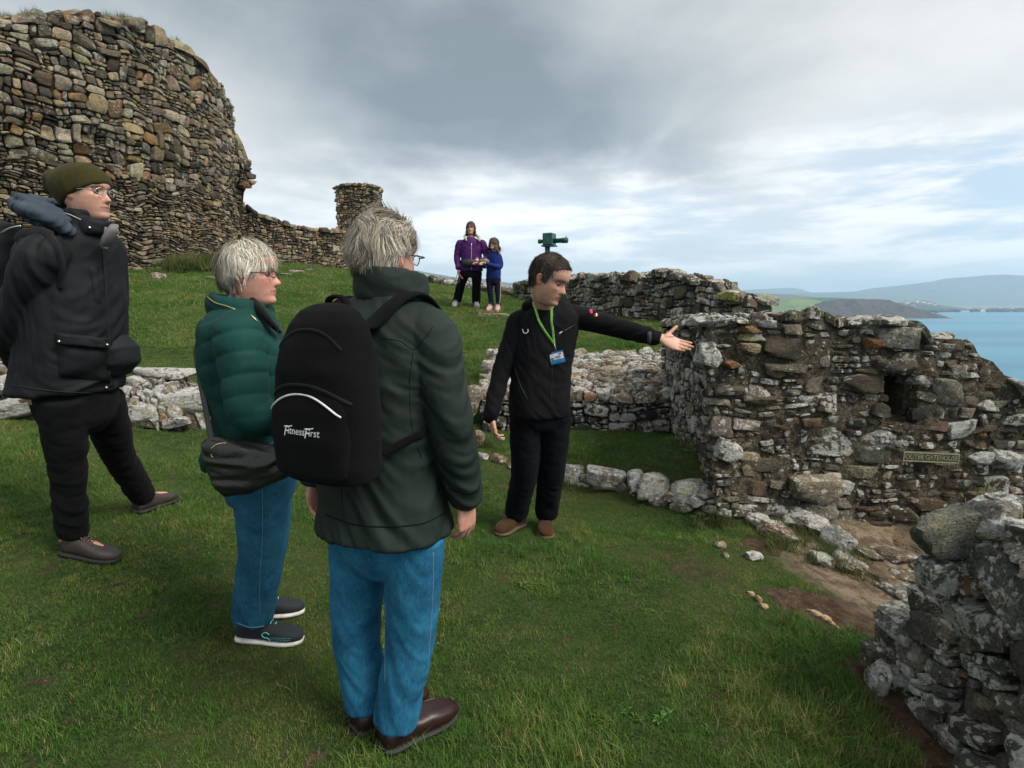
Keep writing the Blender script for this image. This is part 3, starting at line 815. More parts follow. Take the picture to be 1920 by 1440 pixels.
    C = np.repeat(np.c_[c, al], m, 0)
    g.add(W, F, 0, C)
    if core is not None:
        na = max(4, int((a1 - a0) / step)); nbv = max(4, int((B1 - B0) / step))
        A = np.linspace(a0, a1, na + 1); T = np.linspace(0, 1, nbv + 1)
        lo = np.array([amin(x) for x in A]); hi = np.array([amax(x) for x in A])
        AA = np.repeat(A[:, None], nbv + 1, 1); BB = lo[:, None] + (hi - lo)[:, None] * T[None]
        pp = np.stack([AA, BB, 0 * AA + seed], -1)
        nn = fbm(pp * 5, 3) * .03 + fbm(pp * 22, 2) * .014
        NN = np.full_like(AA, -core) + nn * (depth / .1)
        for hh in holes:
            ins = (AA > hh[0] - .02) & (AA < hh[1] + .02) & (BB > hh[2] - .02) & (BB < hh[3] + .02)
            NN = np.where(ins, -.5, NN)
        W = mp(AA.ravel(), BB.ravel(), NN.ravel())
        i = (np.arange(na)[:, None] * (nbv + 1) + np.arange(nbv)[None]).ravel()
        F = np.stack([i, i + nbv + 1, i + nbv + 2, i + 1], -1)
        g.add(W, F, core_mat)
def rock(g, c, h, rot=(0, 0, 0), seed=0, col=(.3, .29, .26), lich=.8, res=14, rough=.12, pw=30, nch=12, m=0):
    """one hand placed boulder, half sizes h"""
    r = np.random.RandomState(seed + 5000)
    h = np.asarray(h, float)
    pl = []; of = []
    for ax in range(3):
        for sg in (-1, 1):
            v = r.normal(0, .13, 3); v[ax] = sg; pl.append(v / h); of.append(r.uniform(.9, 1.02))
    for _ in range(nch):
        v = unit(r.normal(size=3)); pl.append(v / h); of.append(r.uniform(.86, 1.15))
    V, F, _m = rocks(np.zeros((1, 3)), np.array([pl]), np.array([of]), np.array([float(pw)]), res, rough, seed, bed=2, scale=h[None])
    M = np.array(Matrix.Rotation(rot[2], 3, 'Z') @ Matrix.Rotation(rot[1], 3, 'Y') @ Matrix.Rotation(rot[0], 3, 'X'))
    V = V @ M.T + np.asarray(c)
    cc = np.array(col) * r.uniform(.9, 1.1)
    g.add(V, F, m, np.r_[cc, lich])
    return V
m_rock = rock_mat('lichened_stone', lichen=(.70, .70, .66), lamt=.09, bigl=.07)
m_rock_pale = rock_mat('pale_stone', lichen=(0.70, 0.70, 0.67), lamt=.12, bigl=.10)
m_rock_tower = rock_mat('tower_stone', lichen=(0.55, 0.54, 0.47), lamt=-.02, lsc=.6, bsc=1.5, stain=(0.05, 0.036, 0.022))
m_rock_near = rock_mat('near_stone', lichen=(0.60, 0.62, 0.58), lsc=1.15, lamt=.08, bsc=.6, bigl=.10, stain=(0.03, 0.028, 0.022))
m_mortar = mortar_mat('old_mortar')
m_mortar_t = mortar_mat('tower_mortar', (0.035, 0.026, 0.016), (0.10, 0.07, 0.04), (0.045, 0.05, 0.018))
PAL_MAIN = [(4, (.125, .118, .095)), (3, (.20, .19, .16)), (2.5, (.30, .285, .24)), (2, (.15, .12, .085)), (.4, (.22, .15, .095)), (2, (.075, .075, .068)), (1, (.33, .30, .25))]
PAL_TOWER = [(5, (.44, .37, .255)), (4, (.27, .24, .185)), (5, (.085, .083, .072)), (1.5, (.30, .20, .11)), (3, (.46, .42, .33)), (2, (.19, .165, .12))]
PAL_PALE = [(4, (.36, .33, .27)), (3, (.28, .24, .18)), (2, (.46, .44, .39)), (1, (.30, .20, .11))]
PAL_NEAR = [(4, (.16, .16, .14)), (2, (.27, .26, .23)), (.5, (.19, .13, .08)), (2, (.09, .09, .085))]
def curve(pts, Yf):
    """outline given in photo pixels on a face standing Yf(px) metres ahead -> z as function of x"""
    q = [P(a, b, Yf(a) if callable(Yf) else Yf) for a, b in pts]
    X = np.array([p[0] for p in q]); Z = np.array([p[2] for p in q])
    return lambda x: float(np.interp(x, X, Z))
def jag(f, amp, fr, seed):
    return lambda a: f(a) + amp * float(pn(np.array([a * fr, seed * 3.3, .5]))) * 1.6 + amp * .6 * float(pn(np.array([a * fr * 3, seed * 1.3, 2.5])))

# ---- round tower
TC = np.array((-11.6, 13.7)); TR = 4.6
def tower():
    px_py = [(-600, 30), (0, 35), (60, 26), (110, 25), (150, 24), (215, 40), (232, 36), (262, 40), (292, 56), (300, 70), (340, 90), (365, 108), (378, 128), (395, 150), (407, 163), (413, 185), (440, 215)]
    X = [a for a, _ in px_py]; Yp = [b for _, b in px_py]
    th0 = math.radians(-115)
    def base(a, n=0.0, z=4.0):
        th = th0 + a / TR; r = TR + n + .012 * np.maximum(0, 7 - z)
        return TC[0] + r * np.cos(th), TC[1] + r * np.sin(th)
    ts = np.linspace(0, TR * math.radians(172), 140); tops = []
    for a in ts:
        z = 7.0
        for _ in range(12):
            x, y = base(a, 0, z); px, _p = proj((x, y, z)); pyt = np.interp(px, X, Yp)
            v = (720 - pyt) / FPX; z = CAMZ + y * (v * CT - ST) / (CT + v * ST); z = min(max(z, 5.5), 7.6)
        tops.append(z)
    tops = np.array(tops)
    topf = lambda a: float(np.interp(a, ts, tops))
    topj = jag(topf, .07, 1.3, 3)
    mp = lambda a, b, n: np.stack([*base(a, n + .16 * pn(np.stack([a * .45, b * .5, 0 * a], -1)) * 1.2 + .10 * np.clip(np.abs(b - 4.35 - .1 * np.sin(a * 1.3)) * 4, 0, 1) * (b > 4.3), b), b], -1)
    g = Geo()
    a1 = TR * math.radians(168)
    patch(g, mp, 2.2, a1, 3.9, topj, .24, .035, 1.35, .10, 21, PAL_TOWER, res=5, lich=(-.2, .9), gap=.018, rough=.14, core=.03, step=.08, tilt=.22, pw=(22, 60), quad=True, warp=.16, edge=.3)
    patch(g, mp, 2.2, a1, 1.6, 3.98, .18, .035, 2.4, .11, 22, PAL_TOWER, res=5, lich=(-.3, .7), gap=.018, rough=.14, core=.035, step=.08, tilt=.25, pw=(22, 60), quad=True, warp=.16, edge=.1)
    # rubble heads along the broken top
    mt = lambda a, b, n: np.stack([*base(a, -b, 7.0), np.array([topj(x) for x in a]) + n - .02 + .25 * b], -1)
    patch(g, mt, 2.2, a1, -.05, 1.3, .2, .06, 1.0, .11, 23, PAL_TOWER, res=4, lich=(0, .8), tries=2500, core=.03, step=.15)
    # closed body behind the face
    n = 80; A = np.linspace(0, TR * math.radians(300), n); V = []
    for a in A:
        tz = topj(min(a, a1)) - .25
        for nn, z in ((-.35, 1.0), (-.35, tz), (-1.5, tz), (-1.5, 1.0)):
            x, y = base(a, nn, 7.0); V.append((x, y, z))
    F = []
    for i in range(n - 1):
        for j in range(4): F.append([i * 4 + j, i * 4 + (j + 1) % 4, i * 4 + 4 + (j + 1) % 4, i * 4 + 4 + j])
    F += [[0, 3, 2, 1], [4 * n - 4, 4 * n - 3, 4 * n - 2, 4 * n - 1]]
    g.add(np.array(V), F, 1)
    o = based(g.build('round_tower', [m_rock_tower, m_mortar_t]), (TC[0], TC[1], 2.2))
    tag(o, 'huge ruined round tower of ochre rubble stone rising at the left', 'tower')
    # grass on the wall head
    return topj, base
tower_top, tower_base = tower()

def line_wall(name, p0, p1, topf, botf, thick, pal, mats, rmax, rmin, asp, depth, seed, res=5, tries=4000, batter=.05, lich=(0, 1), ends=(True, True), step=.1, topr=None, gap=.012, jagamp=.03, jagf=2.0, endw=None, body_bot=None, g=None, **kw):
    """free standing rubble wall from p0 to p1 (seen face = right-hand side normal)"""
    p0 = np.array(p0, float); p1 = np.array(p1, float); Lg = np.linalg.norm(p1 - p0); d = (p1 - p0) / Lg
    nrm = np.array((d[1], -d[0]))
    tj = jag(topf, jagamp, jagf, seed)
    zb = min(botf(x) for x in np.linspace(0, Lg, 9))
    def W(a, w_, z):
        q = p0[0] + d[0] * a + nrm[0] * w_, p0[1] + d[1] * a + nrm[1] * w_
        return np.stack([q[0], q[1], z], -1)
    wob = lambda a, b: .05 * pn(np.stack([np.asarray(a) * .9, np.asarray(b) * 1.1, 0 * np.asarray(a) + seed], -1))
    g = g or Geo()
    patch(g, lambda a, b, n: W(a, n + batter * (3 - b) * .5 + wob(a, b), b), 0, Lg, botf, tj, rmax, rmin, asp, depth, seed, pal, res=res, tries=tries, lich=lich, step=step, gap=gap, edge=.35, **kw)
    tr = topr or rmax * .9
    patch(g, lambda a, b, n: W(a, -b, np.array([tj(x) for x in a]) + n - .01), -.02, Lg + .02, -.03, thick, tr, rmin, 1.1, depth * .8, seed + 1, pal, res=res, tries=max(500, tries // 3), lich=lich, step=step, core=.02)
    ew = thick
    if ends[0]: patch(g, lambda a, b, n: W(-n, -a + .0, b), 0, ew, lambda a: zb, lambda a: tj(0), rmax * .9, rmin, asp, depth, seed + 2, pal, res=res, tries=900, lich=lich, step=step)
    if ends[1]: patch(g, lambda a, b, n: W(Lg + n, -a, b), 0, ew, lambda a: body_bot(Lg) if body_bot else zb, lambda a: tj(Lg), rmax * .9, rmin, asp, depth, seed + 3, pal, res=res, tries=900, lich=lich, step=step)
    n = 140; V = []; F = []
    for a in np.linspace(.06, Lg - .06, n):
        tz = tj(a) - .09; zl = body_bot(a) + .05 if body_bot else zb - .3
        for w_, z in ((-.1, zl), (-.1, tz), (-thick, tz), (-thick, zl)): V.append(W(a, w_, z))
    for i in range(n - 1):
        for j in range(4): F.append([i * 4 + j, i * 4 + (j + 1) % 4, i * 4 + 4 + (j + 1) % 4, i * 4 + 4 + j])
    F += [[0, 3, 2, 1], [4 * n - 4, 4 * n - 3, 4 * n - 2, 4 * n - 1]]
    g.add(np.array(V), F, 1)
    return g
def along(p0, p1, prof, extra=None):
    """top outline in photo pixels -> z(a) on the vertical plane through p0,p1"""
    p0 = np.array(p0, float); p1 = np.array(p1, float); Lg = np.linalg.norm(p1 - p0); d = (p1 - p0) / Lg
    As = []; Zs = []
    for px, py in prof:
        v = (720 - py) / FPX; u = (px - 960) / FPX
        k = u / (CT + v * ST)                          # x = k*y
        # (p0x + a dx) = k (p0y + a dy)
        a = (k * p0[1] - p0[0]) / (d[0] - k * d[1]); y = p0[1] + a * d[1]
        As.append(a); Zs.append(CAMZ + y * (v * CT - ST) / (CT + v * ST))
    o = np.argsort(As); As = np.array(As)[o]; Zs = np.array(Zs)[o]
    return lambda a: float(np.interp(a, As, Zs))
def gline(p0, p1, off=-.15):
    p0 = np.array(p0, float); p1 = np.array(p1, float); Lg = np.linalg.norm(p1 - p0); d = (p1 - p0) / Lg
    return lambda a: float(gz(p0[0] + d[0] * a, p0[1] + d[1] * a)) + off

# ---- broken curtain wall running away from the tower
q0, q1 = (-8.3, 15.2), (-5.0, 19.4)
prof = [(380, 360), (420, 362), (445, 372), (460, 386), (472, 396), (500, 407), (530, 418), (560, 425), (600, 430), (640, 432), (700, 430)]
g = line_wall('x', q0, q1, along(q0, q1, prof), gline(q0, q1, -.3), 1.0, PAL_TOWER, None, .17, .035, 1.8, .10, 31, res=4, quad=True, warp=.12, lich=(-.3, .6), step=.05, gap=.018, jagamp=.05, jagf=1.6)
# torn upright mass that still clings to the tower, overhanging at its foot
e0, e1 = tuple(P(400, 300, 15.9)[:2]), tuple(P(455, 300, 15.6)[:2])
bt = lambda a, f=along(e0, e1, [(395, 470), (436, 470), (440, 420), (446, 362), (452, 350), (470, 348)]): f(a)
g = line_wall('x', e0, e1, along(e0, e1, [(395, 205), (412, 228), (420, 246), (434, 250), (443, 264), (450, 284), (457, 304), (460, 325), (470, 330)]), bt, .22, PAL_TOWER, None, .15, .035, 1.8, .10, 35, res=4, quad=True, warp=.10, lich=(-.3, .6), step=.05, gap=.018, jagamp=.05, jagf=3, batter=0, body_bot=bt, g=g)
o = based(g.build('curtain_wall', [m_rock_tower, m_mortar_t]), (-6.6, 17.3, 2.4))
tag(o, 'broken curtain wall dropping from the side of the round tower towards the square stub', 'wall')
# ---- square stub of masonry
pz = 19.3; x0 = P(634, 430, pz)[0]; x1 = P(707, 430, pz)[0]
tp = curve([(600, 349), (634, 349), (650, 345), (690, 345), (704, 349), (760, 350)], pz)
g = line_wall('x', (x0, pz), (x1, pz), lambda a: tp(x0 + a), lambda a: 2.2, .7, PAL_TOWER, None, .13, .04, 1.6, .08, 41, res=4, quad=True, batter=0, lich=(-.2, .7), step=.1, jagamp=.02)
o = based(g.build('masonry_pier', [m_rock_tower, m_mortar_t]), ((x0 + x1) / 2, pz, 2.4))
tag(o, 'square pier of dark masonry standing above the curtain wall against the sky', 'pier')
# ---- low wall along the crest behind the woman and girl
q0, q1 = (-4.6, 18.6), (.05, 14.0)
g = line_wall('x', q0, q1, along(q0, q1, [(700, 512), (780, 519), (830, 527), (870, 534), (920, 540), (965, 545), (990, 547)]), gline(q0, q1, -.2), .7, PAL_MAIN, None, .16, .05, 1.6, .10, 51, res=4, tries=2500, batter=0, step=.12, jagamp=.05, lich=(.0, 1.1))
o = based(g.build('low_wall', [m_rock, m_mortar]), (-2.2, 16.3, 1.8))
tag(o, 'low line of wall stones on the crest behind the woman in purple', 'wall')
# ---- long wall on the right behind the guide
q0, q1 = (.12, 13.6), (3.22, 7.80)
g = line_wall('x', q0, q1, along(q0, q1, [(960, 536), (968, 532), (990, 530), (1000, 527), (1040, 522), (1075, 519), (1090, 516), (1135, 520), (1150, 515), (1180, 521), (1215, 521), (1222, 514), (1250, 511), (1280, 514), (1290, 519), (1350, 528), (1357, 545), (1395, 552), (1420, 561), (1450, 569), (1460, 580), (1466, 596), (1480, 600)]), gline(q0, q1, -.25), .36, PAL_MAIN, None, .20, .03, 1.4, .09, 61, res=7, quad=True, warp=.08, batter=.05, step=.09, jagamp=.035, lich=(-.1, 1.0), gap=.018, rough=.15, core=.02)
o = based(g.build('curtain_wall', [m_rock, m_mortar]), (2.0, 10.4, 1.3))
tag(o, 'long chest-high rubble wall closing the lawn behind the guide and his outstretched arm', 'wall')

# ---- stepped wall in the middle: sloping rubble top and low face
def mid_wall():
    g = Geo()
    X0, X1 = -.22, 2.25; Yf, Yb = 5.35, 6.85
    zf = lambda a: .64 + .03 * math.sin(a * 3)
    zb_ = lambda a: float(gz(a, 5.3)) - .1
    patch(g, lambda a, b, n: np.stack([a, Yf - n - .04 * pn(np.stack([a * 2, b * 2, 0 * a], -1)), b], -1), X0, X1, zb_, zf, .18, .03, 1.9, .07, 71, PAL_MAIN, res=7, quad=True, lich=(.2, 1.1), step=.045, rough=.16, edge=.2)
    mp = lambda a, b, n: np.stack([a, Yf + b, .62 + .185 * b + n + .05 * np.clip(1 - np.abs(b - .55) * 3, 0, 1) + .05 * pn(np.stack([a * 1.6, b * 1.6, 0 * a + 3], -1))], -1)
    patch(g, mp, X0, X1, -.02, Yb - Yf, .115, .022, 1.7, .05, 72, PAL_PALE, res=7, tries=7000, lich=(.1, 1.0), step=.045, rough=.15, tilt=.3)
    patch(g, lambda a, b, n: np.stack([X0 - n, Yf + a, b], -1), 0, Yb - Yf, lambda a: .1, lambda a: .62 + .185 * a, .15, .04, 1.6, .07, 73, PAL_MAIN, res=6, tries=900, step=.06)
    g.add(*box(((X0 + X1) / 2, (Yf + Yb) / 2 + .08, .2), ((X1 - X0) / 2 - .1, (Yb - Yf) / 2 - .1, .33)), m=1)
    o = based(g.build('stepped_wall', [m_rock_pale, m_mortar]), (1.0, 6.0, .3))
    tag(o, 'low stepped wall with a sloping rubble top under the guide\'s outstretched arm', 'wall')
mid_wall()

# ---- main ruined wall of the gatehouse
MY = 3.98
def main_wall():
    g = Geo()
    prof = [(1290, 600), (1312, 602), (1330, 597), (1450, 598), (1472, 589), (1500, 587), (1522, 588), (1548, 597), (1562, 606), (1590, 600), (1620, 598), (1690, 604), (1712, 613), (1722, 634), (1745, 636), (1800, 640), (1818, 648), (1826, 668), (1850, 676), (1868, 700), (1890, 712), (1900, 735), (1925, 755), (1990, 800), (2100, 860)]
    tp0 = curve(prof, MY); x0 = 1.345; x1 = 4.4
    tp = jag(tp0, .018, 4, 9)
    bot = lambda a: float(gz(a, 3.7)) - .15
    hole = (P(1660, 700, MY)[0], P(1702, 700, MY)[0], P(1700, 782, MY)[2], P(1680, 706, MY)[2])
    def prot(a, b):
        # lower courses spread forward at the left foot
        s = np.clip((.42 - b) / .35, 0, 1) * np.clip((2.15 - a) / .25, 0, 1)
        return .10 * s + .07 * (1.3 - b) + .05 * pn(np.stack([a * 1.5, b * 1.6, 0 * a], -1)) * 1.3
    def mp(a, b, n):
        aa = a + .06 * np.clip(1.3 - b, 0, 2) * np.clip((1.9 - a) / .6, 0, 1)
        return np.stack([aa, MY - n - prot(a, b), b], -1)
    patch(g, mp, x0, x1, bot, tp, .175, .016, 1.9, .075, 81, PAL_MAIN, res=9, quad=True, warp=.05, lich=(-.1, 1.05), step=.016, rough=.16, gap=.020, holes=[hole], edge=.3, tilt=.3, core=-.028)
    # left return, running away from us
    mpl = lambda a, b, n: np.stack([x0 + .02 - n + .06 * np.clip(1.3 - b, 0, 2) + .085 * a + .03 * pn(np.stack([a * 2, b * 2, 0 * a + 7], -1)), MY + a - .07 * (1.3 - b), b], -1)
    patch(g, mpl, 0, 1.75, lambda a: -.1 + .12 * a, lambda a: 1.31 + .03 * math.sin(9 * a) - .05 * a, .14, .02, 1.5, .06, 82, PAL_MAIN, res=8, quad=True, warp=.04, lich=(.2, 1.1), step=.04, rough=.17)
    mpt = lambda a, b, n: np.stack([a + .085 * b, MY + b, np.array([tp(x) for x in a]) + n - .05 * b], -1)
    patch(g, mpt, x0, x1, -.04, 1.7, .10, .025, 1.0, .04, 83, PAL_MAIN, res=8, tries=2800, lich=(.2, 1.1), step=.05, rough=.15, tilt=.3)
    # dark inside of the slot
    h = hole
    for cx, cz, hx, hz in (((h[0] + h[1]) / 2, h[2] - .02, (h[1] - h[0]) / 2 + .04, .03), ((h[0] + h[1]) / 2, h[3] + .03, (h[1] - h[0]) / 2 + .06, .03), (h[0] - .03, (h[2] + h[3]) / 2, .03, (h[3] - h[2]) / 2), (h[1] + .03, (h[2] + h[3]) / 2, .03, (h[3] - h[2]) / 2)):
        g.add(*box((cx, MY + .26, cz), (hx, .24, hz)), m=1)
    # hand placed stones copied from the photograph: (px, py, half px width, half px height, tilt, colour, lichen, proud)
    S = [(1545, 925, 55, 31, .05, (.27, .25, .19), .35, .30), (1480, 965, 62, 16, .06, (.17, .15, .11), .8, .26), (1545, 962, 36, 22, .0, (.30, .28, .22), .5, .27), (1415, 958, 52, 15, .02, (.22, .21, .17), 1.1, .22),
         (1370, 848, 34, 26, .5, (.24, .23, .20), .9, .16), (1430, 870, 48, 17, .12, (.12, .11, .08), .1, .13), (1327, 664, 22, 28, .2, (.26, .27, .23), .9, .08),
         (1688, 632, 46, 24, .05, (.36, .35, .32), .5, .09), (1640, 643, 22, 12, -.05, (.27, .14, .06), -.3, .08), (1770, 655, 34, 12, .12, (.30, .29, .26), .6, .05), (1795, 700, 26, 16, .4, (.33, .32, .29), .6, .09),
         (1728, 714, 25, 13, .0, (.30, .29, .26), .8, .07), (1745, 745, 34, 15, .05, (.22, .21, .17), .4, .08), (1752, 778, 28, 12, .0, (.24, .18, .10), .6, .07),
         (1682, 688, 46, 14, .05, (.12, .115, .095), .2, .09), (1615, 720, 42, 21, .1, (.10, .085, .06), -.3, .07), (1530, 748, 50, 17, .02, (.13, .125, .10), 1.0, .07),
         (1480, 692, 42, 11, .02, (.14, .135, .11), .4, .07), (1420, 752, 32, 13, .03, (.11, .105, .08), .2, .09), (1372, 732, 34, 9, .03, (.13, .125, .10), .3, .09), (1552, 830, 50, 30, .12, (.13, .125, .10), .9, .06), (1648, 820, 40, 25, .1, (.15, .145, .12), 1.1, .06),
         (1760, 830, 52, 22, .15, (.13, .12, .095), .9, .05), (1850, 600 + 160, 26, 13, .1, (.33, .32, .29), .9, .1), (1893, 866, 34, 22, .12, (.36, .36, .33), .9, .16), (1835, 862, 24, 15, .0, (.20, .18, .15), .9, .12),
         (1835, 905, 40, 18, .2, (.09, .08, .06), .1, .1), (1735, 945, 46, 16, .02, (.13, .10, .065), .2, .12), (1690, 965, 42, 17, .05, (.12, .095, .06), .3, .14), (1640, 990, 32, 13, .0, (.14, .09, .06), .1, .16),
         (1335, 604, 36, 11, .02, (.36, .35, .32), .9, .04), (1400, 617, 24, 9, .03, (.27, .18, .11), .2, .04), (1437, 606, 20, 9, .1, (.33, .32, .3), .8, .05), (1625, 606, 36, 12, .03, (.22, .21, .18), .6, .04), (1682, 610, 34, 12, .03, (.26, .25, .22), .7, .02),
         (1405, 652, 22, 11, .1, (.42, .33, .24), .5, .08), (1370, 683, 16, 9, .3, (.34, .18, .09), -.2, .08), (1463, 800, 22, 10, .0, (.32, .22, .11), -.2, .08), (1790, 664, 26, 9, .10, (.16, .14, .11), .2, .03), (1840, 690, 40, 11, .2, (.13, .11, .085), .2, .04), (1870, 715, 32, 11, .25, (.11, .10, .08), .2, .04)]
    for i, (px, py, hw, hh, ti, c, li, pr) in enumerate(S):
        p = P(px, py, MY - pr + .03); k = MY / FPX
        V = rock(g, (p[0], MY - pr * .75 + .05, p[2]), (hw * k * .92, .09, hh * k * .90), (0, ti, 0), 900 + i, c, li, res=14, rough=.12, pw=26, nch=12)
    g.add(*box(((x0 + x1) / 2 + .35, MY + 1.1, .2), ((x1 - x0) / 2 - .45, .62, .5)), m=1)
    # mass behind the face, following the broken top
    n = 40; V = []; F = []
    for a in np.linspace(x0 + .12, x1, n):
        tz = tp(a) - .12
        y0 = MY + .5 if h[0] - .15 < a < h[1] + .15 else MY + .10
        for y, z in ((y0, -.6), (y0, tz), (MY + 1.65, tz - .08), (MY + 1.65, -.6)): V.append((a + .085 * (y - MY), y, z))
    for i in range(n - 1):
        for j in range(4): F.append([i * 4 + j, i * 4 + (j + 1) % 4, i * 4 + 4 + (j + 1) % 4, i * 4 + 4 + j])
    F += [[0, 3, 2, 1], [4 * n - 4, 4 * n - 3, 4 * n - 2, 4 * n - 1]]
    g.add(np.array(V), F, 1)
    o = based(g.build('gatehouse_wall', [m_rock, m_mortar]), (2.6, 4.2, 0))
    tag(o, 'thick broken gatehouse wall of lichened rubble with a dark slot hole and a small name plate', 'wall')
    return prot
main_prot = main_wall()

# ---- near wall at the right edge
def near_wall():
    g = Geo()
    top = lambda a: float(np.interp(a, (.7, 1.5, 1.93, 1.96, 2.2, 2.28), (.80, .80, .76, .26, .22, .12)))
    mp = lambda a, b, n: np.stack([1.55 - n + .10 * b - .05 * pn(np.stack([a * 3, b * 3, 0 * a], -1)), a, b], -1)
    patch(g, mp, .7, 2.26, -.25, top, .17, .03, 1.7, .06, 91, PAL_NEAR, res=12, quad=True, warp=.05, lich=(-.1, 1.0), step=.02, rough=.15, gap=.010, edge=.5, tilt=.3, rowtilt=-.22)
    patch(g, lambda a, b, n: np.stack([1.55 + a, np.full_like(a, 2.2) + n * 1 - .3 * (b > .25), b], -1), 0, 1.4, -.3, .74, .12, .03, 1.6, .06, 92, PAL_NEAR, res=10, tries=1200, lich=(0, 1), step=.03, rough=.16)
    patch(g, lambda a, b, n: np.stack([1.62 + b, a, .76 + n - .02 * b], -1), .7, 1.92, -.02, 1.2, .13, .03, 1.0, .05, 93, PAL_NEAR, res=12, tries=1500, lich=(.2, 1.1), step=.03, rough=.15, tilt=.3)
    g.add(*box((2.2, 1.25, .1), (.55, .62, .6)), m=1); g.add(*box((2.2, 1.75, -.1), (.58, .42, .3)), m=1)
    B = [  # centre, half sizes, rotation, colour, lichen
        ((1.69, 1.90, .72), (.055, .07, .10), (0, .10, .1), (.26, .27, .25), 1.3), ((1.74, 1.88, .68), (.06, .06, .06), (.1, .2, .2), (.2, .2, .18), 1.0), ((1.80, 1.85, .80), (.085, .07, .035), (0, .28, 0), (.22, .22, .20), .9),
        ((1.92, 1.86, .80), (.11, .09, .045), (.1, .05, .2), (.34, .34, .33), .5), ((1.80, 1.70, .78), (.07, .05, .03), (0, .2, .2), (.26, .26, .24), .7),
        ((1.63, 1.72, .60), (.075, .20, .09), (.32, .1, .05), (.17, .18, .165), .55), ((1.62, 1.45, .62), (.08, .16, .07), (.25, .0, 0), (.15, .155, .14), .7),
        ((1.78, 1.62, .74), (.13, .10, .05), (.0, .1, .3), (.30, .31, .30), .6), ((1.58, 2.13, .20), (.085, .10, .05), (.06, .1, .1), (.27, .27, .25), .8),
        ((1.58, 1.95, .30), (.06, .08, .06), (.2, .1, 0), (.10, .10, .09), .3), 
        
        ((1.51, 1.42, .12), (.05, .13, .07), (.2, 0, 0), (.12, .12, .11), .9),
        ((1.46, 2.08, .0), (.035, .06, .075), (.1, .1, 0), (.26, .24, .20), .8), ((1.66, 2.06, .33), (.12, .09, .06), (0, .1, .2), (.12, .12, .10), .5)]
    for i, (c, h, ro, col, li) in enumerate(B):
        rock(g, c, h, ro, 1300 + i, col, li, res=22, rough=.11, pw=50, nch=14)
    o = based(g.build('ruined_wall', [m_rock_near, m_mortar]), (1.8, 1.5, 0))
    tag(o, 'near wall stub of grey slabs at the lower right corner', 'wall')
near_wall()

# ---- kerb of pale boulders
def kerb():
    m_k = m_rock_pale
    r = empty('retaining_wall', (.9, 4.15, .05)); r['_base'] = Vector((.9, 4.15, .05))
    tag(r, 'ankle-high retaining wall of big whitish boulders beside the guide\'s feet', 'wall')
    spec = [(1076, 893, 23, 21, (.42, .42, .41)), (1140, 902, 35, 22, (.44, .41, .34)), (1197, 905, 19, 22, (.42, .42, .39)), (1235, 915, 28, 28, (.40, .38, .31)), (1306, 925, 44, 28, (.44, .44, .43)), (1036, 880, 16, 16, (.32, .30, .25)), (1003, 868, 16, 9, (.3, .28, .23))]
    for i, (px, py, hw, hh, c) in enumerate(spec):
        Y = np.interp(px, (1000, 1060, 1140, 1300), (4.72, 4.5, 4.25, 3.93)); p = P(px, py, Y); k = Y / FPX
        g = Geo(); rock(g, (p[0], Y + .10, p[2] - .015), (hw * k * 1.06, .12, hh * k * .96), (0, .06, -.15), 1500 + i, c, .75, res=20, rough=.08, pw=8, nch=9)
        g.build('boulder', m_k, r)
    g = Geo()
    a0, a1 = np.array((.28, 4.66)), np.array((1.42, 3.86)); Lg = np.linalg.norm(a1 - a0); d = (a1 - a0) / Lg; nr = np.array((d[1], -d[0]))
    patch(g, lambda a, b, n: np.stack([a0[0] + d[0] * a + nr[0] * n, a0[1] + d[1] * a + nr[1] * n, b], -1), 0, Lg, lambda a: -.12, lambda a: .07 + .05 * a, .08, .025, 2.2, .06, 1601, PAL_PALE, res=7, tries=900, lich=(.2, 1), step=.03)
    g.build('rubble_footing', [m_k, m_mortar], r)
kerb()

# ---- loose stones and outcrops
def loose(name, label, cat, items, mat=m_rock_pale, group=None):
    """group given: each stone is a thing of its own; else one rooted outcrop whose rocks are its parts"""
    q0 = ground_hit(items[0][0], items[0][1])
    if not group: r = empty(name, tuple(q0)); tag(r, label, cat)
    for i, (px, py, hw, hh, hd, sink, rot, c, li) in enumerate(items):
        g = Geo()
        q = ground_hit(px, py); k = q[1] / FPX
        rock(g, (q[0], q[1] + hd * .5, q[2] + hh * k * sink), (hw * k, hd, hh * k), rot, int(px * 7 + py), c, li, res=12 if hw < 20 else 22, rough=.15, pw=26, nch=14)
        if group: tag(based(g.build(name, [mat]), q), label if isinstance(label, str) else label[i], cat, group)
        else: g.build('rock', [mat], r)
def outcrop(label, cx, cy, rx, ry, h, seed, extra):
    """rooted rock breaking out of the turf: a low dome of layered blocks with a few big slabs"""
    g = Geo(); z0 = float(gz(cx, cy))
    def mp(a, b, n):
        x = cx + a; y = cy + b; q = np.clip(1 - (a / rx) ** 2 - (b / ry) ** 2, 0, 1)
        return np.stack([x, y - .25 * n, gz(x, y, False) - .05 + h * q ** .45 + n], -1)
    lim = lambda a: ry * math.sqrt(max(0.0, 1 - (a / rx) ** 2)) * .98
    patch(g, mp, -rx * .98, rx * .98, lambda a: -lim(a), lim, .15, .025, 1.5, .07, seed, PAL_PALE, res=9, lich=(.3, 1.1), step=.035, rough=.16, gap=.015, core=.01, quad=True, tilt=.3, warp=.08)
    for i, (dx, dy, dz, hx, hy, hz, rot, c) in enumerate(extra):
        rock(g, (cx + dx, cy + dy, z0 + dz), (hx, hy, hz), rot, seed * 10 + i, c, .9, res=22, rough=.13, pw=22, nch=12)
    o = based(g.build('rock_outcrop', [m_rock_pale, m_mortar]), (cx, cy, z0)); tag(o, label, 'rocks')
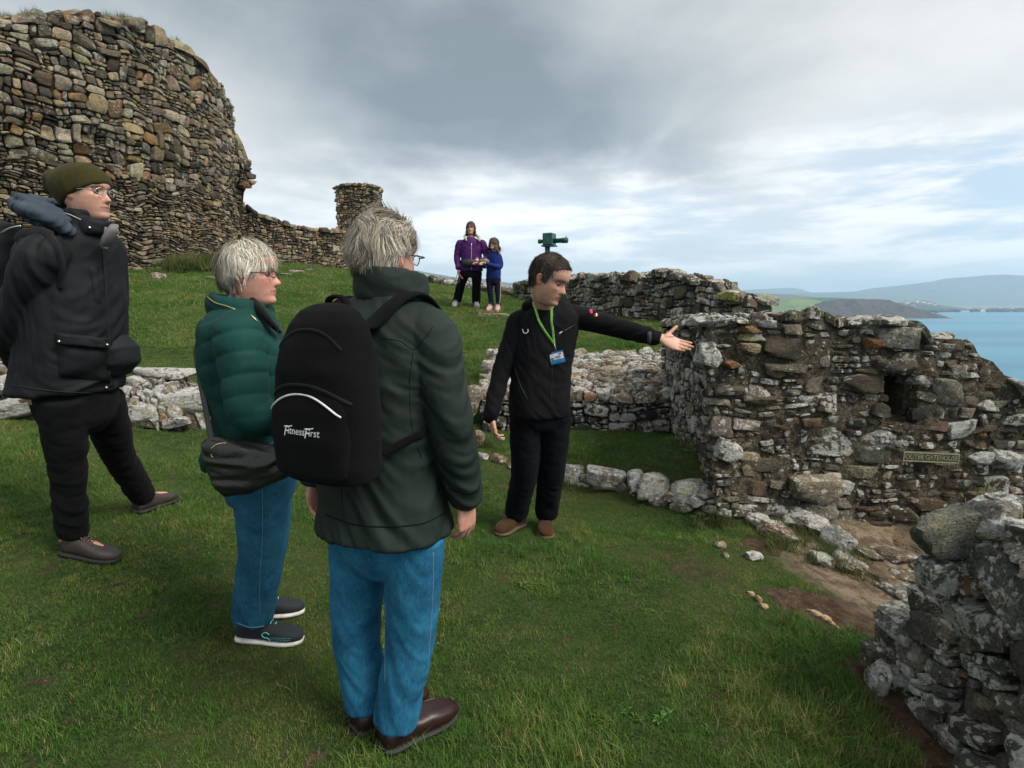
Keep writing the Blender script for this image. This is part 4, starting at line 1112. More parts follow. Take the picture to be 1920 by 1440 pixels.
outcrop('pale lichened rock outcrop on the grass behind the man in the olive beanie', -2.98, 4.78, .52, .36, .34, 2101, [(.32, -.12, .16, .20, .13, .12, (.1, -.3, .2), (.34, .31, .25)), (-.02, -.26, .08, .16, .10, .10, (0, .1, 0), (.44, .43, .40)), (-.05, .1, .36, .26, .12, .05, (0, .05, .1), (.36, .33, .27)), (.30, -.30, .02, .10, .06, .04, (0, -.2, 0), (.28, .24, .16))])
outcrop('low ledges of white and tan stone at the left edge of the lawn', -4.15, 4.72, .66, .42, .36, 2111, [(.15, -.40, .14, .24, .12, .07, (.1, -.15, .1), (.46, .45, .43)), (.40, -.42, .0, .22, .10, .08, (.1, -.25, .1), (.42, .41, .37)), (-.2, -.3, .22, .24, .12, .06, (0, 0, 0), (.36, .33, .26))])
loose('mossy_boulder', 'mossy pale boulder in the turf bank right of the man with the backpack', 'rock', [
    (877, 800, 22, 42, .14, .9, (0, .3, 0), (.38, .33, .26), .5), (895, 835, 14, 15, .1, .7, (0, .3, 0), (.33, .26, .2), .4)])
loose('flat_stone', ['white flat stone at the left end of the row in the bank', 'brown flat stone in the middle of the row in the bank', 'grey flat stone of the bank row nearest the legs of the guide'], 'stone', [
    (905, 862, 12, 7, .05, .5, (0, .1, 0), (.46, .45, .42), .8), (935, 868, 18, 9, .07, .4, (0, .1, 0), (.27, .2, .13), .3), (965, 878, 14, 8, .06, .4, (0, 0, 0), (.33, .3, .24), .6)], group='flat stones in the bank left of the guide')
loose('flat_stone', 'thin tan slab lying in the grass at the girl\'s feet', 'stone', [
    (925, 594, 34, 5, .16, .3, (0, .02, 0), (.36, .30, .2), .2), (905, 588, 22, 4, .12, .2, (0, 0, 0), (.34, .28, .19), .2)])
loose('flat_stone', ['largest loose pale stone in the grass before the tower foot', 'small pale stone just below the tower foot, above the largest one', 'thin flat stone in the grass close beside the shoulder of the beanie man', 'broad stone against the very foot of the tower, left of its neighbour', 'broad stone against the very foot of the tower, right of its neighbour', 'thin sliver of pale stone left of the hair of the woman in green'], 'stone', [
    (290, 523, 13, 8, .16, .5, (0, .1, 0), (.36, .3, .22), .4), (255, 508, 9, 5, .1, .5, (0, 0, 0), (.38, .33, .25), .4), (228, 548, 12, 3, .15, .3, (0, 0, 0), (.4, .35, .28), .4), (258, 496, 20, 8, .2, .5, (0, 0, 0), (.3, .25, .18), .4), (310, 500, 18, 6, .2, .4, (0, 0, 0), (.3, .25, .18), .4), (395, 522, 16, 2.5, .15, .4, (0, 0, 0), (.42, .38, .32), .4)], group='pale stones before the tower')
loose('flat_stone', ['middle one of three flat stones beside the head of the woman in green', 'leftmost of three flat stones beside the head of the woman in green', 'rightmost of three flat stones beside the head of the woman in green'], 'stone', [
    (552, 512, 14, 4, .2, .5, (0, 0, 0), (.42, .37, .3), .4), (532, 517, 12, 3, .2, .5, (0, 0, 0), (.4, .35, .28), .4), (580, 508, 10, 3, .2, .5, (0, 0, 0), (.36, .31, .24), .4)], group='pale stones beyond the heads')
loose('bedrock_outcrop', 'knobbly white-crusted bedrock breaking the turf at the foot of the gatehouse wall', 'rocks', [
    (1462, 1012, 34, 18, .10, .3, (0, .2, 0), (.36, .26, .19), .6), (1530, 1000, 42, 20, .14, .6, (0, .35, .2), (.38, .33, .27), .9), (1575, 1035, 26, 24, .12, .6, (0, .6, .2), (.42, .39, .35), 1.0), (1415, 1052, 17, 9, .04, .7, (0, .1, 0), (.50, .44, .37), .9), (1352, 1028, 11, 5, .04, .5, (0, 0, 0), (.4, .33, .25), .5), (1362, 1046, 6, 4, .03, .5, (0, 0, 0), (.42, .36, .3), .5), (1425, 985, 24, 12, .1, .5, (0, .1, 0), (.33, .3, .25), .9), (1600, 1070, 34, 14, .12, .4, (0, .3, 0), (.35, .30, .23), .6), (1500, 985, 30, 14, .1, .4, (0, .1, 0), (.30, .27, .22), .9), (1545, 1060, 22, 14, .08, .3, (0, .4, 0), (.33, .29, .22), .9)])
loose('bedrock_slab', 'tan worn bedrock slabs of the passage below the gatehouse wall', 'rocks', [
    (1690, 1045, 52, 9, .16, .1, (.05, .12, .3), (.24, .19, .14), .3), (1742, 1078, 34, 10, .10, .1, (.05, .25, .2), (.27, .22, .16), .3), (1650, 1082, 36, 8, .09, .0, (0, .2, .3), (.22, .17, .12), .1), (1706, 1088, 30, 7, .09, .1, (0, .1, -.4), (.2, .165, .12), .2), (1632, 1048, 30, 10, .09, .3, (0, .3, .3), (.26, .22, .17), .5), (1700, 1122, 40, 12, .08, .3, (0, .2, .2), (.33, .31, .26), .6), (1735, 1030, 70, 14, .25, .1, (0, .1, .2), (.20, .16, .11), -.2)])
loose('ochre_pebble', ['upper ochre pebble of the short curved row in the worn turf', 'middle ochre pebble of the short curved row in the worn turf', 'lowest ochre pebble of the short curved row in the worn turf'], 'pebble', [
    (1410, 1116, 8, 4, .02, .1, (0, .3, 0), (.48, .33, .18), -.3), (1424, 1128, 6, 6, .02, .5, (0, .3, 0), (.48, .34, .2), -.3), (1434, 1143, 7, 6, .02, .5, (0, 0, 0), (.5, .36, .2), -.3)], plain('ochre_rock', (.30, .215, .125), .95, var=.3, sc=60, bmp=.01), group='ochre pebbles in the worn turf')
loose('ochre_pebble', ['largest ochre rock at the left end of the line in the bare earth', 'second ochre rock of the line in the bare earth', 'third ochre rock of the line in the bare earth', 'smallest ochre rock at the right end of the line in the bare earth'], 'pebble', [
    (1535, 1156, 13, 6, .03, .1, (0, .3, 0), (.48, .34, .2), -.3), (1552, 1166, 10, 6, .025, .0, (0, .3, 0), (.48, .34, .2), -.3), (1562, 1174, 6, 4, .02, .4, (0, .5, 0), (.5, .36, .2), -.3), (1572, 1181, 5, 3, .02, .4, (0, .5, 0), (.5, .36, .2), -.3)], bpy.data.materials['ochre_rock'], group='ochre rocks in the bare earth')

# ---- name plate
def plate():
    c = P(1743, 857, MY - .32); rt = Matrix.Rotation(.045, 3, 'Y')
    k = (MY - .32) / FPX
    w2, h2 = 54 * k, 9.5 * k
    g = Geo(); g.add(*box(c, (w2, .012, h2), rt))
    o = g.build('name_plate', plain('aged_bronze', (.10, .105, .075), .55, .4, var=.35, sc=40, bmp=.004), None, False)
    based(o, c); tag(o, 'narrow bronze plate lettered OUTER GATEHOUSE fixed to the rubble wall', 'sign')
    m_l = plain('brass_letter', (.30, .28, .17), .5, .4, var=.3, sc=60)
    g = Geo()
    for dx, dz, sx, sz in ((0, h2 - .004, w2, .003), (0, -h2 + .004, w2, .003), (-w2 + .004, 0, .003, h2 - .007), (w2 - .004, 0, .003, h2 - .007)):
        q = np.array(rt) @ np.array((dx, -.014, dz)); g.add(*box(c + q, (sx, .004, sz), rt))
    g.build('rim', m_l, o, False)
    V, F = text_mesh('OUTER GATEHOUSE', .047, .003)
    s = (w2 * 1.86) / (V[:, 0].max() - V[:, 0].min()); V[:, 0] *= s; V[:, 1] *= .043 / .047 * 1.05
    W = np.stack([V[:, 0], -.015 - V[:, 2], V[:, 1]], -1) @ np.array(rt).T + c
    g = Geo(); g.add(W, F); g.build('lettering', m_l, o, False)
plate()

# ================================================================== GRASS (blade tufts scattered over the turf; one object, it is ground cover)
def grass_mat(name, a, b_, tip, dry):
    m, t, b = newmat(name)
    p = N(t, 'ShaderNodeNewGeometry').outputs['Position']
    oi = N(t, 'ShaderNodeObjectInfo').outputs['Random']
    g = noise(t, p, 1.6, 5, 0.6, .4); g2 = noise(t, p, 9, 4, 0.6)
    vc = N(t, 'ShaderNodeVertexColor', layer_name='Col'); sp = N(t, 'ShaderNodeSeparateColor'); L(t, vc.outputs[0], sp.inputs[0])
    c = mixc(t, oi, a, b_)
    c = mixc(t, ramp(t, g, 0.44, 0.62, 0, .55), c, tip)
    # single dead blades: chosen per blade (r), more of them in worn patches
    dd = ramp(t, mathn(t, 'ADD', sp.outputs[0], mathn(t, 'ADD', mathn(t, 'MULTIPLY', mathn(t, 'SUBTRACT', g2, .5), 0.9), mathn(t, 'MULTIPLY', mathn(t, 'SUBTRACT', g, .5), 0.8))), .85, .97)
    c = mixc(t, dd, c, dry)
    L(t, c, b.inputs['Base Color']); b.inputs['Roughness'].default_value = .55; b.inputs['Specular IOR Level'].default_value = .25
    tr = N(t, 'ShaderNodeBsdfTranslucent'); L(t, c, tr.inputs[0])
    ms = N(t, 'ShaderNodeMixShader'); ms.inputs[0].default_value = .3
    out = t.nodes['Material Output']; L(t, b.outputs[0], ms.inputs[1]); L(t, tr.outputs[0], ms.inputs[2]); L(t, ms.outputs[0], out.inputs[0])
    return m
m_grass = grass_mat('grass_blades', (0.044, 0.120, 0.017), (0.090, 0.190, 0.030), (0.155, 0.225, 0.045), (0.34, 0.27, 0.12))
m_straw = grass_mat('long_grass', (0.05, 0.085, 0.02), (0.09, 0.12, 0.03), (0.17, 0.16, 0.06), (0.28, 0.22, 0.10))
def tuft(name, n, hgt, spread, wid, seed, mat, lean=.7, segs=3):
    r = np.random.RandomState(seed); V = []; F = []; C = []
    for i in range(n):
        a = r.uniform(0, 6.283); rr = spread * math.sqrt(r.uniform()); bx, by = rr * math.cos(a), rr * math.sin(a)
        h = hgt * r.uniform(.45, 1.1); az = r.uniform(0, 6.283); ln = lean * r.uniform(.15, 1.2)
        d = np.array((math.cos(az), math.sin(az), 0)); s = np.array((-d[1], d[0], 0)); w_ = wid * r.uniform(.6, 1.2)
        tone = r.uniform(); b0 = len(V)
        for k in range(segs + 1):
            t = k / segs
            c = np.array((bx, by, -.004)) + d * (ln * h * t * t) + np.array((0, 0, h * (t - .28 * ln * t * t)))
            ww = w_ * (1 - t ** 1.6)
            if k < segs: V += [c - s * ww, c + s * ww]; C += [(tone, 0, 0)] * 2
            else: V.append(c); C.append((tone, 0, 0))
        for k in range(segs - 1): F.append([b0 + 2 * k, b0 + 2 * k + 1, b0 + 2 * k + 3, b0 + 2 * k + 2])
        F.append([b0 + 2 * segs - 2, b0 + 2 * segs - 1, b0 + 2 * segs])
    me = raw_mesh(name, V, F, [mat], False, None, C)
    return bpy.data.objects.new(name, me)
tcol = bpy.data.collections.new('grass_tufts')
tl = [tuft('a%d' % i, 36, .025, .045, .0011, 100 + i, m_grass) for i in range(6)]          # short lawn, near
tl += [tuft('b%d' % i, 26, .060, .05, .0012, 200 + i, m_grass, 1.0) for i in range(3)]      # longer, lush
tl += [tuft('c%d' % i, 40, .045, .10, .0028, 300 + i, m_grass, .8, 2) for i in range(4)]    # far lawn
tl += [tuft('d%d' % i, 40, .16, .05, .0016, 400 + i, m_straw, .8, 4) for i in range(2)]     # long hanging grass by the stones
def rosette(name, seed):
    r = np.random.RandomState(seed); V = []; F = []; C = []
    for i in range(14):
        a = r.uniform(0, 6.283); d = np.array((math.cos(a), math.sin(a), 0)); s_ = np.array((-d[1], d[0], 0)); l = r.uniform(.012, .026); z = r.uniform(.004, .016)
        c = d * r.uniform(.002, .02); b0 = len(V); up = np.array((0, 0, 1.))
        V += [c + up * z * .5, c + d * l * .5 + s_ * l * .28 + up * z, c + d * l + up * z * .8, c + d * l * .5 - s_ * l * .28 + up * z]; F.append([b0, b0 + 1, b0 + 2, b0 + 3]); C += [(.1, 0, 0)] * 4
    return bpy.data.objects.new(name, raw_mesh(name, V, F, [m_grass], False, None, C))
tl += [rosette('e%d' % i, 500 + i) for i in range(2)]
for i, o in enumerate(tl):
    o.name = 'tuft_%02d' % i; tcol.objects.link(o)
def blocked(x, y):
    """no turf under the walls"""
    b = np.zeros(len(x), bool)
    b |= (x > -.15 + 0) & (x < 2.2) & (y > 5.38) & (y < 6.8)
    b |= (x > 1.47) & (x < 4.6) & (y > 3.72) & (y < 5.7)
    b |= (x > 1.56) & (y < 2.15)
    b |= (np.hypot(x - TC[0], y - TC[1]) < TR + .05)
    def seg(p, q, w0, w1):
        p = np.array(p); q = np.array(q); l = np.linalg.norm(q - p); d = (q - p) / l; n = np.array((d[1], -d[0]))
        a = (x - p[0]) * d[0] + (y - p[1]) * d[1]; w_ = (x - p[0]) * n[0] + (y - p[1]) * n[1]
        return (a > 0) & (a < l) & (w_ < w0) & (w_ > -w1)
    b |= seg((.12, 13.6), (3.62, 7.35), .02, .7) | seg((.3, 4.68), (1.4, 3.9), .04, .14)
    return b
def scatter():
    r = np.random.RandomState(5); PTS = []
    # density falls with distance; only what the lawn in front of the lens and a few steps aside can show
    bands = [(0.9, 2.6, 1500, 0), (2.6, 4.2, 1100, 0), (4.2, 6.5, 650, 0), (6.5, 10, 330, 1), (10, 20, 170, 1)]
    for y0, y1, dn, kind in bands:
        dn = dn * 1.15
        xl, xr = -1.12 * y1 - .6, min(1.0 * y1 + .6, 4.6)
        n = int((xr - xl) * (y1 - y0) * dn)
        x = r.uniform(xl, xr, n); y = r.uniform(y0, y1, n)
        k = (np.abs(x) < 1.08 * y + .7)
        x, y = x[k], y[k]
        k = ~blocked(x, y) & (y < 17.6 + np.maximum(0, -x) * .9)
        x, y = x[k], y[k]
        d = dirt_amt(x, y)
        rk = np.sqrt(((x - 2.4) / .85) ** 2 + ((y - 3.15) / .85) ** 2) < .95
        k = (r.uniform(size=len(x)) > d * 1.15) & ~rk
        x, y, d = x[k], y[k], d[k]
        z = gz(x, y)
        p = np.stack([x, y, 0 * x], -1)
        lush = fbm(p * 1.4 + 3, 3) + .5 * pn(p * 6)
        # thick growth in the shelter of the stones and at the lower right
        lush = lush + .55 * np.clip(1 - np.hypot((x - 1.1) / .5, (y - 1.75) / .75), 0, 1) + .5 * np.clip(1 - np.abs(y - 4.75) / .4, 0, 1) * ((x > .4) & (x < 1.6)) + .8 * np.clip(1 - np.hypot((x - 1.95) / .5, (y - 3.35) / .3), 0, 1)
        sc = (.85 + .55 * np.clip(lush, -.6, 1.0)) * r.uniform(.7, 1.25, len(x)) * np.clip(1 - d * .8, .35, 1)
        idx = np.where(r.uniform(size=len(x)) < np.clip(lush * .8, 0.03, .8), 6 + r.randint(0, 3, len(x)), r.randint(0, 6, len(x)))
        if kind: idx = 9 + r.randint(0, 4, len(x)); sc = sc * np.where(y > 10, 1.25, 1.0)
        if not kind: idx = np.where((fbm(p * 2.3 + 40, 2) > .33) & (r.uniform(size=len(x)) < .10), 15 + r.randint(0, 2, len(x)), idx)
        PTS.append(np.c_[x, y, z, sc, idx, r.uniform(0, 6.283, len(x))])
    # long grass hanging at stone feet: (x, y, n, spread)
    for cx, cy, n, s in ((1.44, 3.80, 26, .06), (1.47, 3.95, 14, .05), (1.95, 3.42, 22, .12), (2.1, 3.3, 14, .1), (1.50, 1.9, 10, .25), (.55, 4.55, 8, .1), (-.35, 4.95, 16, .15), (-.2, 4.9, 8, .2), (1.72, 3.45, 12, .1)):
        x = r.normal(cx, s, n); y = r.normal(cy, s, n)
        PTS.append(np.c_[x, y, gz(x, y), r.uniform(.5, 1.0, n), 13 + r.randint(0, 2, n), r.uniform(0, 6.283, n)])
    # turf on the crest behind and rank grass by the tower foot
    for _ in range(420):
        px = r.uniform(320, 400); q = ground_hit(px, r.uniform(492, 512), 9, 15)
        PTS.append(np.array([[q[0] + r.normal(0, .1), q[1] + r.normal(0, .15), q[2] + r.uniform(0, .16), r.uniform(1.2, 2.4), 13 + r.randint(0, 2), r.uniform(0, 6.28)]]))
    # on the wall heads
    for _ in range(520):
        a = r.uniform(2.5, 13.2); b = r.uniform(-.1, .7); x, y = tower_base(np.array(a), -b, 7.0)
        if float(pn(np.array([a * 1.2, 3., .1]))) < -.05: continue
        PTS.append(np.array([[float(x), float(y), tower_top(a) + .02 + .25 * b, r.uniform(.6, 1.3), 13 + r.randint(0, 2), r.uniform(0, 6.28)]]))
    for x0, x1, y0, y1, n in ((.3, 1.2, 5.9, 6.15, 60), (0, 1.9, 5.4, 6.7, 30)):
        x = r.uniform(x0, x1, n); y = r.uniform(y0, y1, n); PTS.append(np.c_[x, y, .64 + .185 * (y - 5.35), r.uniform(.5, .9, n), r.randint(0, 9, n), r.uniform(0, 6.2, n)])
    return np.concatenate(PTS)
def make_grass():
    A = scatter()
    me = bpy.data.meshes.new('grass'); me.vertices.add(len(A)); me.vertices.foreach_set('co', A[:, :3].astype(np.float32).ravel())
    def attr(nm, ty, v, key='value'):
        a = me.attributes.new(nm, ty, 'POINT'); a.data.foreach_set(key, v)
    attr('sc', 'FLOAT', A[:, 3].astype(np.float32)); attr('idx', 'INT', A[:, 4].astype(np.int32))
    r = np.random.RandomState(3)
    rot = np.c_[r.normal(0, .13, len(A)), r.normal(0, .13, len(A)), A[:, 5]].astype(np.float32)
    attr('rot', 'FLOAT_VECTOR', rot.ravel(), 'vector')
    me.materials.append(m_grass)
    o = link('grass', me)
    ng = bpy.data.node_groups.new('grass_scatter', 'GeometryNodeTree')
    ng.interface.new_socket('Geometry', in_out='INPUT', socket_type='NodeSocketGeometry')
    ng.interface.new_socket('Geometry', in_out='OUTPUT', socket_type='NodeSocketGeometry')
    gi = ng.nodes.new('NodeGroupInput'); go = ng.nodes.new('NodeGroupOutput')
    ip = ng.nodes.new('GeometryNodeInstanceOnPoints'); ci = ng.nodes.new('GeometryNodeCollectionInfo')
    ci.inputs['Collection'].default_value = tcol; ci.inputs['Separate Children'].default_value = True; ci.inputs['Reset Children'].default_value = True
    def na(nm, ty):
        n = ng.nodes.new('GeometryNodeInputNamedAttribute'); n.data_type = ty; n.inputs['Name'].default_value = nm; return n.outputs['Attribute']
    ng.links.new(gi.outputs[0], ip.inputs['Points']); ng.links.new(ci.outputs[0], ip.inputs['Instance'])
    ip.inputs['Pick Instance'].default_value = True
    ng.links.new(na('idx', 'INT'), ip.inputs['Instance Index']); ng.links.new(na('sc', 'FLOAT'), ip.inputs['Scale'])
    er = ng.nodes.new('FunctionNodeEulerToRotation'); ng.links.new(na('rot', 'FLOAT_VECTOR'), er.inputs[0]); ng.links.new(er.outputs[0], ip.inputs['Rotation'])
    ng.links.new(ip.outputs[0], go.inputs[0])
    md = o.modifiers.new('scatter', 'NODES'); md.node_group = ng
    tag(o, 'short green lawn grass with straw coloured blades covering the hilltop', 'grass', kind='stuff')
    print('TUFTS', len(A))
make_grass()

# ---- air: far things fade to blue grey
def haze():
    V, F = box((0, 5200, 172), (13900, 8150, 236))
    o = link('haze', raw_mesh('haze', V, F, [], False))
    m = bpy.data.materials.new('air'); m.use_nodes = True; t = m.node_tree; t.nodes.clear()
    v = N(t, 'ShaderNodeVolumePrincipled'); v.inputs['Color'].default_value = (.56, .78, 1.0, 1); v.inputs['Density'].default_value = HAZE
    v.inputs['Anisotropy'].default_value = .2
    L(t, v.outputs[0], N(t, 'ShaderNodeOutputMaterial').inputs['Volume'])
    o.data.materials.append(m)
    tag(o, 'blue grey sea haze over the bay and mountains', 'haze', kind='stuff')
HAZE = 0.00014
scene.cycles.volume_bounces = 2
haze()

# ================================================================== PEOPLE
m_skin = skin('skin')
m_eye = vcol('eye', .15, .02)
m_hair = vcol('hair_strands', .7, .25, 200)
PROF = np.array([(-.03, .27), (.0, .355), (.03, .395), (.06, .412), (.09, .408), (.12, .392), (.15, .388), (.18, .412), (.20, .405), (.208, .398), (.216, .408), (.235, .422), (.255, .412), (.28, .412), (.295, .435), (.315, .49), (.335, .515), (.355, .51), (.39, .485), (.43, .458), (.47, .436), (.50, .426), (.54, .438), (.575, .452), (.62, .456), (.70, .450), (.78, .425), (.85, .375), (.92, .275), (.97, .16), (1.0, .02)])
SIDE = np.array([(-.03, .25), (.0, .33), (.05, .385), (.12, .375), (.2, .385), (.3, .395), (.40, .385), (.47, .372), (.50, .366), (.53, .376), (.575, .430), (.62, .445), (.70, .440), (.78, .415), (.85, .365), (.92, .27), (.97, .155), (1.0, .02)])
WID = np.array([(-.03, .14), (.0, .17), (.05, .205), (.1, .235), (.2, .272), (.3, .298), (.4, .315), (.5, .325), (.6, .335), (.7, .335), (.8, .308), (.88, .25), (.94, .18), (.98, .10), (1.0, .02)])
BACK = np.array([(-.03, -.02), (.05, -.06), (.1, -.12), (.2, -.23), (.3, -.31), (.4, -.36), (.5, -.40), (.6, -.43), (.7, -.43), (.8, -.385), (.88, -.30), (.94, -.2), (.98, -.1), (1.0, -.02)])
def head_grid(nt=72, wide=1.0, nose=1.0):
    z = np.unique(np.concatenate([np.linspace(-.03, 1.0, 60), np.linspace(.17, .36, 24)])); th = np.linspace(0, 2 * math.pi, nt, endpoint=False)
    G = np.zeros((len(z), nt, 3))
    for i, zz in enumerate(z):
        yc_ = np.interp(zz, PROF[:, 0], PROF[:, 1]); ys_ = np.interp(zz, SIDE[:, 0], SIDE[:, 1]); w_ = np.interp(zz, WID[:, 0], WID[:, 1]) * wide; yb = np.interp(zz, BACK[:, 0], BACK[:, 1])
        s, c = np.sin(th), np.cos(th); y0 = -.03
        x = w_ * np.sign(s) * np.abs(s) ** .92
        y = np.where(c > 0, y0 + (ys_ - y0) * np.abs(c) ** .88, y0 - (y0 - yb) * np.abs(c) ** .95)
        sg = np.interp(zz, (0, .12, .2, .25, .30, .36, .45, .55, .65), (.13, .11, .10, .08, .060, .050, .036, .05, .2))
        y = y + np.where(c > 0, (yc_ - ys_) * np.exp(-(x / sg) ** 2), 0) * (nose if .28 < zz < .5 else 1)
        y = y - .028 * np.exp(-((np.abs(x) - .135) / .06) ** 2 - ((zz - .49) / .05) ** 2) * (c > 0)
        y = y + .022 * np.exp(-((np.abs(x) - .17) / .07) ** 2 - ((zz - .38) / .06) ** 2) * (c > 0)
        G[i, :, 0] = x; G[i, :, 1] = y; G[i, :, 2] = zz
    return G
class Head:
    def __init__(s, O, yaw, pitch=0, roll=0, H=.235, wide=1.0):
        """yaw: compass of the nose, 0 = +x, 90 = +y; pitch: nose up is positive"""
        s.O = np.asarray(O, float); s.H = H; s.wide = wide
        R_ = Matrix.Rotation(math.radians(yaw - 90), 3, 'Z') @ Matrix.Rotation(math.radians(pitch), 3, 'X') @ Matrix.Rotation(math.radians(roll), 3, 'Y')
        s.R = np.array(R_)                              # columns: right, forward, up
        s.G = head_grid(wide=wide)
        # keep the ear axis where it was asked for when the head is pitched
        s.O = s.O - s.w((0, 0, .45)) + s.O + np.array((0, 0, .45 * H))
    def w(s, p): return s.O + s.H * (np.asarray(p, float) @ s.R.T)
    def l(s, p): return ((np.asarray(p, float) - s.O) @ s.R) / s.H
    def geo(s, g):
        G = s.G; nz, nt, _ = G.shape; V = s.w(G.reshape(-1, 3)); F = []
        for i in range(nz - 1):
            for j in range(nt): F.append([i * nt + j, i * nt + (j + 1) % nt, (i + 1) * nt + (j + 1) % nt, (i + 1) * nt + j])
        F += [list(range(nt))[::-1], [(nz - 1) * nt + j for j in range(nt)]]
        g.add(V, F)
        for sx in (-1, 1):
            W = .322 * s.wide
            pts = [(sx * W, -.0, .37), (sx * (W + .015), -.045, .42), (sx * (W + .045), -.075, .50), (sx * (W + .04), -.05, .555), (sx * (W + .01), .0, .555), (sx * W, .01, .50)]
            g.add(*tube([s.w(p) for p in pts], [.0035 * s.H / .235 + .001] * 6, 8, 4))
            g.add(*tube([s.w((sx * (W - .01), -.01, .36)), s.w((sx * (W + .012), -.035, .44)), s.w((sx * (W + .02), -.03, .52))], [(.012 * s.H / .235, .0045), (.016 * s.H / .235, .004), (.013 * s.H / .235, .004)], 10, 4, side=s.R[:, 1]))
    def color(s, V, base, hairc, brow=True, lip=(.36, .13, .11), stubble=0.0):
        q = s.l(V); x, y, z = q[:, 0], q[:, 1], q[:, 2]; ax = np.abs(x)
        c = np.tile(np.array(base, float), (len(V), 1))
        def mix(m_, col):
            m_ = np.clip(m_, 0, 1)[:, None]; c[:] = c * (1 - m_) + np.array(col) * m_
        hd = (z > -.1) & (z < 1.05) & (np.abs(y) < .6) & (ax < .5)
        red = tuple(np.array(base) * (1.08, .66, .60))
        mix(.5 * np.exp(-((ax - .17) / .09) ** 2 - ((z - .36) / .09) ** 2) * (y > .2) * hd, red)
        mix(.55 * np.exp(-(x / .06) ** 2 - ((z - .335) / .04) ** 2) * (y > .42) * hd, red)
        mix(.65 * (ax > .315 * s.wide) * (z > .33) * (z < .6) * (np.abs(y + .03) < .1) * hd, red)
        if stubble: mix(stubble * np.clip((.30 - z) * 8, 0, 1) * (y > .08) * (z > -.03) * hd, (.16, .12, .10))
        mix(.85 * (ax < .115 - .25 * np.abs(z - .208)) * (np.abs(z - .21) < .030) * (y > .33) * hd, lip)
        mix(.9 * (ax < .11) * (np.abs(z - .2085) < .0065) * (y > .33) * hd, (.10, .03, .03))
        mix(.8 * np.exp(-((ax - .035) / .016) ** 2 - ((z - .292) / .012) ** 2) * (y > .38) * hd, (.10, .04, .03))
        if brow: mix(.8 * np.exp(-((z - .578 + .25 * np.abs(ax - .14)) / .016) ** 2) * (ax > .05) * (ax < .225) * (y > .25) * hd, hairc)
        mix(.75 * np.exp(-((z - .520 + .9 * (ax - .135) ** 2 * 4) / .008) ** 2) * (ax > .07) * (ax < .205) * (y > .25) * hd, (.07, .04, .03))
        return c
    def eyes(s, parent, iris=(.035, .03, .022)):
        for sx in (-1, 1):
            D, F = cubesphere(8); c = s.w((sx * .130 * s.wide, .326, .495)); V = c + D * .048 * s.H
            d = D @ s.R; f = d[:, 1]
            col = np.where(f[:, None] > .955, np.array((.01, .01, .01)), np.where(f[:, None] > .60, np.array(iris), np.array((.22, .19, .17))))
            g = Geo(); g.add(V, F, 0, col); g.build('eye', m_eye, parent)
def scalp(head, zmin):
    """cells of the head grid that carry hair; zmin: hairline height as function of y"""
    G = head.G; q = G.reshape(-1, 3)
    zl = np.interp(q[:, 1], [a for a, _ in zmin], [b for _, b in zmin])
    return q[:, 2] > zl
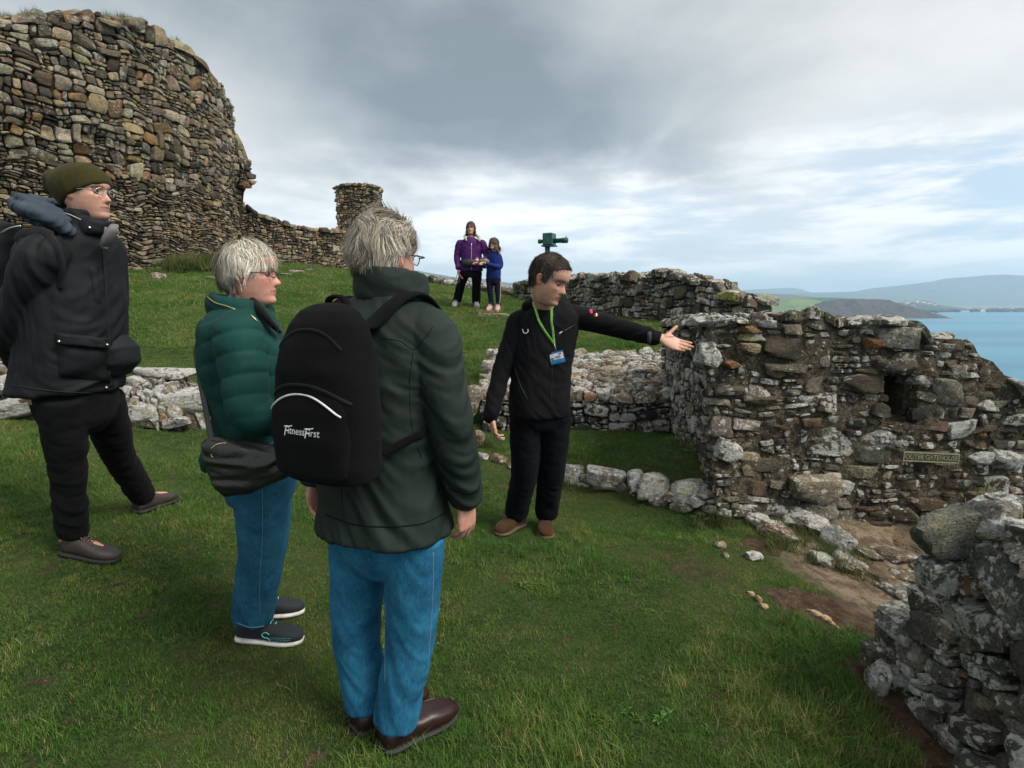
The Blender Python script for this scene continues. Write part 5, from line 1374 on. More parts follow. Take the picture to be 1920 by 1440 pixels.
def make_hair(head, parent, zmin, n, length, comb, pal, seed=0, lift=.25, wid=.0016, vol=.05, curl=.06, cap_col=None, name='hair', segs=6, fly=.05, volf=None, undershade=None):
    r = np.random.RandomState(seed + 77)
    G = head.G; nz, nt, _ = G.shape; q = G.reshape(-1, 3)
    ok = scalp(head, zmin)
    cen = np.array((0, -.02, .55))
    nrm = unit_rows((q - cen) * np.array((1.1, .8, .9)))
    vf = volf or (lambda p: 1.0)
    g = Geo()
    # solid under-layer
    okg = ok.reshape(nz, nt); F = []
    off = q + nrm * (vol * .22 * np.array([vf(p) for p in q]))[:, None] * np.clip((q[:, 2:3] - np.interp(q[:, 1], [a for a, _ in zmin], [b for _, b in zmin])[:, None]) * 12 + .3, 0.1, 1)
    off = off + nrm * (.012 * pn(q * 9 + seed))[:, None]
    for i in range(nz - 1):
        for j in range(nt):
            k = (j + 1) % nt
            if okg[i, j] or okg[i + 1, j]: F.append([i * nt + j, i * nt + k, (i + 1) * nt + k, (i + 1) * nt + j])
    F.append([(nz - 1) * nt + j for j in range(nt)])
    cc = np.array(cap_col or pal[0][1])
    g.add(head.w(off), F, 0, cc)
    # strands
    area = np.abs(np.sin(np.linspace(0, math.pi, nz)))  # favour wide rings a little
    st_ = np.linalg.norm(np.gradient(G, axis=0), axis=2).ravel(); W = np.repeat(np.interp(G[:, 0, 2], WID[:, 0], WID[:, 1]) + .02, nt) * st_ * ok
    W = W / W.sum()
    root = r.choice(len(q), n, p=W)
    pts = q[root] + r.normal(0, .012, (n, 3)); nn = nrm[root]
    Ls = np.array([length(p) for p in pts]) * r.uniform(.7, 1.15, n)
    dirs = unit_rows(np.array([comb(p) for p in pts]) + r.normal(0, .16, (n, 3)))
    R_ = np.array((.325 * head.wide, .425, .47))
    path = [pts + nn * vol * .35]
    d = unit_rows(dirs + nn * lift)
    V3 = np.array([vf(p) for p in pts])
    outl = r.uniform(.4, 1.05, n) * vol * V3 + (r.uniform(size=n) < fly) * r.uniform(.02, .09, n)
    for k in range(segs):
        t = (k + 1) / segs
        sw = np.stack([pn(path[-1] * 5 + seed), pn(path[-1] * 5 + seed + 20), pn(path[-1] * 5 + seed + 40)], -1)
        p = path[-1] + d * (Ls / segs)[:, None] + sw * curl * (Ls * .9)[:, None] * 2
        e = (p - cen) / R_; m_ = np.linalg.norm(e, axis=1)
        lim = 1 + outl / .4 * min(1, .4 + t)
        f_ = np.where(p[:, 2] < .35, np.maximum(1, m_), np.clip(m_, lim * .97, lim * 1.04)) / m_
        p = cen + e * f_[:, None] * R_
        nd = unit_rows(p - path[-1]); gnd = np.array([comb(x) for x in p])
        d = unit_rows(nd * .6 + unit_rows(gnd) * .5 + np.array((0, 0, -.12)))
        path.append(p)
    Pp = np.stack(path, 1)                               # n, segs+1, 3
    tan = np.gradient(Pp, axis=1)
    side = np.cross(tan, (Pp - cen)); side /= np.linalg.norm(side, axis=2)[..., None] + 1e-9
    ws = wid / head.H * np.linspace(1, .25, segs + 1)[None, :, None] * r.uniform(.6, 1.4, (n, 1, 1))
    A = head.w((Pp - side * ws)); B = head.w((Pp + side * ws))
    VV = np.stack([A, B], 2).reshape(-1, 3)
    i = (np.arange(n)[:, None] * (segs + 1) * 2 + np.arange(segs)[None] * 2).ravel()
    F = np.stack([i, i + 1, i + 3, i + 2], -1)
    c = pick(pal, n, r)
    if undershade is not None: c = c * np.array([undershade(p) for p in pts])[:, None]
    g.add(VV, F, 0, np.repeat(c, (segs + 1) * 2, 0))
    return g.build(name, m_hair, parent)
def unit_rows(v): return v / (np.linalg.norm(v, axis=-1, keepdims=True) + 1e-9)
def hand(g, W, F_, Nn, thumb, s=1.0, curls=(.25, .3, .35, .45), spread=.10, th_out=.8, th_curl=.3, pw=1.0):
    """wrist point, direction towards the fingers, palm normal; thumb=+1/-1 picks the side (along N x F)"""
    F_ = unit(F_); Nn = unit(np.asarray(Nn, float) - F_ * np.dot(Nn, F_)); S = np.cross(Nn, F_) * thumb
    W = np.asarray(W, float)
    g.add(*loft([(W - F_ * .03 * s, S * .026 * s, Nn * .020 * s), (W, S * .027 * s, Nn * .019 * s), (W + F_ * .03 * s, S * .036 * s * pw, Nn * .017 * s), (W + F_ * .06 * s, S * .042 * s * pw, Nn * .015 * s), (W + F_ * .088 * s, S * .041 * s * pw, Nn * .012 * s), (W + F_ * .098 * s, S * .036 * s * pw, Nn * .008 * s)], 16, 2.4))
    g.add(*tube([W + (F_ * .02 + S * .016 + Nn * .008) * s, W + (F_ * .05 + S * .03 + Nn * .010) * s], [.014 * s, .011 * s], 10, 3, smooth=False))
    for i in range(4):
        o = (1.15, .40, -.40, -1.15)[i]; ln = (.072, .080, .075, .060)[i] * s; rr = (.0086, .0088, .0083, .0074)[i] * s
        b = W + (F_ * (.086, .092, .089, .080)[i] + S * o * .0265 * pw) * s
        a = math.atan(o * spread); d = unit(F_ + S * math.tan(a)); pts = [b - d * .012 * s, b]; cur = 0
        for k, fr in enumerate((.42, .32, .26)):
            cur += curls[i] * (.8, 1.1, .8)[k]
            dd = d * math.cos(cur) + Nn * math.sin(cur)
            pts.append(pts[-1] + dd * ln * fr)
        g.add(*tube(pts, [rr * 1.05, rr * 1.08, rr, rr * .92, rr * .8], 10, 3))
    b = W + (F_ * .022 + S * .026 + Nn * .004) * s; d = unit(F_ * (1 - th_out * .45) + S * th_out + Nn * .25)
    d2 = unit(d + F_ * th_curl + Nn * th_curl * .6)
    g.add(*tube([b - d * .01 * s, b + d * .026 * s, b + d * .026 * s + d2 * .030 * s, b + d * .026 * s + d2 * .052 * s], [.012 * s, .0105 * s, .0095 * s, .0078 * s], 10, 3))
def wrinkle(V, F, bones, amp=.006, f=14, ratio=.38, seed=0, ampf=None, quilt=None, twist=.35):
    """cloth folds that run across the nearest limb; V moved along its normals"""
    n = normals(V, F); D = np.zeros(len(V)); Wt = np.zeros(len(V))
    for bi, (a, b) in enumerate(bones):
        a = np.asarray(a, float); b = np.asarray(b, float); ax = b - a; Lg = np.linalg.norm(ax); ax = ax / Lg
        t = np.clip((V - a) @ ax, 0, Lg); dist = np.linalg.norm(V - a - t[:, None] * ax, axis=1)
        wt = 1 / (dist ** 4 + 1e-6)
        al = ((V - a) @ ax)[:, None] * ax; pe = V - a - al
        tw = np.cross(ax, pe)
        wp = .03 * pn(V * 6 + bi)[:, None] * ax
        q = (al * f + pe * f * ratio + wp * f + ax * f * twist * (tw.sum(1))[:, None]) + seed * 7.1 + bi * 3.3
        x = pn(q); y = pn(q * 2.1 + 9)
        v = (.9 - 3.2 * np.sqrt(x * x + .004)) * .7 + (.5 - 2.2 * np.sqrt(y * y + .01)) * .35
        if quilt:
            s_ = (V - a) @ ax + .008 * pn(V * 9) ; ph = (s_ / quilt) % 1.0
            v = v * .55 + 1.5 * np.sqrt(np.clip(1 - (2 * ph - 1) ** 2, 0, 1)) - .9
        D += wt * v; Wt += wt
    D = D / Wt * amp
    if ampf is not None: D = D * ampf(V)
    return V + n * D[:, None]
class Person:
    def __init__(s, label, Y0, at):
        s.Y0 = Y0; s.root = empty('person', tuple(ground_hit(*at))); tag(s.root, label, 'person')
    def p(s, px, py, dy=0.0): return P(px, py, s.Y0 + dy)
    def torso(s, g, rings, phi, k=1.0, ex=2.3):
        f_ = np.array((math.cos(math.radians(phi)), math.sin(math.radians(phi)), 0)); r_ = np.array((f_[1], -f_[0], 0))
        R = []
        rr = [np.r_[s.p(*q[:2], q[4] if len(q) > 4 else 0), q[2], q[3]] for q in rings]
        for q in spline(rr, 5): R.append((q[:3], r_ * q[3] * k, f_ * q[4] * k))
        g.add(*loft(R, 32, ex)); return f_, r_
    def cloth(s, name, g, mat, bones, voxel=.007, sm=2, amp=.006, parent=None, **kw):
        V, F, E = remesh(g, voxel, sm)
        V = wrinkle(V, F, bones, amp, **kw)
        V = lap(V, E, 1, .35)
        o = link(name, raw_mesh(name, V, F, [mat]), parent or s.root)
        return o, BVHTree.FromPolygons([Vector(v) for v in V], [list(map(int, f)) for f in F])
    def body(s, g, head, base, hairc, voxel=.004, **kw):
        V, F, E = remesh(g, voxel, 1)
        c = head.color(V, base, hairc, **kw)
        o = link('body', raw_mesh('body', V, F, [m_skin], True, None, c), s.root)
        s.skinbvh = BVHTree.FromPolygons([Vector(v) for v in V], [list(map(int, f)) for f in F])
        return o
    def legs(s, hips, knees, ankles, rad, g, k=1.0, ex=None):
        for h, kn, an in zip(hips, knees, ankles):
            g.add(*tube([h, (h + kn) / 2, kn, (kn + an) / 2, an], [rad[0] * k, (rad[0] * .6 + rad[1] * .4) * k, rad[1] * k, (rad[1] * .45 + rad[2] * .55) * k, rad[2] * k], 20, 5, round_ends=False))
def foot_frame(heel_px, toe_px, L0=.29):
    a = ground_hit(*heel_px); b = ground_hit(*toe_px); d = b - a; d[2] = np.clip(d[2], -.06, .06); d = unit(d)
    return a, d
def shoe(parent, heel, d, Lg=.295, w_=.052, col=None, sole=None, hi=1.0, toe=1.0, name='shoe', lace=None, sole_h=.022, moc=False):
    up = np.array((0, 0, 1.0)); up = unit(up - d * d.dot(up)); sd = np.cross(d, up)
    st = [(0, .62, .06), (.03, .80, .078), (.10, .90, .088), (.2, .90, .092), (.3, .86, .090), (.42, .86, .078), (.55, .95, .064), (.68, 1.03, .056), (.8, 1.0, .049), (.9, .84, .042), (.97, .55, .032), (1.0, .25, .02)]
    R = []
    for t, ww, h in st:
        h = h * hi if t < .5 else h * toe; c = heel + d * t * Lg + up * (h / 2 + .014) + sd * .008 * math.sin(t * 3.1)
        R.append((c, sd * ww * w_, up * h / 2))
    V, F = loft(R, 24, 2.7)
    V = V + .0015 * pn(V * 40)[:, None]
    g = Geo(); g.add(V, F); o = g.build(name, col, parent)
    R = []
    for t, ww, h in st:
        c = heel + d * (t * Lg * 1.02 - .004) + up * (sole_h / 2 + .002) + sd * .008 * math.sin(t * 3.1)
        R.append((c, sd * (ww * w_ + .004), up * sole_h / 2))
    g = Geo(); g.add(*loft(R, 24, 3.4)); g.build('sole', sole, o)
    k = Lg / .29; g = Geo()                              # sock filling the shoe opening
    g.add(*tube([heel + d * .055 * k + up * .15 * k, heel + d * .06 * k + up * .10 * k, heel + d * .10 * k + up * .072 * k, heel + d * .14 * k + up * .045 * k], [.046 * k, .045 * k, .036 * k, .026 * k], 16, 5)); g.build('sock', m_sock, parent)
    if lace is not None:
        g = Geo()
        for k in range(4):
            t = .34 + .055 * k; h = (.090, .084, .077, .070)[k] * (hi if t < .5 else 1) + .016
            pts = [heel + d * t * Lg + up * (h - .010) + sd * .024, heel + d * (t + .02) * Lg + up * (h + .002), heel + d * t * Lg + up * (h - .010) - sd * .024]
            g.add(*tube(pts, [.002] * 3, 6, 3))
        top = heel + d * .35 * Lg + up * (.108 * hi)
        for sx in (-1, 1):
            g.add(*tube([top, top + sd * sx * .02 + up * .008 - d * .005, top + sd * sx * .034 - up * .008 + d * .012, top + sd * sx * .012 - up * .002 + d * .01], [.0018] * 4, 6, 3))
        g.build('shoelace', lace, o)
    return o, up, sd
def ray(bvh, px, py):
    u = (px - 960) / FPX; v = (720 - py) / FPX
    d = Vector((u, CT + v * ST, v * CT - ST)).normalized()
    h = bvh.ray_cast(Vector((0, 0, CAMZ)), d)
    if h[0] is None: return None, None
    n = h[1]; n = -n if n.dot(d) > 0 else n
    return np.array(h[0]), np.array(n)
def appl(bvh, corners, th=.004, nu=10, nv=10, edge=.12):
    """a flap, pocket or patch sewn on the cloth: corners in photo pixels, follows the surface"""
    c = np.array(corners, float); V = []; ok = True; last = None
    for j in range(nv + 1):
        for i in range(nu + 1):
            s, t = i / nu, j / nv
            q = (c[0] * (1 - s) + c[1] * s) * (1 - t) + (c[3] * (1 - s) + c[2] * s) * t
            p, n = ray(bvh, *q)
            if p is None: p, n = last if last else (None, None)
            if p is None: return None
            last = (p, n)
            e = min(1, min(s, 1 - s, t, 1 - t) / edge + .0)
            V.append(p + n * (th * math.sqrt(e) - .001))
    V = np.array(V); F = [[j * (nu + 1) + i, j * (nu + 1) + i + 1, (j + 1) * (nu + 1) + i + 1, (j + 1) * (nu + 1) + i] for j in range(nv) for i in range(nu)]
    return V, F
def seam(bvh, pts, r=.0015, off=.001, k=6):
    q = [ray(bvh, *p) for p in spline([np.array(p, float) for p in pts], k)]
    q = [a + n * off for a, n in q if a is not None]
    if len(q) < 3: return None
    return tube(q, [r] * len(q), 6, 1, smooth=False, round_ends=False)
def add_part(name, pieces, mat, parent, smooth=True):
    o = None
    pieces = [pc for pc in pieces if pc is not None]
    if len(pieces) > 8:                                  # a printed pattern stays one part
        g = Geo()
        for pc in pieces: g.add(*pc)
        return g.build(name, mat, parent, smooth)
    for pc in pieces:
        g = Geo(); g.add(*pc); o = g.build(name, mat, parent, smooth)
    return o
def glasses(head, parent, col, lens=True, rim=True, r=.0011, w_=.085, h=.065):
    g = Geo(); lens_ = []
    for sx in (-1, 1):
        c = np.array((sx * .135 * head.wide, .445, .485)); pts = []
        for a in np.linspace(0, 2 * math.pi, 25): pts.append(head.w(c + np.array((w_ * math.cos(a), -.05 * abs(math.cos(a)) * (1 if math.cos(a) * sx > 0 else .1), h * math.sin(a) * (1 - .15 * abs(math.cos(a)))))))
        if rim: g.add(*tube(pts, [r] * 25, 6, 1, smooth=False, round_ends=False))
        gl = Geo(); gl.add(np.array(pts[:-1]), [list(range(24))]); lens_.append(gl)
        g.add(*tube([head.w((sx * (.135 * head.wide + w_), .40, .50)), head.w((sx * .335 * head.wide, .36, .505)), head.w((sx * .345 * head.wide, .1, .505)), head.w((sx * .35 * head.wide, -.04, .50))], [r * 1.3] * 4, 6, 4))
    g.add(*tube([head.w((-.05, .455, .50)), head.w((0, .475, .515)), head.w((.05, .455, .50))], [r] * 3, 6, 3))
    o = g.build('glasses', col, parent)
    for gl in lens_: gl.build('lens', m_lens, o)
    return o
m_lens, _t, _b = newmat('spectacle_lens'); _b.inputs['Transmission Weight'].default_value = 1; _b.inputs['Roughness'].default_value = .02; _b.inputs['IOR'].default_value = 1.02; _b.inputs['Specular IOR Level'].default_value = .25
m_sock = plain('dark_sock', (.014, .013, .014), .95, spec=.1)
m_metal = plain('brushed_metal', (.55, .55, .53), .3, .9, var=.05)
m_gold = plain('gilt_metal', (.55, .42, .20), .3, .9, var=.05)
m_darkmetal = plain('gunmetal', (.02, .02, .02), .6, .3, spec=.2)
GREYHAIR = [(4, (.33, .29, .225)), (3, (.46, .41, .33)), (3, (.17, .145, .11)), (2, (.62, .57, .47)), (2, (.09, .075, .06))]

# ------------------------------------------------------------------ A: man in the olive beanie
def man_beanie():
    A = Person('person in olive beanie, glasses and black coat, hands behind the back, at the left edge', 2.55, (170, 1040)); p = A.p
    m_coat = fabric('black_waxed_cotton', (.007, .0085, .0105), .50, .35, 900, 0, .003, .55)
    m_trou = fabric('black_trousers', (0.0055, 0.0060, 0.0065), .8, .3, 900, .1, .008, .25)
    m_slate = fabric('slate_lining', (0.0455, 0.0595, 0.0805), .7, .25, 700, .15, .004)
    m_grey = fabric('grey_lining', (.17, .16, .17), .75, .15)
    phi = -24
    tor = [(150, 424, .08, .075), (146, 438, .14, .10), (140, 458, .195, .125), (136, 500, .21, .14), (138, 560, .205, .155), (138, 630, .205, .165), (132, 690, .208, .172), (126, 732, .218, .182)]
    sh = [p(80, 486, -.17), p(198, 482, .16)]; el = [p(24, 620, -.12), p(160, 640, .30)]; wr = [p(60, 706, .12), p(100, 700, .24)]
    hips = [p(118, 745, -.09), p(188, 745, .10)]
    h1, d1 = foot_frame((112, 1036), (216, 1053)); h2, d2 = foot_frame((252, 966), (346, 932))
    an = [h1 + d1 * .07 + np.array((0, 0, .10)), h2 + d2 * .06 + np.array((0, 0, .09))]
    kn = [P(128, 882, (hips[0][1] + an[0][1]) / 2), P(222, 852, (hips[1][1] + an[1][1]) / 2)]
    head = Head(p(164, 414), -4, 2, 0, .232)
    # body
    g = Geo(); head.geo(g)
    g.add(*tube([head.w((0, -.06, .25)), p(150, 440)], [.056, .062], 16, 4, smooth=False))
    A.torso(g, [(a, b, c * .7, d * .7) for a, b, c, d in tor] + [(140, 760, .15, .11)], phi)
    A.legs(hips, kn, an, (.08, .055, .04), g)
    for i in (0, 1):
        g.add(*tube([sh[i], el[i], wr[i]], [.05, .042, .03], 12, 5))
        hd = unit(wr[i] - el[i]); hand(g, wr[i] + hd * .03, hd + np.array((0, 0, -.3)), (-1, 0, 0), 1 if i else -1)
    for h_, d_ in ((h1, d1), (h2, d2)): g.add(*tube([h_ + d_ * .05 + np.array((0, 0, .08)), h_ + d_ * .2 + np.array((0, 0, .045))], [.036, .028], 12, 4, smooth=False))
    body = A.body(g, head, (.46, .265, .19), (.10, .06, .04), stubble=.35)
    head.eyes(body)
    # trousers
    g = Geo()
    A.legs(hips, kn, an, (.095, .070, .062), g)
    A.torso(g, [(140, 700, .15, .12), (142, 745, .165, .13), (146, 785, .14, .115), (150, 812, .08, .07)], phi)
    o, bt = A.cloth('trousers', g, m_trou, list(zip(hips, kn)) + list(zip(kn, an)), .0075, 2, .011, f=13, ampf=lambda V: np.clip(1.3 - .5 * (V[:, 2] - .4), .6, 1.6))
    # coat
    g = Geo()
    f_, r_ = A.torso(g, tor, phi)
    for i in (0, 1):
        g.add(*tube([sh[i] + (p(142, 452) - sh[i]) * .45, sh[i], sh[i] * .45 + el[i] * .55 + np.array((0, 0, 0)), el[i], el[i] * .4 + wr[i] * .6, wr[i]], [.075, .084, .080, .074, .066, .060], 20, 5))
    g.add(*loft([(p(146, 440), r_ * .10, f_ * .10), (p(150, 415), r_ * .082, f_ * .085), (p(153, 398), r_ * .078, f_ * .082)], 24))
    g.add(*loft([(p(168, 440, -.01), r_ * .07, f_ * .075), (p(178, 414, -.01), r_ * .062, f_ * .062)], 24))
    coat, bc = A.cloth('coat', g, m_coat, [(p(135, 450), p(132, 735))] + list(zip(sh, el)) + list(zip(el, wr)), .007, 3, .018, f=13, seed=3, twist=1.2)
    # hood, lapel, placket, pockets, snaps
    g = Geo()
    hp = [p(128, 432, -.12), p(96, 410, -.15), p(60, 396, -.12), p(42, 388, .0), p(60, 386, .12), p(115, 396, .15)]
    g.add(*tube(hp, [(.022, .030), (.026, .040), (.028, .046), (.028, .048), (.026, .045), (.02, .03)], 16, 6, side=(.5, 0, .9)))
    hq = [p(122, 412, -.10), p(92, 392, -.11), p(58, 380, -.07), p(52, 378, .03), p(80, 380, .11), p(118, 384, .13)]
    g.add(*tube(hq, [(.016, .03), (.018, .036), (.020, .040), (.020, .040), (.018, .036), (.016, .03)], 16, 6, side=(.6, 0, .8)))
    g.add(*tube([p(62, 400, -.02), p(98, 418, -.01), p(122, 428, .02)], [.036, .05, .035], 16, 5))
    A.cloth('hood', g, m_slate, [(hp[0], hp[2]), (hp[2], hp[4])], .006, 1, .017, f=17, seed=5, twist=1.5)
    add_part('lapel', [appl(bc, [(196, 424), (222, 432), (200, 470), (188, 466)], .006)], m_grey, coat)
    lap_ = Geo(); c0 = p(206, 436, -.06)
    lap_.add(*loft([(p(196, 462, -.07), np.array((.012, 0, 0)), np.array((0, .03, 0))), (p(205, 440, -.07), np.array((.024, -.01, .010)), np.array((0.01, .018, 0))), (p(213, 425, -.07), np.array((.015, -.01, .010)), np.array((.01, .015, 0)))], 16, 3))
    lap_.build('collar_flap', m_grey, coat)
    add_part('placket', [appl(bc, [(190, 450), (201, 452), (216, 732), (202, 736)], .006, 6, 40, .2)], m_coat, coat)
    add_part('zip', [seam(bc, [(189, 450), (196, 540), (202, 640), (204, 735)], .0022, .006)], m_darkmetal, coat)
    pk = add_part('pocket', [appl(bc, [(106, 640), (203, 650), (203, 718), (108, 706)], .022, 14, 12, .3)], m_coat, coat)
    add_part('pocket_flap', [appl(bc, [(103, 622), (202, 634), (202, 656), (104, 645)], .030, 14, 8, .12)], m_coat, pk or coat)
    add_part('chest_pocket', [appl(bc, [(166, 498), (182, 498), (192, 570), (178, 572)], .007, 6, 12)], m_coat, coat)
    g = Geo(); g.add(*loft([(p(218, 628, .05), f_ * .02, r_ * .05), (p(226, 650, .05), f_ * .045, r_ * .085), (p(228, 680, .05), f_ * .045, r_ * .085), (p(220, 704, .05), f_ * .025, r_ * .06)], 20))
    A.cloth('pocket', g, m_coat, [(p(240, 620), p(240, 700))], .007, 2, .006, parent=coat)
    for px, py in ((113, 638), (194, 647), (198, 727), (211, 415 + 22), (168, 427)):
        a, n = ray(bc, px, py)
        if a is not None:
            a = a + n * (.03 if 600 < py < 700 else .006); t1 = unit(np.cross(n, (0, 0, 1))); g = Geo(); g.add(*loft([(a - n * .003, t1 * .006, np.cross(n, t1) * .006), (a + n * .003, t1 * .005, np.cross(n, t1) * .005)], 12)); g.build('snap_button', m_metal, coat)
    add_part('piping', [seam(bc, [(107, 396), (130, 402), (152, 412)], .0018, .001)], plain('pale_piping', (.5, .5, .48)), coat)
    add_part('hem', [seam(bc, [(22, 722), (70, 730), (120, 735), (160, 737), (205, 738)], .004, -.001)], m_coat, coat)
    # beanie
    rim_n = unit(head.R @ np.array((0, -.44, .90))); f2 = unit(head.R[:, 1] - rim_n * head.R[:, 1].dot(rim_n)); r2 = head.R[:, 0]
    c0 = head.w((0, .035, .475)); H = head.H; R = []
    for t, a, b, bk in ((-.03, .350, .475, 0), (.0, .372, .495, 0), (.10, .385, .515, .01), (.24, .385, .515, .03), (.36, .355, .49, .06), (.46, .30, .42, .10), (.54, .22, .32, .14), (.59, .12, .18, .17), (.605, .03, .05, .18)):
        R.append((c0 + rim_n * t * H - f2 * bk * H, r2 * a * H, f2 * b * H))
    g = Geo(); g.add(*loft(R, 32))
    g.add(*tube([head.w((0, -.30, .66)), head.w((0, -.52, .74)), head.w((0, -.60, .66))], [.06, .05, .035], 16, 5))
    A.cloth('beanie', g, fabric('olive_knit', (.036, .033, .010), .9, .15, 1500, .35, .002), [(head.w((0, -.5, .55)), head.w((0, .3, .9)))], .005, 2, .006, f=16, ratio=.25)
    glasses(head, body, m_metal)
    m_sh = plain('dark_brown_leather', (.035, .026, .023), .6, bmp=.004); m_so = plain('black_rubber', (.015, .015, .015), .8)
    lc = plain('brown_lace', (.13, .095, .07), .8)
    shoe(A.root, h1 + d1 * .02, d1, .262, .047, m_sh, m_so, lace=lc); shoe(A.root, h2 + d2 * .01, d2, .262, .047, m_sh, m_so, lace=lc)
    # his rucksack
    bk = -f_; c = p(8, 505) + bk * .14 + np.array((0, .02, 0))
    r = empty('backpack', tuple(c)); tag(r, 'charcoal rucksack on the back of the man in the olive beanie', 'backpack')
    g = Geo(); up = np.array((0, 0, 1.0)); R = []
    for t, a, b in ((-.24, .12, .06), (-.21, .15, .09), (0, .16, .11), (.13, .15, .10), (.20, .12, .07), (.225, .06, .04)): R.append((c + up * t + bk * 0, r_ * a, bk * b))
    g.add(*loft(R, 28, 2.8)); V, F, E = remesh(g, .008, 2); V = wrinkle(V, F, [(c - up * .2, c + up * .2)], .006, 11)
    mb = fabric('charcoal_nylon', (0.0175, 0.0200, 0.0210), .55, .3)
    link('bag_body', raw_mesh('bag_body', V, F, [mb]), r)
    st = [p(30, 452, -.16), p(45, 428, -.19), p(72, 420, -.20), p(97, 438, -.205), p(108, 480, -.20), p(112, 540, -.16)]
    sb = []
    for q in spline(st, 5):
        h = bc.find_nearest(Vector(q)); sb.append(np.array(h[0]) + np.array(h[1]) * .006 if h[0] is not None else q)
    sb = [st[0]] + sb[2:]
    g = Geo(); g.add(*tube(sb, [(.005, .020)] * len(sb), 12, 1, side=(0, -1, .2), smooth=False)); g.build('shoulder_strap', mb, r)
    g = Geo(); g.add(*tube([p(4, 437, -.05), p(20, 428, -.1), p(38, 424, -.17)], [.006, .005, .005], 8, 4)); g.build('zip', m_metal, r)
man_beanie()

# ------------------------------------------------------------------ B: woman in the green quilted jacket
def woman_green():
    A = Person('person with grey blonde hair in bottle green quilted jacket and jeans, facing right', 2.2, (500, 1185)); p = A.p
    m_j = fabric('green_quilt', (.004, .042, .036), .5, .3, 900, .1, .003, .4); m_den = denim('blue_denim', (.007, .055, .105), (.030, .15, .24))
    phi = 6
    tor = [(456, 566, .075, .075), (454, 584, .13, .10), (450, 606, .175, .130), (457, 650, .19, .150), (463, 700, .185, .155), (468, 760, .17, .125), (468, 810, .18, .128), (466, 840, .19, .136)]
    sh = [p(446, 630, -.165), p(456, 622, .16)]; el = [p(472, 775, -.225), p(470, 770, .2)]; wr = [p(575, 795, -.17), p(580, 770, .12)]
    h1, d1 = foot_frame((447, 1196), (566, 1206), .25); h2, d2 = foot_frame((452, 1160), (568, 1148), .25)
    hips = [p(492, 880, -.07), p(500, 880, .09)]
    an = [h1 + d1 * .065 + np.array((0, 0, .10)), h2 + d2 * .07 + np.array((0, 0, .10))]
    kn = [P(489, 1030, (hips[0][1] + an[0][1]) / 2), P(500, 1020, (hips[1][1] + an[1][1]) / 2)]
    head = Head(p(470, 571), 6, 0, 0, .232, .97)
    g = Geo(); head.geo(g); g.add(*tube([head.w((0, -.08, .25)), p(452, 590)], [.052, .056], 16, 4, smooth=False))
    A.torso(g, [(a, b, c * .7, d * .7) for a, b, c, d in tor] + [(480, 880, .14, .1)], phi); A.legs(hips, kn, an, (.075, .05, .036), g)
    for i in (0, 1):
        g.add(*tube([sh[i], el[i], wr[i]], [.042, .038, .026], 12, 5)); hd = unit(wr[i] - el[i]); hand(g, wr[i] + hd * .03, hd, (0, 1 if i == 0 else -1, 0), 1 if i else -1, .9)
    for h_, d_ in ((h1, d1), (h2, d2)): g.add(*tube([h_ + d_ * .05 + np.array((0, 0, .08)), h_ + d_ * .17 + np.array((0, 0, .042))], [.033, .024], 12, 4, smooth=False))
    body = A.body(g, head, (.50, .27, .205), (.20, .15, .11), lip=(.42, .15, .13)); head.eyes(body)
    # hair: swept forward from the crown, longer over the ears, darker at the nape
    def comb(q):
        x, y, z = q
        if z > .70: return np.array((x * 1.2, .35 if y > -.1 else -.2, -.35 - max(0, -y) * 1.2 - (abs(x) > .15) * .9))
        return np.array((x * .3, -.25 if y > .05 else .15, -1.0))
    make_hair(head, A.root, [(-.5, .12), (-.2, .16), (-.13, .24), (-.10, .46), (-.04, .54), (.06, .50), (.12, .54), (.2, .66), (.30, .76), (.40, .80), (.46, .84)], 12000,
              lambda q: .10 if (-.2 < q[1] < .1 and q[2] < .68) else ((.40 if q[1] < -.1 else .26) if q[2] > .7 else (.24 if q[2] > .4 else .12)), comb, [(4, (.55, .50, .40)), (4, (.70, .66, .57)), (2, (.36, .31, .24)), (1, (.22, .18, .14))], 2, .3, .0012, .06, .05, (.20, .16, .115),
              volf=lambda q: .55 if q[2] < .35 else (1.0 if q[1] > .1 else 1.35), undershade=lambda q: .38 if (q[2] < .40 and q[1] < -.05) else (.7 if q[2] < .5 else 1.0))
    # jeans
    g = Geo(); A.legs(hips, kn, an, (.108, .084, .082), g); A.torso(g, [(470, 820, .17, .14), (485, 870, .18, .145), (492, 930, .15, .12)], phi)
    jn, bj = A.cloth('jeans', g, m_den, list(zip(hips, kn)) + list(zip(kn, an)), .007, 2, .007, f=10, seed=4, twist=1.6, ampf=lambda V: np.clip(1.4 - V[:, 2], .5, 1.5))
    m_st = plain('pale_thread', (.09, .20, .28), .9)
    add_part('side_seam', [seam(bj, [(492, 905), (492, 1000), (487, 1090), (487, 1160)], .0012, .0005)], m_st, jn)
    add_part('hem', [seam(bj, [(446, 1168), (470, 1176), (500, 1172), (522, 1158)], .0022, .001)], m_st, jn)
    # jacket
    g = Geo(); f_, r_ = A.torso(g, tor, phi)
    for i in (0, 1): g.add(*tube([sh[i] + (p(447, 625) - sh[i]) * .3, sh[i], sh[i] * .5 + el[i] * .5, el[i], el[i] * .5 + wr[i] * .5, wr[i]], [.080, .086, .080, .074, .062, .05], 20, 5))
    j, bc = A.cloth('quilted_jacket', g, m_j, [(p(448, 560), p(455, 850))] + list(zip(sh, el)) + list(zip(el, wr)), .0065, 2, .0055, f=15, quilt=.075, seed=2)
    # standing collar, open at the throat
    g = Geo(); up = np.array((0, 0, 1.0)); ring = []
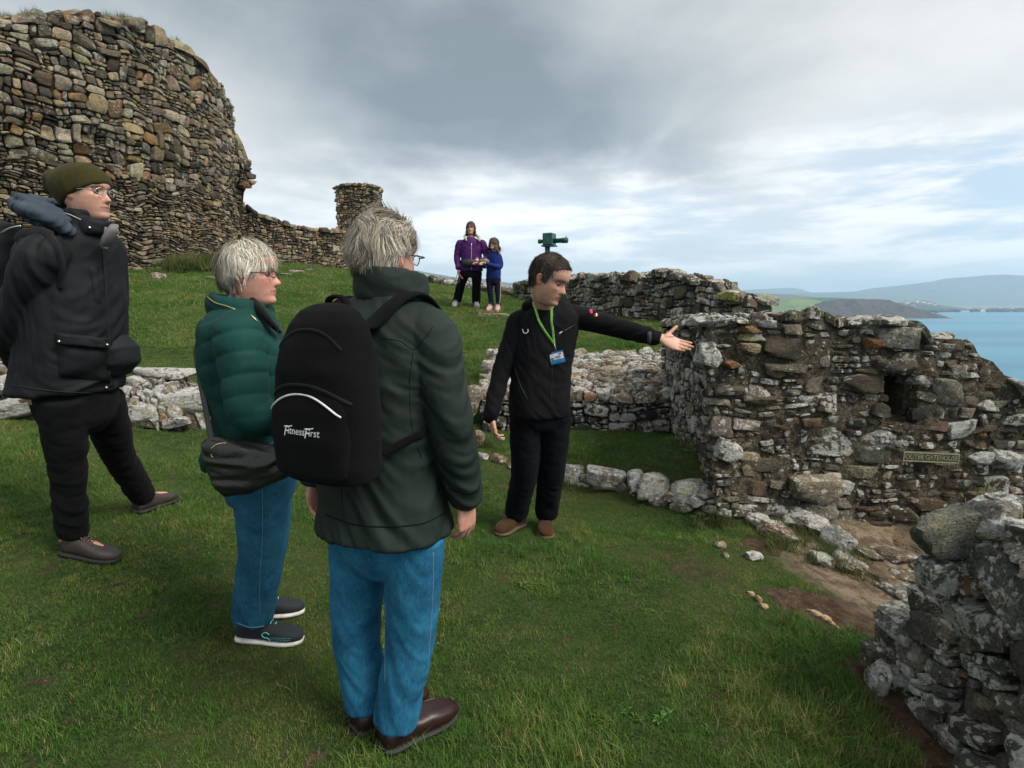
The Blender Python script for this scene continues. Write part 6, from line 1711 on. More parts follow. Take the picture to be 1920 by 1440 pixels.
    for a in np.linspace(-150, 150, 25):
        ar = math.radians(a); d_ = -f_ * math.cos(ar) + r_ * math.sin(ar)
        c = p(449, 572) + d_ * (.098 + .01 * abs(a) / 150) + np.array((0, 0, -.035 * (abs(a) / 150) ** 2)); ring.append(c)
    g.add(*tube(ring, [(.046, .017)] * 25, 14, 1, side=(0, 0, 1), smooth=False))
    cc, bcol = A.cloth('collar', g, m_j, [(p(440, 545), p(449, 600))], .006, 2, .005, f=22, seed=6)
    add_part('piping', [seam(bcol, [(388, 556), (405, 568), (425, 574), (450, 584)], .0025, .001), seam(bc, [(470, 592), (476, 598), (482, 604)], .0022, .003)], m_gold, cc)
    g = Geo(); g.add(*tube([p(470, 560, -.02), p(490, 583, -.08), p(508, 606, -.08), p(524, 622, -.05)], [(.012, .02), (.014, .024), (.012, .02), (.008, .012)], 14, 5)); g.build('fleece_lining', fabric('black_fleece', (.01, .01, .011), .95, .3, 300, .4), cc)
    # cord with toggles at the collar
    g = Geo(); g.add(*tube([p(505, 612, -.14), p(514, 604, -.15), p(522, 612, -.15), p(520, 624, -.15), p(528, 630, -.15)], [.0022] * 5, 6, 4)); g.build('drawcord', plain('black_cord', (.01, .01, .01)), cc)
    add_part('side_panel', [appl(bc, [(548, 618), (512, 640), (516, 680), (552, 660)], .003)], fabric('black_panel', (.01, .012, .013), .7), j)
    glasses(head, body, plain('dark_frame', (.03, .022, .03), .4), r=.0014, w_=.09, h=.055)
    q = head.w((.335 * .97, -.02, .31)); g = Geo(); g.add(*tube([q, q + np.array((0, 0, -.012)), q + np.array((.002, 0, -.024))], [.0012, .0016, .002], 8, 3)); g.build('earring', m_metal, body)
    m_kn = vcol('knit_upper', .8, .5, 700); m_wh = plain('white_rubber', (.62, .60, .57), .6)
    for k, (h_, d_) in enumerate(((h1, d1), (h2, d2))):
        o, up_, sd = shoe(A.root, h_, d_, .262, .048, plain('dark_knit_%d' % k, (.012, .016, .020), .8, bmp=.002, sc=300), m_wh, hi=.95)
        bs = BVHTree.FromPolygons([v.co + Vector(o['_base']) for v in o.data.vertices], [list(f.vertices) for f in o.data.polygons])
        m_tq = bpy.data.materials.get('turquoise_print') or plain('turquoise_print', (.16, .55, .55), .6)
        if k == 0:
            pts = [(505, 1190), (498, 1186), (491, 1190), (495, 1195), (503, 1197), (506, 1202), (499, 1206), (491, 1203)]
            add_part('logo', [seam(bs, pts, .0022, .001, 3)], m_tq, o)
            pcs = []
            for i in range(5):
                for jx in range(12 - i):
                    a, n = ray(bs, 508 + jx * 3.3 + i, 1196 + i * 3.2 + jx * .15)
                    if a is not None: pcs.append(box(a + n * .0005, (.0011,) * 3))
            add_part('dots', pcs, m_tq, o)
        g = Geo()
        for i in range(3):
            t = .42 + i * .07; c = h_ + d_ * t * .262 + up_ * (.091 - .008 * i)
            g.add(*tube([c + sd * .022 - up_ * .006, c + up_ * .003, c - sd * .022 - up_ * .006], [.0022] * 3, 6, 3))
        g.build('shoelace', m_tq, o)
    # handbag
    r = empty('handbag', tuple(p(465, 900, -.27))); tag(r, 'soft black handbag with a gold zip hanging at the hip of the woman in green', 'handbag')
    g = Geo(); R = []
    for px, y0, y1, th in ((386, 828, 850, .02), (392, 824, 880, .03), (410, 824, 912, .038), (428, 828, 926, .044), (470, 834, 920, .05), (515, 838, 902, .05), (540, 842, 892, .04), (552, 850, 882, .02)):
        a = p(px, y0, -.30); b = p(px, y1, -.30); R.append(((a + b) / 2, (a - b) / 2, np.array((0, th, 0))))
    g.add(*loft(R, 24, 3.2)); V, F, E = remesh(g, .006, 1); V = wrinkle(V, F, [(p(400, 840, -.3), p(540, 890, -.3))], .014, 14, .6, 8, twist=1.5)
    m_l = plain('soft_black_leather', (0.0084, 0.0084, 0.0084), .42, bmp=.004, sc=90)
    bo = link('bag_body', raw_mesh('bag_body', V, F, [m_l]), r); bb = BVHTree.FromPolygons([Vector(v) for v in V], [list(map(int, f)) for f in F])
    add_part('zip', [seam(bb, [(396, 842), (402, 836), (412, 832), (424, 831)], .002, .001), seam(bb, [(396, 852), (398, 857), (400, 856)], .002, .001)], m_gold, bo)
    g = Geo(); g.add(*loft([(p(387, 836, -.22), np.array((.008, 0, 0)), np.array((0, .02, 0))), (p(386, 860, -.22), np.array((.022, 0, 0)), np.array((0, .025, 0))), (p(390, 878, -.22), np.array((.020, 0, .004)), np.array((0, .025, 0))), (p(392, 884, -.22), np.array((.010, 0, .004)), np.array((0, .018, 0)))], 16, 2.6)); g.build('side_pouch', m_j, r)
    g = Geo(); st = [p(400, 838, -.24), p(390, 790, -.17), p(380, 735, -.10), p(374, 700, -.02), p(368, 655, .05), p(385, 610, .12)]
    g.add(*tube(st, [(.013, .004)] * 6, 10, 6, side=(1, -.4, 0))); g.build('shoulder_strap', m_l, r)
    g = Geo(); g.add(*box(p(377, 708, -.05), (.006, .006, .012))); g.build('strap_buckle', m_metal, r)
woman_green()

# ------------------------------------------------------------------ C: man with the backpack, from behind
def man_back():
    A = Person('person with messy grey hair and dark green jacket, seen from behind in the foreground', 1.73, (740, 1385)); p = A.p
    m_j = fabric('dark_green_waxed', (.012, .020, .016), .50, .3, 1100, 0, .003, .6); m_den = denim('washed_denim', (.008, .065, .14), (.030, .20, .34))
    phi = 62
    tor = [(728, 556, .085, .085), (724, 578, .15, .105), (716, 604, .205, .130), (710, 650, .222, .145), (706, 730, .216, .150), (710, 850, .205, .150), (717, 930, .208, .158), (721, 988, .222, .176)]
    sh = [p(806, 636, -.085), p(612, 632, .10)]; el = [p(842, 790, -.10), p(590, 775, .13)]; wr = [p(872, 925, -.04), p(590, 885, .10)]
    h1, d1 = foot_frame((716, 1412), (836, 1345)); h2, d2 = foot_frame((664, 1378), (740, 1338))
    hips = [p(778, 1000, -.06), p(672, 1000, .05)]
    an = [h1 + d1 * .055 + np.array((0, 0, .085)), h2 + d2 * .055 + np.array((0, 0, .085))]
    kn = [P(770, 1190, (hips[0][1] + an[0][1]) / 2 + .02), P(668, 1190, (hips[1][1] + an[1][1]) / 2 + .02)]
    head = Head(p(722, 556, .01), 55, -3, 0, .242)
    g = Geo(); head.geo(g); g.add(*tube([head.w((0, -.08, .25)), p(726, 590)], [.06, .066], 16, 4, smooth=False))
    A.torso(g, [(a, b, c * .7, d * .7) for a, b, c, d in tor] + [(722, 1025, .10, .08)], phi); A.legs(hips, kn, an, (.075, .055, .038), g)
    for i in (0, 1): g.add(*tube([sh[i], el[i], wr[i]], [.048, .042, .028], 12, 5))
    f_ = np.array((math.cos(math.radians(phi)), math.sin(math.radians(phi)), 0)); r_ = np.array((f_[1], -f_[0], 0))
    hand(g, wr[0] + np.array((.002, 0, -.018)), (.02, .10, -1), -r_ + f_ * .1, -1, 1.02, (.38, .45, .5, .6), .06, .55, .5)
    hand(g, wr[1] + np.array((-.002, 0, -.018)), (.03, .05, -1), r_, 1, 1.0, (.35, .4, .45, .5), .05, .4, .4)
    for h_, d_ in ((h1, d1), (h2, d2)): g.add(*tube([h_ + d_ * .05 + np.array((0, 0, .075)), h_ + d_ * .2 + np.array((0, 0, .04))], [.036, .026], 12, 4, smooth=False))
    body = A.body(g, head, (.50, .27, .205), (.3, .27, .22), .0038); head.eyes(body)
    def comb(q):
        x, y, z = q
        sw = float(pn(np.array([x * 3 + 3, y * 3, z * 3]))); s2 = float(pn(np.array([x * 3 + 30, y * 3, z * 3])))
        return np.array((x * .5 + sw * 1.5 + .15, -.5 * (z > .8) + s2 * .6, -1.0 + .75 * (z > .85) + .3 * s2))
    make_hair(head, A.root, [(-.5, .16), (-.2, .18), (-.12, .30), (-.09, .42), (-.04, .58), (.06, .54), (.14, .56), (.25, .68), (.34, .82), (.46, .86)], 24000,
              lambda q: (.09 if q[1] > -.16 and q[2] < .72 else (.27 if q[2] > .6 else (.14 if q[2] > .38 else .07))), comb, GREYHAIR, 4, .32, .0008, .055, .06, (.19, .165, .13), fly=.06, segs=7,
              volf=lambda q: .5 if q[2] < .35 else 1.15)
    # jeans
    g = Geo(); A.legs(hips, kn, an, (.094, .080, .072), g); A.torso(g, [(722, 940, .17, .13), (722, 985, .175, .135), (724, 1030, .155, .12), (724, 1065, .11, .085)], phi)
    jn, bj = A.cloth('jeans', g, m_den, list(zip(hips, kn)) + list(zip(kn, an)), .006, 2, .0075, f=10, seed=7, twist=1.6, ampf=lambda V: np.clip(1.5 - V[:, 2] * 1.2, .55, 1.6))
    m_st = plain('jeans_thread', (.14, .26, .36), .9)
    add_part('side_seam', [seam(bj, [(812, 1035), (812, 1100), (806, 1200), (798, 1290), (784, 1375)], .0010, .0002), seam(bj, [(723, 1130), (722, 1200), (722, 1280)], .0012, .0005)], m_st, jn)
    add_part('hem', [seam(bj, [(707, 1378), (730, 1389), (760, 1384), (786, 1366)], .002, .0008), seam(bj, [(660, 1352), (680, 1358), (706, 1352)], .002, .0008)], m_st, jn)
    # jacket
    g = Geo(); A.torso(g, tor, phi)
    for i in (0, 1): g.add(*tube([sh[i] + (p(712, 620) - sh[i]) * .3, sh[i], sh[i] * .5 + el[i] * .5, el[i], el[i] * .45 + wr[i] * .55, wr[i]], [.074, .080, .072, .066, .058, .050], 20, 5))
    j, bc = A.cloth('jacket', g, m_j, [(p(722, 560), p(718, 1020))] + list(zip(sh, el)) + list(zip(el, wr)), .006, 2, .016, f=13, seed=9, twist=1.0)
    g = Geo(); ring = []
    for a in np.linspace(-165, 165, 31):
        ar = math.radians(a); d_ = -f_ * math.cos(ar) + r_ * math.sin(ar)
        ring.append(p(729, 532) + d_ * (.090 + .028 * (abs(a) / 165) ** 2) + np.array((0, 0, -.035 * (abs(a) / 165) ** 1.5)))
    g.add(*tube(ring, [(.050, .010)] * 31, 14, 1, side=(0, 0, 1), smooth=False))
    co, bcol = A.cloth('collar', g, m_j, [(p(720, 500), p(726, 600))], .005, 2, .008, f=13, seed=12, ratio=.6)
    m_s2 = plain('jacket_thread', (.006, .010, .008), .95, spec=.05)
    add_part('seam', [seam(bc, [(716, 634), (750, 640), (775, 655), (792, 640), (812, 612)], .0012, 0), seam(bc, [(775, 655), (768, 720), (772, 800), (790, 860)], .0011, 0), seam(bc, [(640, 905), (642, 950), (646, 978)], .0012, 0), seam(bc, [(612, 965), (660, 982), (720, 988), (790, 982), (834, 962)], .0025, 0)], m_s2, j)
    add_part('cuff', [seam(bc, [(843, 915), (860, 922), (880, 924), (898, 918)], .003, 0)], m_s2, j)
    a, n = ray(bcol, 797, 562)
    if a is not None:
        g = Geo(); g.add(*loft([(a, np.array((.004, 0, 0)), np.array((0, 0, .004))), (a + n * .003, np.array((.003, 0, 0)), np.array((0, 0, .003)))], 10)); g.build('snap_button', m_metal, co)
    glasses(head, body, plain('dark_olive_frame', (.03, .032, .022), .4), r=.0016)
    m_sh = plain('oxblood_leather', (.022, .008, .007), .4, bmp=.002); m_so = plain('black_sole', (.014, .013, .013), .7)
    for h_, d_ in ((h1, d1), (h2, d2)):
        o, up_, sd = shoe(A.root, h_, d_, .30, .053, m_sh, m_so, hi=.85, toe=1.12)
        pts = [h_ + d_ * t * .30 + up_ * (hh + .014) + sd * s_ for t, s_, hh in ((.50, .040, .052), (.66, .044, .050), (.80, .036, .047), (.90, .018, .044), (.925, 0, .044), (.90, -.018, .044), (.80, -.036, .047), (.66, -.044, .050), (.50, -.040, .052))]
        g = Geo(); g.add(*tube(pts, [.003] * 9, 8, 4)); g.build('apron_seam', m_sh, o)
    # black backpack with print
    bk = -f_; up = np.array((0, 0, 1.0))
    c = p(712, 714) + bk * .225 + r_ * .012
    r = empty('backpack', tuple(c)); tag(r, 'black backpack with white piping and lettering on the grey haired man', 'backpack')
    m_b = fabric('black_canvas', (0.0050, 0.0050, 0.0055), .85, .3, 1300, .12, .004, .2)
    g = Geo(); R = []
    for t, a, b, y in ((-.245, .10, .05, 0), (-.235, .135, .075, 0), (-.20, .148, .088, 0), (-.05, .150, .092, 0), (.06, .147, .088, 0), (.13, .135, .078, -.006), (.18, .115, .064, -.012), (.215, .085, .048, -.02), (.232, .05, .03, -.026), (.238, .02, .012, -.03)):
        R.append((c + up * t + bk * y, r_ * a, bk * b))
    g.add(*loft(R, 36, 2.9)); V, F, E = remesh(g, .005, 2); V = wrinkle(V, F, [(c - up * .22, c + up * .22)], .0045, 9, .6, 3)
    bag = link('bag_body', raw_mesh('bag_body', V, F, [m_b]), r)
    g = Geo(); R = []                                    # front pocket with arched top
    for t, a, b in ((-.225, .10, .03), (-.21, .125, .045), (-.12, .134, .052), (-.04, .132, .045), (-.0, .118, .034), (.022, .08, .024), (.03, .03, .010)): R.append((c + up * t + bk * .058, r_ * a, bk * b))
    g.add(*loft(R, 36, 2.8)); V, F, E = remesh(g, .005, 2)
    V = V + normals(V, F) * (.003 * pn(V * 12))[:, None]
    pk = link('front_pocket', raw_mesh('front_pocket', V, F, [m_b]), r); bp = BVHTree.FromPolygons([Vector(v) for v in V], [list(map(int, f)) for f in F])
    ball = BVHTree.FromPolygons([Vector(v.co) + Vector(bag['_base']) for v in bag.data.vertices], [list(f.vertices) for f in bag.data.polygons])
    def castb(bv, x, z, off):
        o_ = Vector(c + r_ * x + up * z + bk * .5); h = bv.ray_cast(o_, Vector(-bk))
        return None if h[0] is None else np.array(h[0]) + bk * off
    pts = [castb(bp, x, .004 - .055 * (abs(x) / .13) ** 2.2, .0015) for x in np.linspace(-.124, .124, 33)]
    pts = [q for q in pts if q is not None]
    g = Geo(); g.add(*tube(pts, [.0028] * len(pts), 8, 1, smooth=False)); g.build('piping', plain('reflective_piping', (.60, .60, .60), .5), pk)
    g = Geo()
    for z0, dz, w_ in ((.028, .045, .138), (.168, .05, .112)):
        pts = [castb(ball, x, z0 - dz * (abs(x) / w_) ** 2.4, .001) for x in np.linspace(-w_, w_, 33)]; pts = [q for q in pts if q is not None]
        g.add(*tube(pts, [(.0055, .002)] * len(pts), 8, 1, side=(0, 0, 1), smooth=False))
    g.build('zip', plain('nylon_zip', (.009, .009, .010), .7, spec=.15), bag)
    Vt, Ft = [], []
    x0 = 0; 
    tv, tf = text_mesh('itness', .027, 0, .05); tv2, tf2 = text_mesh('irst', .027, 0, .05); F1, ff = text_mesh('F', .038, 0, .2)
    items = []
    cur = -.052
    for V_, F_, kind in ((F1, ff, 'F'), (tv, tf, 't'), (F1, ff, 'F'), (tv2, tf2, 't')):
        w_ = V_[:, 0].max() - V_[:, 0].min(); Vc = V_.copy(); Vc[:, 0] += cur - Vc[:, 0].min(); Vc[:, 1] -= Vc[:, 1].min(); Vc[:, 1] -= (.006 if kind == 'F' else .0)
        items.append((Vc, F_)); cur += w_ * .97 + (-.0035 if kind == 'F' else .002)
    g = Geo()
    for V_, F_ in items:
        W = []
        for q in V_:
            h = castb(bp, q[0] * 1.0 + .004, q[1] * 1.0 - .098, .0022); W.append(h if h is not None else c)
        g.add(np.array(W), F_)
    for V_, F_ in (items[0], items[2]):                   # cross bars of the two capitals reach back and forward
        x_ = V_[:, 0].min() + .004; zt = V_[:, 1].max() - .098 - .0015
        pts = [castb(bp, x_ + dx, zt + dz, .0022) for dx, dz in ((.0, -.001), (.008, .0), (.018, .0005), (.028, .003))]
        g.add(*tube(pts, [.0012] * 4, 6, 3))
    g.build('lettering', plain('white_embroidery', (.72, .72, .72), .8), pk, False)
    # straps and handle
    def surf(x, b_, z, off=.008):
        q = p(716, 620) + r_ * x + bk * b_ + up * z; h = bc.find_nearest(Vector(q)); return np.array(h[0]) + np.array(h[1]) * off
    for sx in (1, -1):
        top = c + up * .185 - bk * .06 + r_ * sx * .055
        pts = [top, surf(.085 * sx, .13, .02, .015), surf(.11 * sx, .05, .09), surf(.12 * sx, -.03, .09), surf(.125 * sx, -.12, .02), surf(.135 * sx, -.15, -.10), surf(.17 * sx, -.10, -.22)]
        g = Geo(); g.add(*tube(pts, [(.033, .009)] * 7, 12, 6, side=tuple(r_))); g.build('shoulder_strap', m_b, r)
        pts = [surf(.17 * sx, -.10, -.22), surf(.22 * sx, .0, -.26), surf(.19 * sx, .10, -.29), c + r_ * sx * .135 - up * .17 - bk * .06]
        g = Geo(); g.add(*tube(pts, [(.012, .003)] * 4, 8, 6, side=(0, 0, 1))); g.build('webbing', m_b, r)
    g = Geo(); q = c + up * .205 - bk * .05; g.add(*tube([q - r_ * .035, q - r_ * .03 + up * .04, q + up * .05, q + r_ * .03 + up * .04, q + r_ * .035], [(.013, .006)] * 5, 10, 5, side=tuple(f_))); g.build('handle', m_b, r)
man_back()

# ------------------------------------------------------------------ D: the guide
def guide():
    A = Person('person with short dark hair all in black, stretching one arm out towards the wall', 3.43, (995, 1000)); p = A.p
    m_j = fabric('black_jersey', (0.0045, 0.0047, 0.0060), .7, .35, 900, .12, .005, .3); m_t = fabric('black_denim', (0.0054, 0.0063, 0.0090), .85, .35, 1000, .1, .006, .2)
    phi = -66
    tor = [(1031, 562, .075, .075), (1031, 577, .13, .10), (1030, 596, .19, .125), (1022, 640, .195, .13), (1015, 700, .188, .13), (1012, 745, .190, .138), (1012, 770, .192, .142), (1012, 778, .186, .136)]
    sh = [p(975, 604, -.03), p(1082, 594, .05)]; el = [p(941, 695, -.06), p(1160, 615, -.05)]; wr = [p(920, 778, -.16), p(1226, 632, -.18)]
    h1, d1 = foot_frame((978, 985), (938, 1005)); h2, d2 = foot_frame((1023, 985), (1027, 1026))
    hips = [p(985, 775, -.03), p(1043, 775, .03)]
    an = [h1 + d1 * .07 + np.array((0, 0, .10)), h2 + d2 * .07 + np.array((0, 0, .10))]
    kn = [P(984, 880, (hips[0][1] + an[0][1]) / 2 - .03), P(1034, 880, (hips[1][1] + an[1][1]) / 2 - .03)]
    head = Head(p(1026, 566, -.16), -30, -22, 0, .268, .98)
    g = Geo(); head.geo(g); g.add(*tube([head.w((0, -.06, .22)), p(1026, 588, -.02)], [.060, .068], 16, 4, smooth=False))
    A.torso(g, [(a, b, c * .7, d * .7) for a, b, c, d in tor] + [(1012, 800, .13, .09)], phi); A.legs(hips, kn, an, (.075, .052, .036), g)
    for i in (0, 1): g.add(*tube([sh[i], el[i], wr[i]], [.045, .04, .028], 12, 5))
    f_ = np.array((math.cos(math.radians(phi)), math.sin(math.radians(phi)), 0)); r_ = np.array((f_[1], -f_[0], 0))
    hand(g, wr[1] + np.array((.035, -.015, -.006)), (.93, -.22, -.36), (-.10, -.80, .62), 1, 1.06, (.10, .12, .15, .20), .03, 1.0, -.1)
    hand(g, wr[0] + np.array((.006, 0, -.018)), (.16, -.1, -1), (.9, .3, .2), 1, .98, (.4, .5, .55, .6), .05, .4, .4)
    for h_, d_ in ((h1, d1), (h2, d2)): g.add(*tube([h_ + d_ * .05 + np.array((0, 0, .075)), h_ + d_ * .2 + np.array((0, 0, .04))], [.036, .026], 12, 4, smooth=False))
    body = A.body(g, head, (.52, .30, .215), (.035, .022, .016), .004, stubble=.25); head.eyes(body)
    make_hair(head, A.root, [(-.5, .24), (-.2, .28), (-.1, .36), (-.04, .56), (.06, .46), (.12, .48), (.17, .60), (.23, .74), (.34, .80), (.46, .82)], 13000,
              lambda q: (.10 if q[1] > .2 else .15) if q[2] > .7 else .08, lambda q: np.array((q[0] * .4 + .1, 1.0 if q[1] > .1 and q[2] > .7 else (.5 if q[2] > .6 else .25), .05 if q[2] > .75 and q[1] > .1 else -.6 if q[2] > .75 else -1.)), [(4, (.028, .018, .012)), (3, (.05, .033, .022)), (2, (.018, .012, .009)), (1, (.065, .042, .027))], 6, .22, .0013, .042, .03, (.018, .012, .009), fly=.015,
              volf=lambda q: .5 if q[2] < .5 else 1.1)
    g = Geo(); A.legs(hips, kn, an, (.098, .086, .074), g); A.torso(g, [(1013, 740, .155, .11), (1013, 778, .165, .118), (1014, 796, .14, .095), (1014, 806, .10, .06)], phi)
    A.cloth('trousers', g, m_t, list(zip(hips, kn)) + list(zip(kn, an)), .007, 2, .008, f=13, seed=5, ampf=lambda V: np.clip(1.5 - V[:, 2], .6, 1.6))
    g = Geo(); A.torso(g, tor, phi)
    rad = ([.060, .070, .063, .055, .050, .046], [.062, .070, .060, .056, .050, .046])
    for i in (0, 1): g.add(*tube([sh[i] + (p(1028, 600) - sh[i]) * .3, sh[i], sh[i] * .5 + el[i] * .5, el[i], el[i] * .45 + wr[i] * .55, wr[i]], rad[i], 20, 5))
    g.add(*loft([(p(1029, 585, -.01), r_ * .10, f_ * .095), (p(1027, 572, -.03), r_ * .074, f_ * .078)], 24))
    g.add(*tube([p(988, 574, -.05), p(1004, 566, .05), p(1025, 562, .10), p(1052, 566, .08), p(1066, 580, -.01)], [.03, .038, .04, .036, .026], 16, 5))
    j, bc = A.cloth('jacket', g, m_j, [(p(1028, 570), p(1013, 770))] + list(zip(sh, el)) + list(zip(el, wr)), .0065, 1, .011, f=14, seed=14, twist=1.2)
    m_z = plain('zip_teeth', (.03, .03, .035), .4, .5)
    add_part('zip', [seam(bc, [(1038, 582), (1037, 640), (1035, 700), (1034, 770)], .002, .0005)], m_z, j)
    m_w = plain('white_print', (.70, .70, .70), .6)
    add_part('chest_logo', [seam(bc, [(980, 617), (982, 623), (986, 625), (990, 622), (990, 617)], .0022, .0015)], m_w, j)
    add_part('chest_logo', [appl(bc, [(1047, 624), (1056, 620), (1055, 622), (1049, 627)], .002, 4, 3)], m_w, j)
    add_part('pocket_zip', [seam(bc, [(1046, 630), (1062, 618), (1080, 608)], .0022, 0), seam(bc, [(965, 690), (975, 720), (990, 750)], .002, 0)], m_z, j)
    m_r = plain('red_badge', (.50, .03, .04), .6)
    add_part('sleeve_badge', [appl(bc, [(1104, 580), (1111, 577), (1112, 588), (1106, 588)], .003, 4, 4)], m_r, j)
    sb = add_part('sleeve_badge', [appl(bc, [(1114, 589), (1121, 585), (1122, 592), (1115, 596)], .003, 4, 4)], m_r, j)
    add_part('badge_stripe', [appl(bc, [(1117, 587), (1119, 586.5), (1120, 593), (1117, 594)], .005, 3, 4)], m_w, sb or j)
    add_part('cuff_tab', [appl(bc, [(1214, 621), (1222, 621), (1221, 647), (1213, 646)], .005, 5, 8), appl(bc, [(906, 768), (929, 770), (929, 778), (906, 776)], .005, 8, 4)], plain('cuff_grey', (.035, .038, .035), .7), j)
    m_sh = fabric('brown_suede', (.048, .024, .010), .95, .35, 500, .5, .003); m_so = plain('crepe_sole', (.10, .065, .04), .8)
    lc = plain('suede_lace', (.12, .07, .035), .8)
    for h_, d_ in ((h1, d1), (h2, d2)): shoe(A.root, h_, d_, .29, .053, m_sh, m_so, hi=.95, toe=1.1, lace=lc)
    # lanyard and pass
    cb = p(1044, 669, -.20); r = empty('lanyard', tuple(cb)); tag(r, 'lime green lanyard with a blue and white photo pass hanging on the black jacket', 'lanyard')
    m_l = plain('lime_webbing', (.16, .40, .08), .6, var=.3, sc=90)
    def rib(pp, wd):
        out = []
        for q in spline([np.array(x, float) for x in pp], 6):
            a, n = ray(bc, *q); 
            if a is None: a, n = ray(A.skinbvh, *q)
            if a is None: continue
            out.append(a + n * .007)
        return tube(out, [(wd, .0014)] * len(out), 8, 1, side=(1, -.2, .1), smooth=False, round_ends=False)
    g = Geo(); g.add(*rib([(998, 556), (1003, 575), (1012, 604), (1026, 628), (1038, 645)], .0070)); g.add(*rib([(1033, 580), (1033, 600), (1036, 625), (1038, 645)], .0070)); g.build('strap', m_l, r)
    a, n = ray(bc, 1041, 656); nn = unit(n * .6 + np.array((0, -1, .0)))
    q0 = ray(bc, 1038, 645)[0] + n * .008; q1 = a + nn * .012
    g = Geo(); g.add(*tube([q0, (q0 + q1) / 2 + nn * .003, q1], [.003, .004, .003], 8, 3)); g.build('clip', m_metal, r)
    a, n = ray(bc, 1043, 670); c = a + nn * .016; rt = Matrix.Rotation(math.radians(-14), 3, 'Y')
    yw = Matrix.Rotation(math.radians(-6), 3, 'Z'); M = np.array(yw @ rt)
    g = Geo(); g.add(*box(c, (.043, .0022, .036), M)); cd = g.build('card_holder', plain('blue_card', (.015, .12, .30), .3), r, False)
    def pl(dx, dz, hx, hz, mt, nm):
        g = Geo(); g.add(*box(c + M @ np.array((dx, -.0032, dz)), (hx, .0009, hz), M)); return g.build(nm, mt, cd, False)
    m_wc = plain('white_card', (.62, .66, .70), .35); pl(0, .004, .039, .022, m_wc, 'card_face')
    g = Geo()
    def bits(lst, mt, nm):
        g = Geo()
        for dx, dz, hx, hz in lst: g.add(*box(c + M @ np.array((dx, -.0046, dz)), (hx, .0006, hz), M))
        g.build(nm, mt, cd, False)
    bits([(0, -.022, .039, .006), (.01, -.013, .028, .004)], plain('card_blue_band', (.02, .20, .42), .35), 'card_band')
    bits([(-.027, -.008, .009, .012)], plain('card_photo_grey', (.12, .12, .13), .4), 'card_photo')
    bits([(-.027, -.0065, .0045, .006)], plain('card_photo_skin', (.42, .26, .2), .4), 'card_portrait')
    bits([(.022, .019, .008, .004), (.026, .0215, .004, .003)], m_r, 'card_crest')
    bits([(.004, .009, .018, .0009), (.004, .005, .016, .0009), (.006, .001, .018, .0009), (.004, -.003, .014, .0009)], plain('card_ink', (.12, .14, .25), .5), 'card_text')
    g = Geo(); g.add(*tube([c + M @ np.array((-.027 + .006 * math.cos(t), -.0045, .018 + .006 * math.sin(t))) for t in np.linspace(0, 6.283, 13)], [.0008] * 13, 6, 1, smooth=False)); g.build('card_seal', plain('card_seal_grey', (.2, .25, .3), .5), cd)
guide()

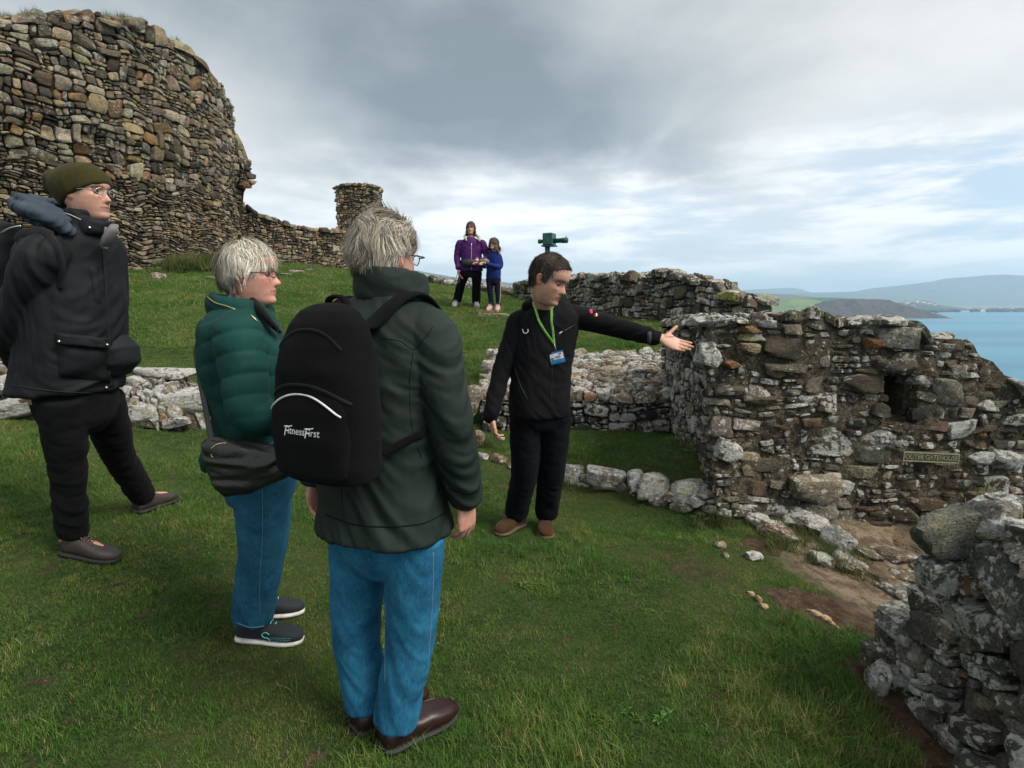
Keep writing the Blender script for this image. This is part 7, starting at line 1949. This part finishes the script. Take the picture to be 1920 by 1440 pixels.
# ------------------------------------------------------------------ E, F: woman in purple and girl in blue on the crest
def far_pair():
    A = Person('person in a purple hooded jacket standing on the crest beside the girl', 11.2, (880, 576)); p = A.p
    m_j = fabric('purple_shell', (0.0600, 0.0144, 0.0960), .6, .25, 200, .15, .01); m_t = fabric('black_slacks', (0.0060, 0.0060, 0.0072), .8, .3, 200)
    phi = -84
    tor = [(883, 445, .07, .07), (883, 451, .16, .10), (883, 462, .205, .125), (884, 480, .20, .13), (884, 495, .205, .135), (884, 508, .225, .145)]
    sh = [p(862, 458), p(905, 458)]; el = [p(857, 482), p(912, 482, -.05)]; wr = [p(859, 502, -.08), p(900, 494, -.28)]
    h1, d1 = foot_frame((857, 571), (849, 577)); h2, d2 = foot_frame((893, 574), (898, 582))
    hips = [p(872, 510), p(894, 510)]; an = [h1 + np.array((0, 0, .08)), h2 + np.array((0, 0, .08))]
    kn = [(hips[0] + an[0]) / 2 + np.array((0, -.03, .02)), (hips[1] + an[1]) / 2 + np.array((0, -.03, .02))]
    head = Head(p(883, 440, -.02), -95, 3, 0, .235)
    g = Geo(); head.geo(g); g.add(*tube([head.w((0, -.04, .2)), p(883, 452)], [.05, .055], 12, 4, smooth=False))
    A.torso(g, [(a, b, c * .7, d * .7) for a, b, c, d in tor], phi); A.legs(hips, kn, an, (.08, .055, .04), g)
    for i in (0, 1): g.add(*tube([sh[i], el[i], wr[i]], [.042, .036, .027], 10, 4))
    hand(g, wr[0] + np.array((0, 0, -.02)), (0.03, -.1, -1), (1, 0, 0), 1, 1.0); hand(g, wr[1] + np.array((-.01, -.03, 0)), (-.6, -.7, .1), (0, -.3, -1), 1, 1.0)
    for h_, d_ in ((h1, d1), (h2, d2)): g.add(*tube([h_ + d_ * .05 + np.array((0, 0, .07)), h_ + d_ * .18 + np.array((0, 0, .04))], [.034, .026], 10, 4, smooth=False))
    body = A.body(g, head, (.50, .26, .20), (.06, .03, .02), .007); head.eyes(body)
    make_hair(head, A.root, [(-.5, .02), (-.1, .0), (.1, .1), (.2, .30), (.26, .62), (.34, .76), (.46, .80)], 1500, lambda q: .3, lambda q: np.array((q[0] * .6, .1 if q[2] > .8 else 0, -1.)), [(3, (.06, .028, .016)), (2, (.10, .05, .028)), (1, (.035, .018, .012))], 8, .3, .004, .08, .05, (.045, .022, .014), volf=lambda q: 1.3)
    g = Geo(); A.legs(hips, kn, an, (.10, .085, .085), g); A.torso(g, [(883, 500, .18, .12), (883, 512, .19, .125), (883, 520, .17, .12)], phi)
    A.cloth('trousers', g, m_t, list(zip(hips, kn)) + list(zip(kn, an)), .011, 2, .010, f=9)
    g = Geo(); f_, r_ = A.torso(g, tor, phi)
    for i in (0, 1): g.add(*tube([sh[i] + (p(883, 460) - sh[i]) * .3, sh[i], el[i], wr[i]], [.066, .074, .062, .048], 16, 5))
    j, bc = A.cloth('jacket', g, m_j, [(p(883, 450), p(884, 508))] + list(zip(sh, el)) + list(zip(el, wr)), .010, 2, .012, f=9, seed=3)
    m_c = fabric('cream_lining', (.42, .38, .30), .9)
    g = Geo()
    g.add(*tube([p(874, 450, -.13), p(871, 443, -.05), p(877, 440, .07), p(890, 440, .07), p(898, 445, -.04), p(899, 451, -.12)], [.018, .022, .026, .026, .03, .02], 10, 4)); g.build('hood', m_c, j)
    add_part('sweater', [appl(bc, [(877, 444), (888, 444), (885, 458), (882, 458)], .008, 6, 8)], m_c, j)
    add_part('zip', [seam(bc, [(884, 456), (884, 480), (884, 506)], .006, .003)], m_metal, j)
    m_s = plain('grey_trainer', (.36, .37, .37), .7); m_w = plain('white_sole', (.6, .6, .58), .7)
    for h_, d_ in ((h1, d1), (h2, d2)): shoe(A.root, h_, d_, .27, .05, m_s, m_w, lace=plain('teal_lace', (.08, .3, .3), .7))
    c = p(880, 493, -.17); r = empty('waist_pack', tuple(c)); tag(r, 'black waist pack on the front of the purple jacket', 'bag')
    g = Geo(); R = []
    for x, h, t in ((-.15, .03, .02), (-.12, .055, .05), (-.04, .075, .065), (.04, .075, .065), (.12, .055, .05), (.15, .03, .02)): R.append((c + r_ * -x, np.array((0, 0, h)), f_ * t))
    g.add(*loft(R, 20, 2.6)); g.build('pouch', plain('black_nylon', (0.0084, 0.0084, 0.0098), .6), r)
    g = Geo(); g.add(*tube([p(884, 490) + r_ * .222 * math.cos(t) + f_ * .155 * math.sin(t) for t in np.linspace(0, 6.283, 25)], [(.02, .004)] * 25, 8, 1, side=(0, 0, 1), smooth=False)); g.build('belt', plain('pack_belt', (.013, .013, .014), .6), r)
    # things in her hands
    q = wr[0] + np.array((0, -.04, -.09)); g = Geo(); rs_ = random.Random(4)
    o = empty('ribbons', tuple(q)); tag(o, 'pink and pale blue ribbons held in the hand of the woman in purple', 'ribbons')
    for k, cl in enumerate(((.55, .08, .16), (.25, .42, .55), (.05, .05, .06))):
        g = Geo(); e = q + np.array(((.09, -.02, -.12), (-.07, 0, -.16), (.01, 0, -.20))[k]); g.add(*tube([q + np.array((0, 0, .04)), (q + e) / 2 + np.array((.01 * k, 0, .0)), e], [(.010, .003)] * 3, 8, 4)); g.build('ribbon', plain('ribbon_%d' % k, cl, .6), o)
    q = p(894, 489, -.36); o = empty('drinks_can', tuple(q)); tag(o, 'small pink and white can held at the waist by the woman in purple', 'can')
    g = Geo(); g.add(*loft([(q + np.array((0, 0, z)), np.array((a, 0, 0)), np.array((0, a, 0))) for z, a in ((-.055, .026), (-.048, .033), (.04, .033), (.05, .028), (.055, .026))], 20)); b = g.build('can_body', plain('pink_can', (.38, .12, .20), .4), o)
    g = Geo(); g.add(*loft([(q + np.array((0, 0, z)), np.array((.0345, 0, 0)), np.array((0, .0345, 0))) for z in (.0, .025)], 20)); g.build('label_band', plain('can_band', (.6, .55, .55), .4), b)
    # girl
    B = Person('girl with long brown hair, blue sweatshirt and navy leggings beside the woman in purple', 11.1, (925, 584)); p = B.p
    phi = -112; hB = .225
    tor = [(926, 471, .05, .05), (926, 476, .12, .08), (926, 484, .145, .10), (926, 500, .14, .10), (925, 515, .145, .105), (925, 523, .14, .10)]
    sh = [p(914, 483, .05), p(936, 482)]; el = [p(909, 499, -.02), p(938, 500, -.05)]; wr = [p(905, 496, -.22), p(912, 494, -.26)]
    h1, d1 = foot_frame((921, 581), (911, 588)); h2, d2 = foot_frame((935, 581), (930, 588))
    hips = [p(918, 522), p(932, 522)]; an = [h1 + np.array((.01, 0, .07)), h2 + np.array((0, 0, .07))]
    kn = [(hips[0] + an[0]) / 2 + np.array((-.01, -.02, .02)), (hips[1] + an[1]) / 2 + np.array((0, -.02, .02))]
    head = Head(p(926, 468, -.02), -118, 6, 0, .215)
    g = Geo(); head.geo(g); g.add(*tube([head.w((0, -.04, .2)), p(926, 478)], [.038, .042], 12, 4, smooth=False))
    B.torso(g, [(a, b, c * .7, d * .7) for a, b, c, d in tor], phi); B.legs(hips, kn, an, (.055, .042, .032), g)
    for i in (0, 1):
        g.add(*tube([sh[i], el[i], wr[i]], [.032, .028, .022], 10, 4)); hand(g, wr[i] + unit(wr[i] - el[i]) * .02, wr[i] - el[i], (0, 0, -1), 1, .85)
    for h_, d_ in ((h1, d1), (h2, d2)): g.add(*tube([h_ + d_ * .04 + np.array((0, 0, .06)), h_ + d_ * .15 + np.array((0, 0, .035))], [.028, .02], 10, 4, smooth=False))
    body = B.body(g, head, (.56, .34, .27), (.06, .03, .02), .007); head.eyes(body)
    make_hair(head, B.root, [(-.5, -.02), (-.1, -.03), (.08, .05), (.2, .30), (.26, .60), (.34, .74), (.46, .80)], 2600, lambda q: .75 if q[2] < .7 else .5, lambda q: np.array((q[0] * .7, -.1, -1.)), [(3, (.07, .04, .024)), (2, (.12, .075, .045)), (1, (.04, .022, .014))], 9, .3, .004, .08, .10, (.045, .026, .016), fly=.15, volf=lambda q: 1.2)
    g = Geo(); B.legs(hips, kn, an, (.075, .056, .044), g); B.torso(g, [(925, 515, .13, .095), (925, 524, .13, .095), (925, 532, .11, .085)], phi)
    lg, bl = B.cloth('leggings', g, fabric('navy_jersey', (.010, .012, .028), .8, .2, 200), list(zip(hips, kn)) + list(zip(kn, an)), .010, 2, .004, f=9)
    add_part('side_stripe', [seam(bl, [(938.5, 528), (938, 550), (936.5, 576)], .007, .002)], plain('peach_stripe', (.5, .36, .30), .8), lg)
    g = Geo(); B.torso(g, tor, phi)
    for i in (0, 1): g.add(*tube([sh[i] + (p(926, 484) - sh[i]) * .3, sh[i], el[i], wr[i]], [.046, .052, .046, .034], 16, 5))
    B.cloth('sweatshirt', g, fabric('royal_blue_fleece', (0.0128, 0.0240, 0.1360), .85, .2, 200, .3, .01), [(p(926, 470), p(925, 520))] + list(zip(sh, el)), .009, 2, .008, f=9)
    m_p = plain('pink_canvas', (.55, .30, .29), .8)
    for h_, d_ in ((h1, d1), (h2, d2)): shoe(B.root, h_, d_, .24, .045, m_p, plain('pink_sole', (.6, .42, .38), .8), hi=1.1, lace=plain('pale_lace', (.6, .5, .45), .7))
    q = (P(907, 491, 10.85)); o = empty('tartan_bundle', tuple(q)); tag(o, 'folded brown patterned cloth held between the woman in purple and the girl', 'cloth')
    g = Geo(); g.add(*loft([(q + np.array((x, 0, 0)), np.array((0, a * .7, a * .3)), np.array((0, -.02, b))) for x, a, b in ((-.09, .04, .02), (-.06, .07, .05), (.03, .075, .06), (.08, .05, .04), (.10, .02, .02))], 16)); V, F, E = remesh(g, .01, 1); V = wrinkle(V, F, [(q - np.array((.1, 0, 0)), q + np.array((.1, 0, 0)))], .012, 9)
    link('cloth', raw_mesh('cloth', V, F, [plain('brown_check', (.13, .11, .075), .9, var=.6, sc=14)]), o)
far_pair()

# ------------------------------------------------------------------ coin telescope behind the guide
def telescope():
    Y = 12.0; b = P(1026, 520, Y); gzv = float(gz(b[0], Y))
    m_g = plain('green_enamel', (.012, .085, .065), .4, .1, var=.3, sc=8)
    m_p = plain('painted_post', (.03, .09, .07), .6, .1, var=.6, sc=25)
    r = empty('telescope', (b[0], Y, gzv)); tag(r, 'green coin operated telescope on a post, rising behind the head of the guide', 'telescope')
    t = P(1026, 462, Y); k = Y / FPX / 1.03
    g = Geo(); g.add(*loft([((b[0], Y, z), (a, 0, 0), (0, a, 0)) for z, a in ((gzv - .1, .09), (gzv + .03, .09), (gzv + .05, .045), (t[2] - .3, .045), (t[2], .055))], 20)); g.build('post', m_p, r)
    c = P(1030, 449, Y); rz = Matrix.Rotation(math.radians(-24), 3, 'Z')
    g = Geo(); g.add(*box(c, (12 * k * .8, .13, 11 * k), rz)); o = g.build('coin_housing', m_g, r, False)
    md = o.modifiers.new('b', 'BEVEL'); md.width = .012; md.segments = 2
    g = Geo(); g.add(*box(c + np.array((0, 0, -11 * k - .012)), (.14, .11, .012), rz)); g.build('base_plate', m_g, r, False)
    ax = np.array(rz) @ np.array((1., 0, 0)); s = np.cross(ax, (0, 0, 1)); u = np.array((0, 0, 1.))
    q = P(1030, 452, Y)
    g = Geo(); g.add(*loft([(q + ax * x, s * a, u * a) for x, a in ((.08, .048), (.28, .048), (.281, .056), (.39, .056), (.395, .050))], 24)); tb = g.build('barrel', m_g, r)
    g = Geo(); g.add(*loft([(q + ax * x, s * .046, u * .046) for x in (.394, .398)], 24)); g.build('objective_glass', plain('dark_glass', (.01, .012, .015), .1), tb)
    g = Geo(); g.add(*loft([(q + ax * x, s * a, u * a) for x, a in ((-.24, .040), (-.235, .046), (-.18, .046), (-.175, .034), (-.1, .034))], 20)); g.build('eyepiece', m_g, r)
    g = Geo(); g.add(*tube([q + ax * .36 + u * .05, q + ax * .36 + u * .075], [.012, .010], 8, 2, smooth=False)); g.build('sight', m_g, r)
telescope()

for o in bpy.data.objects:
    if '_base' in o: del o['_base']
print('OBJECTS', len(bpy.data.objects))
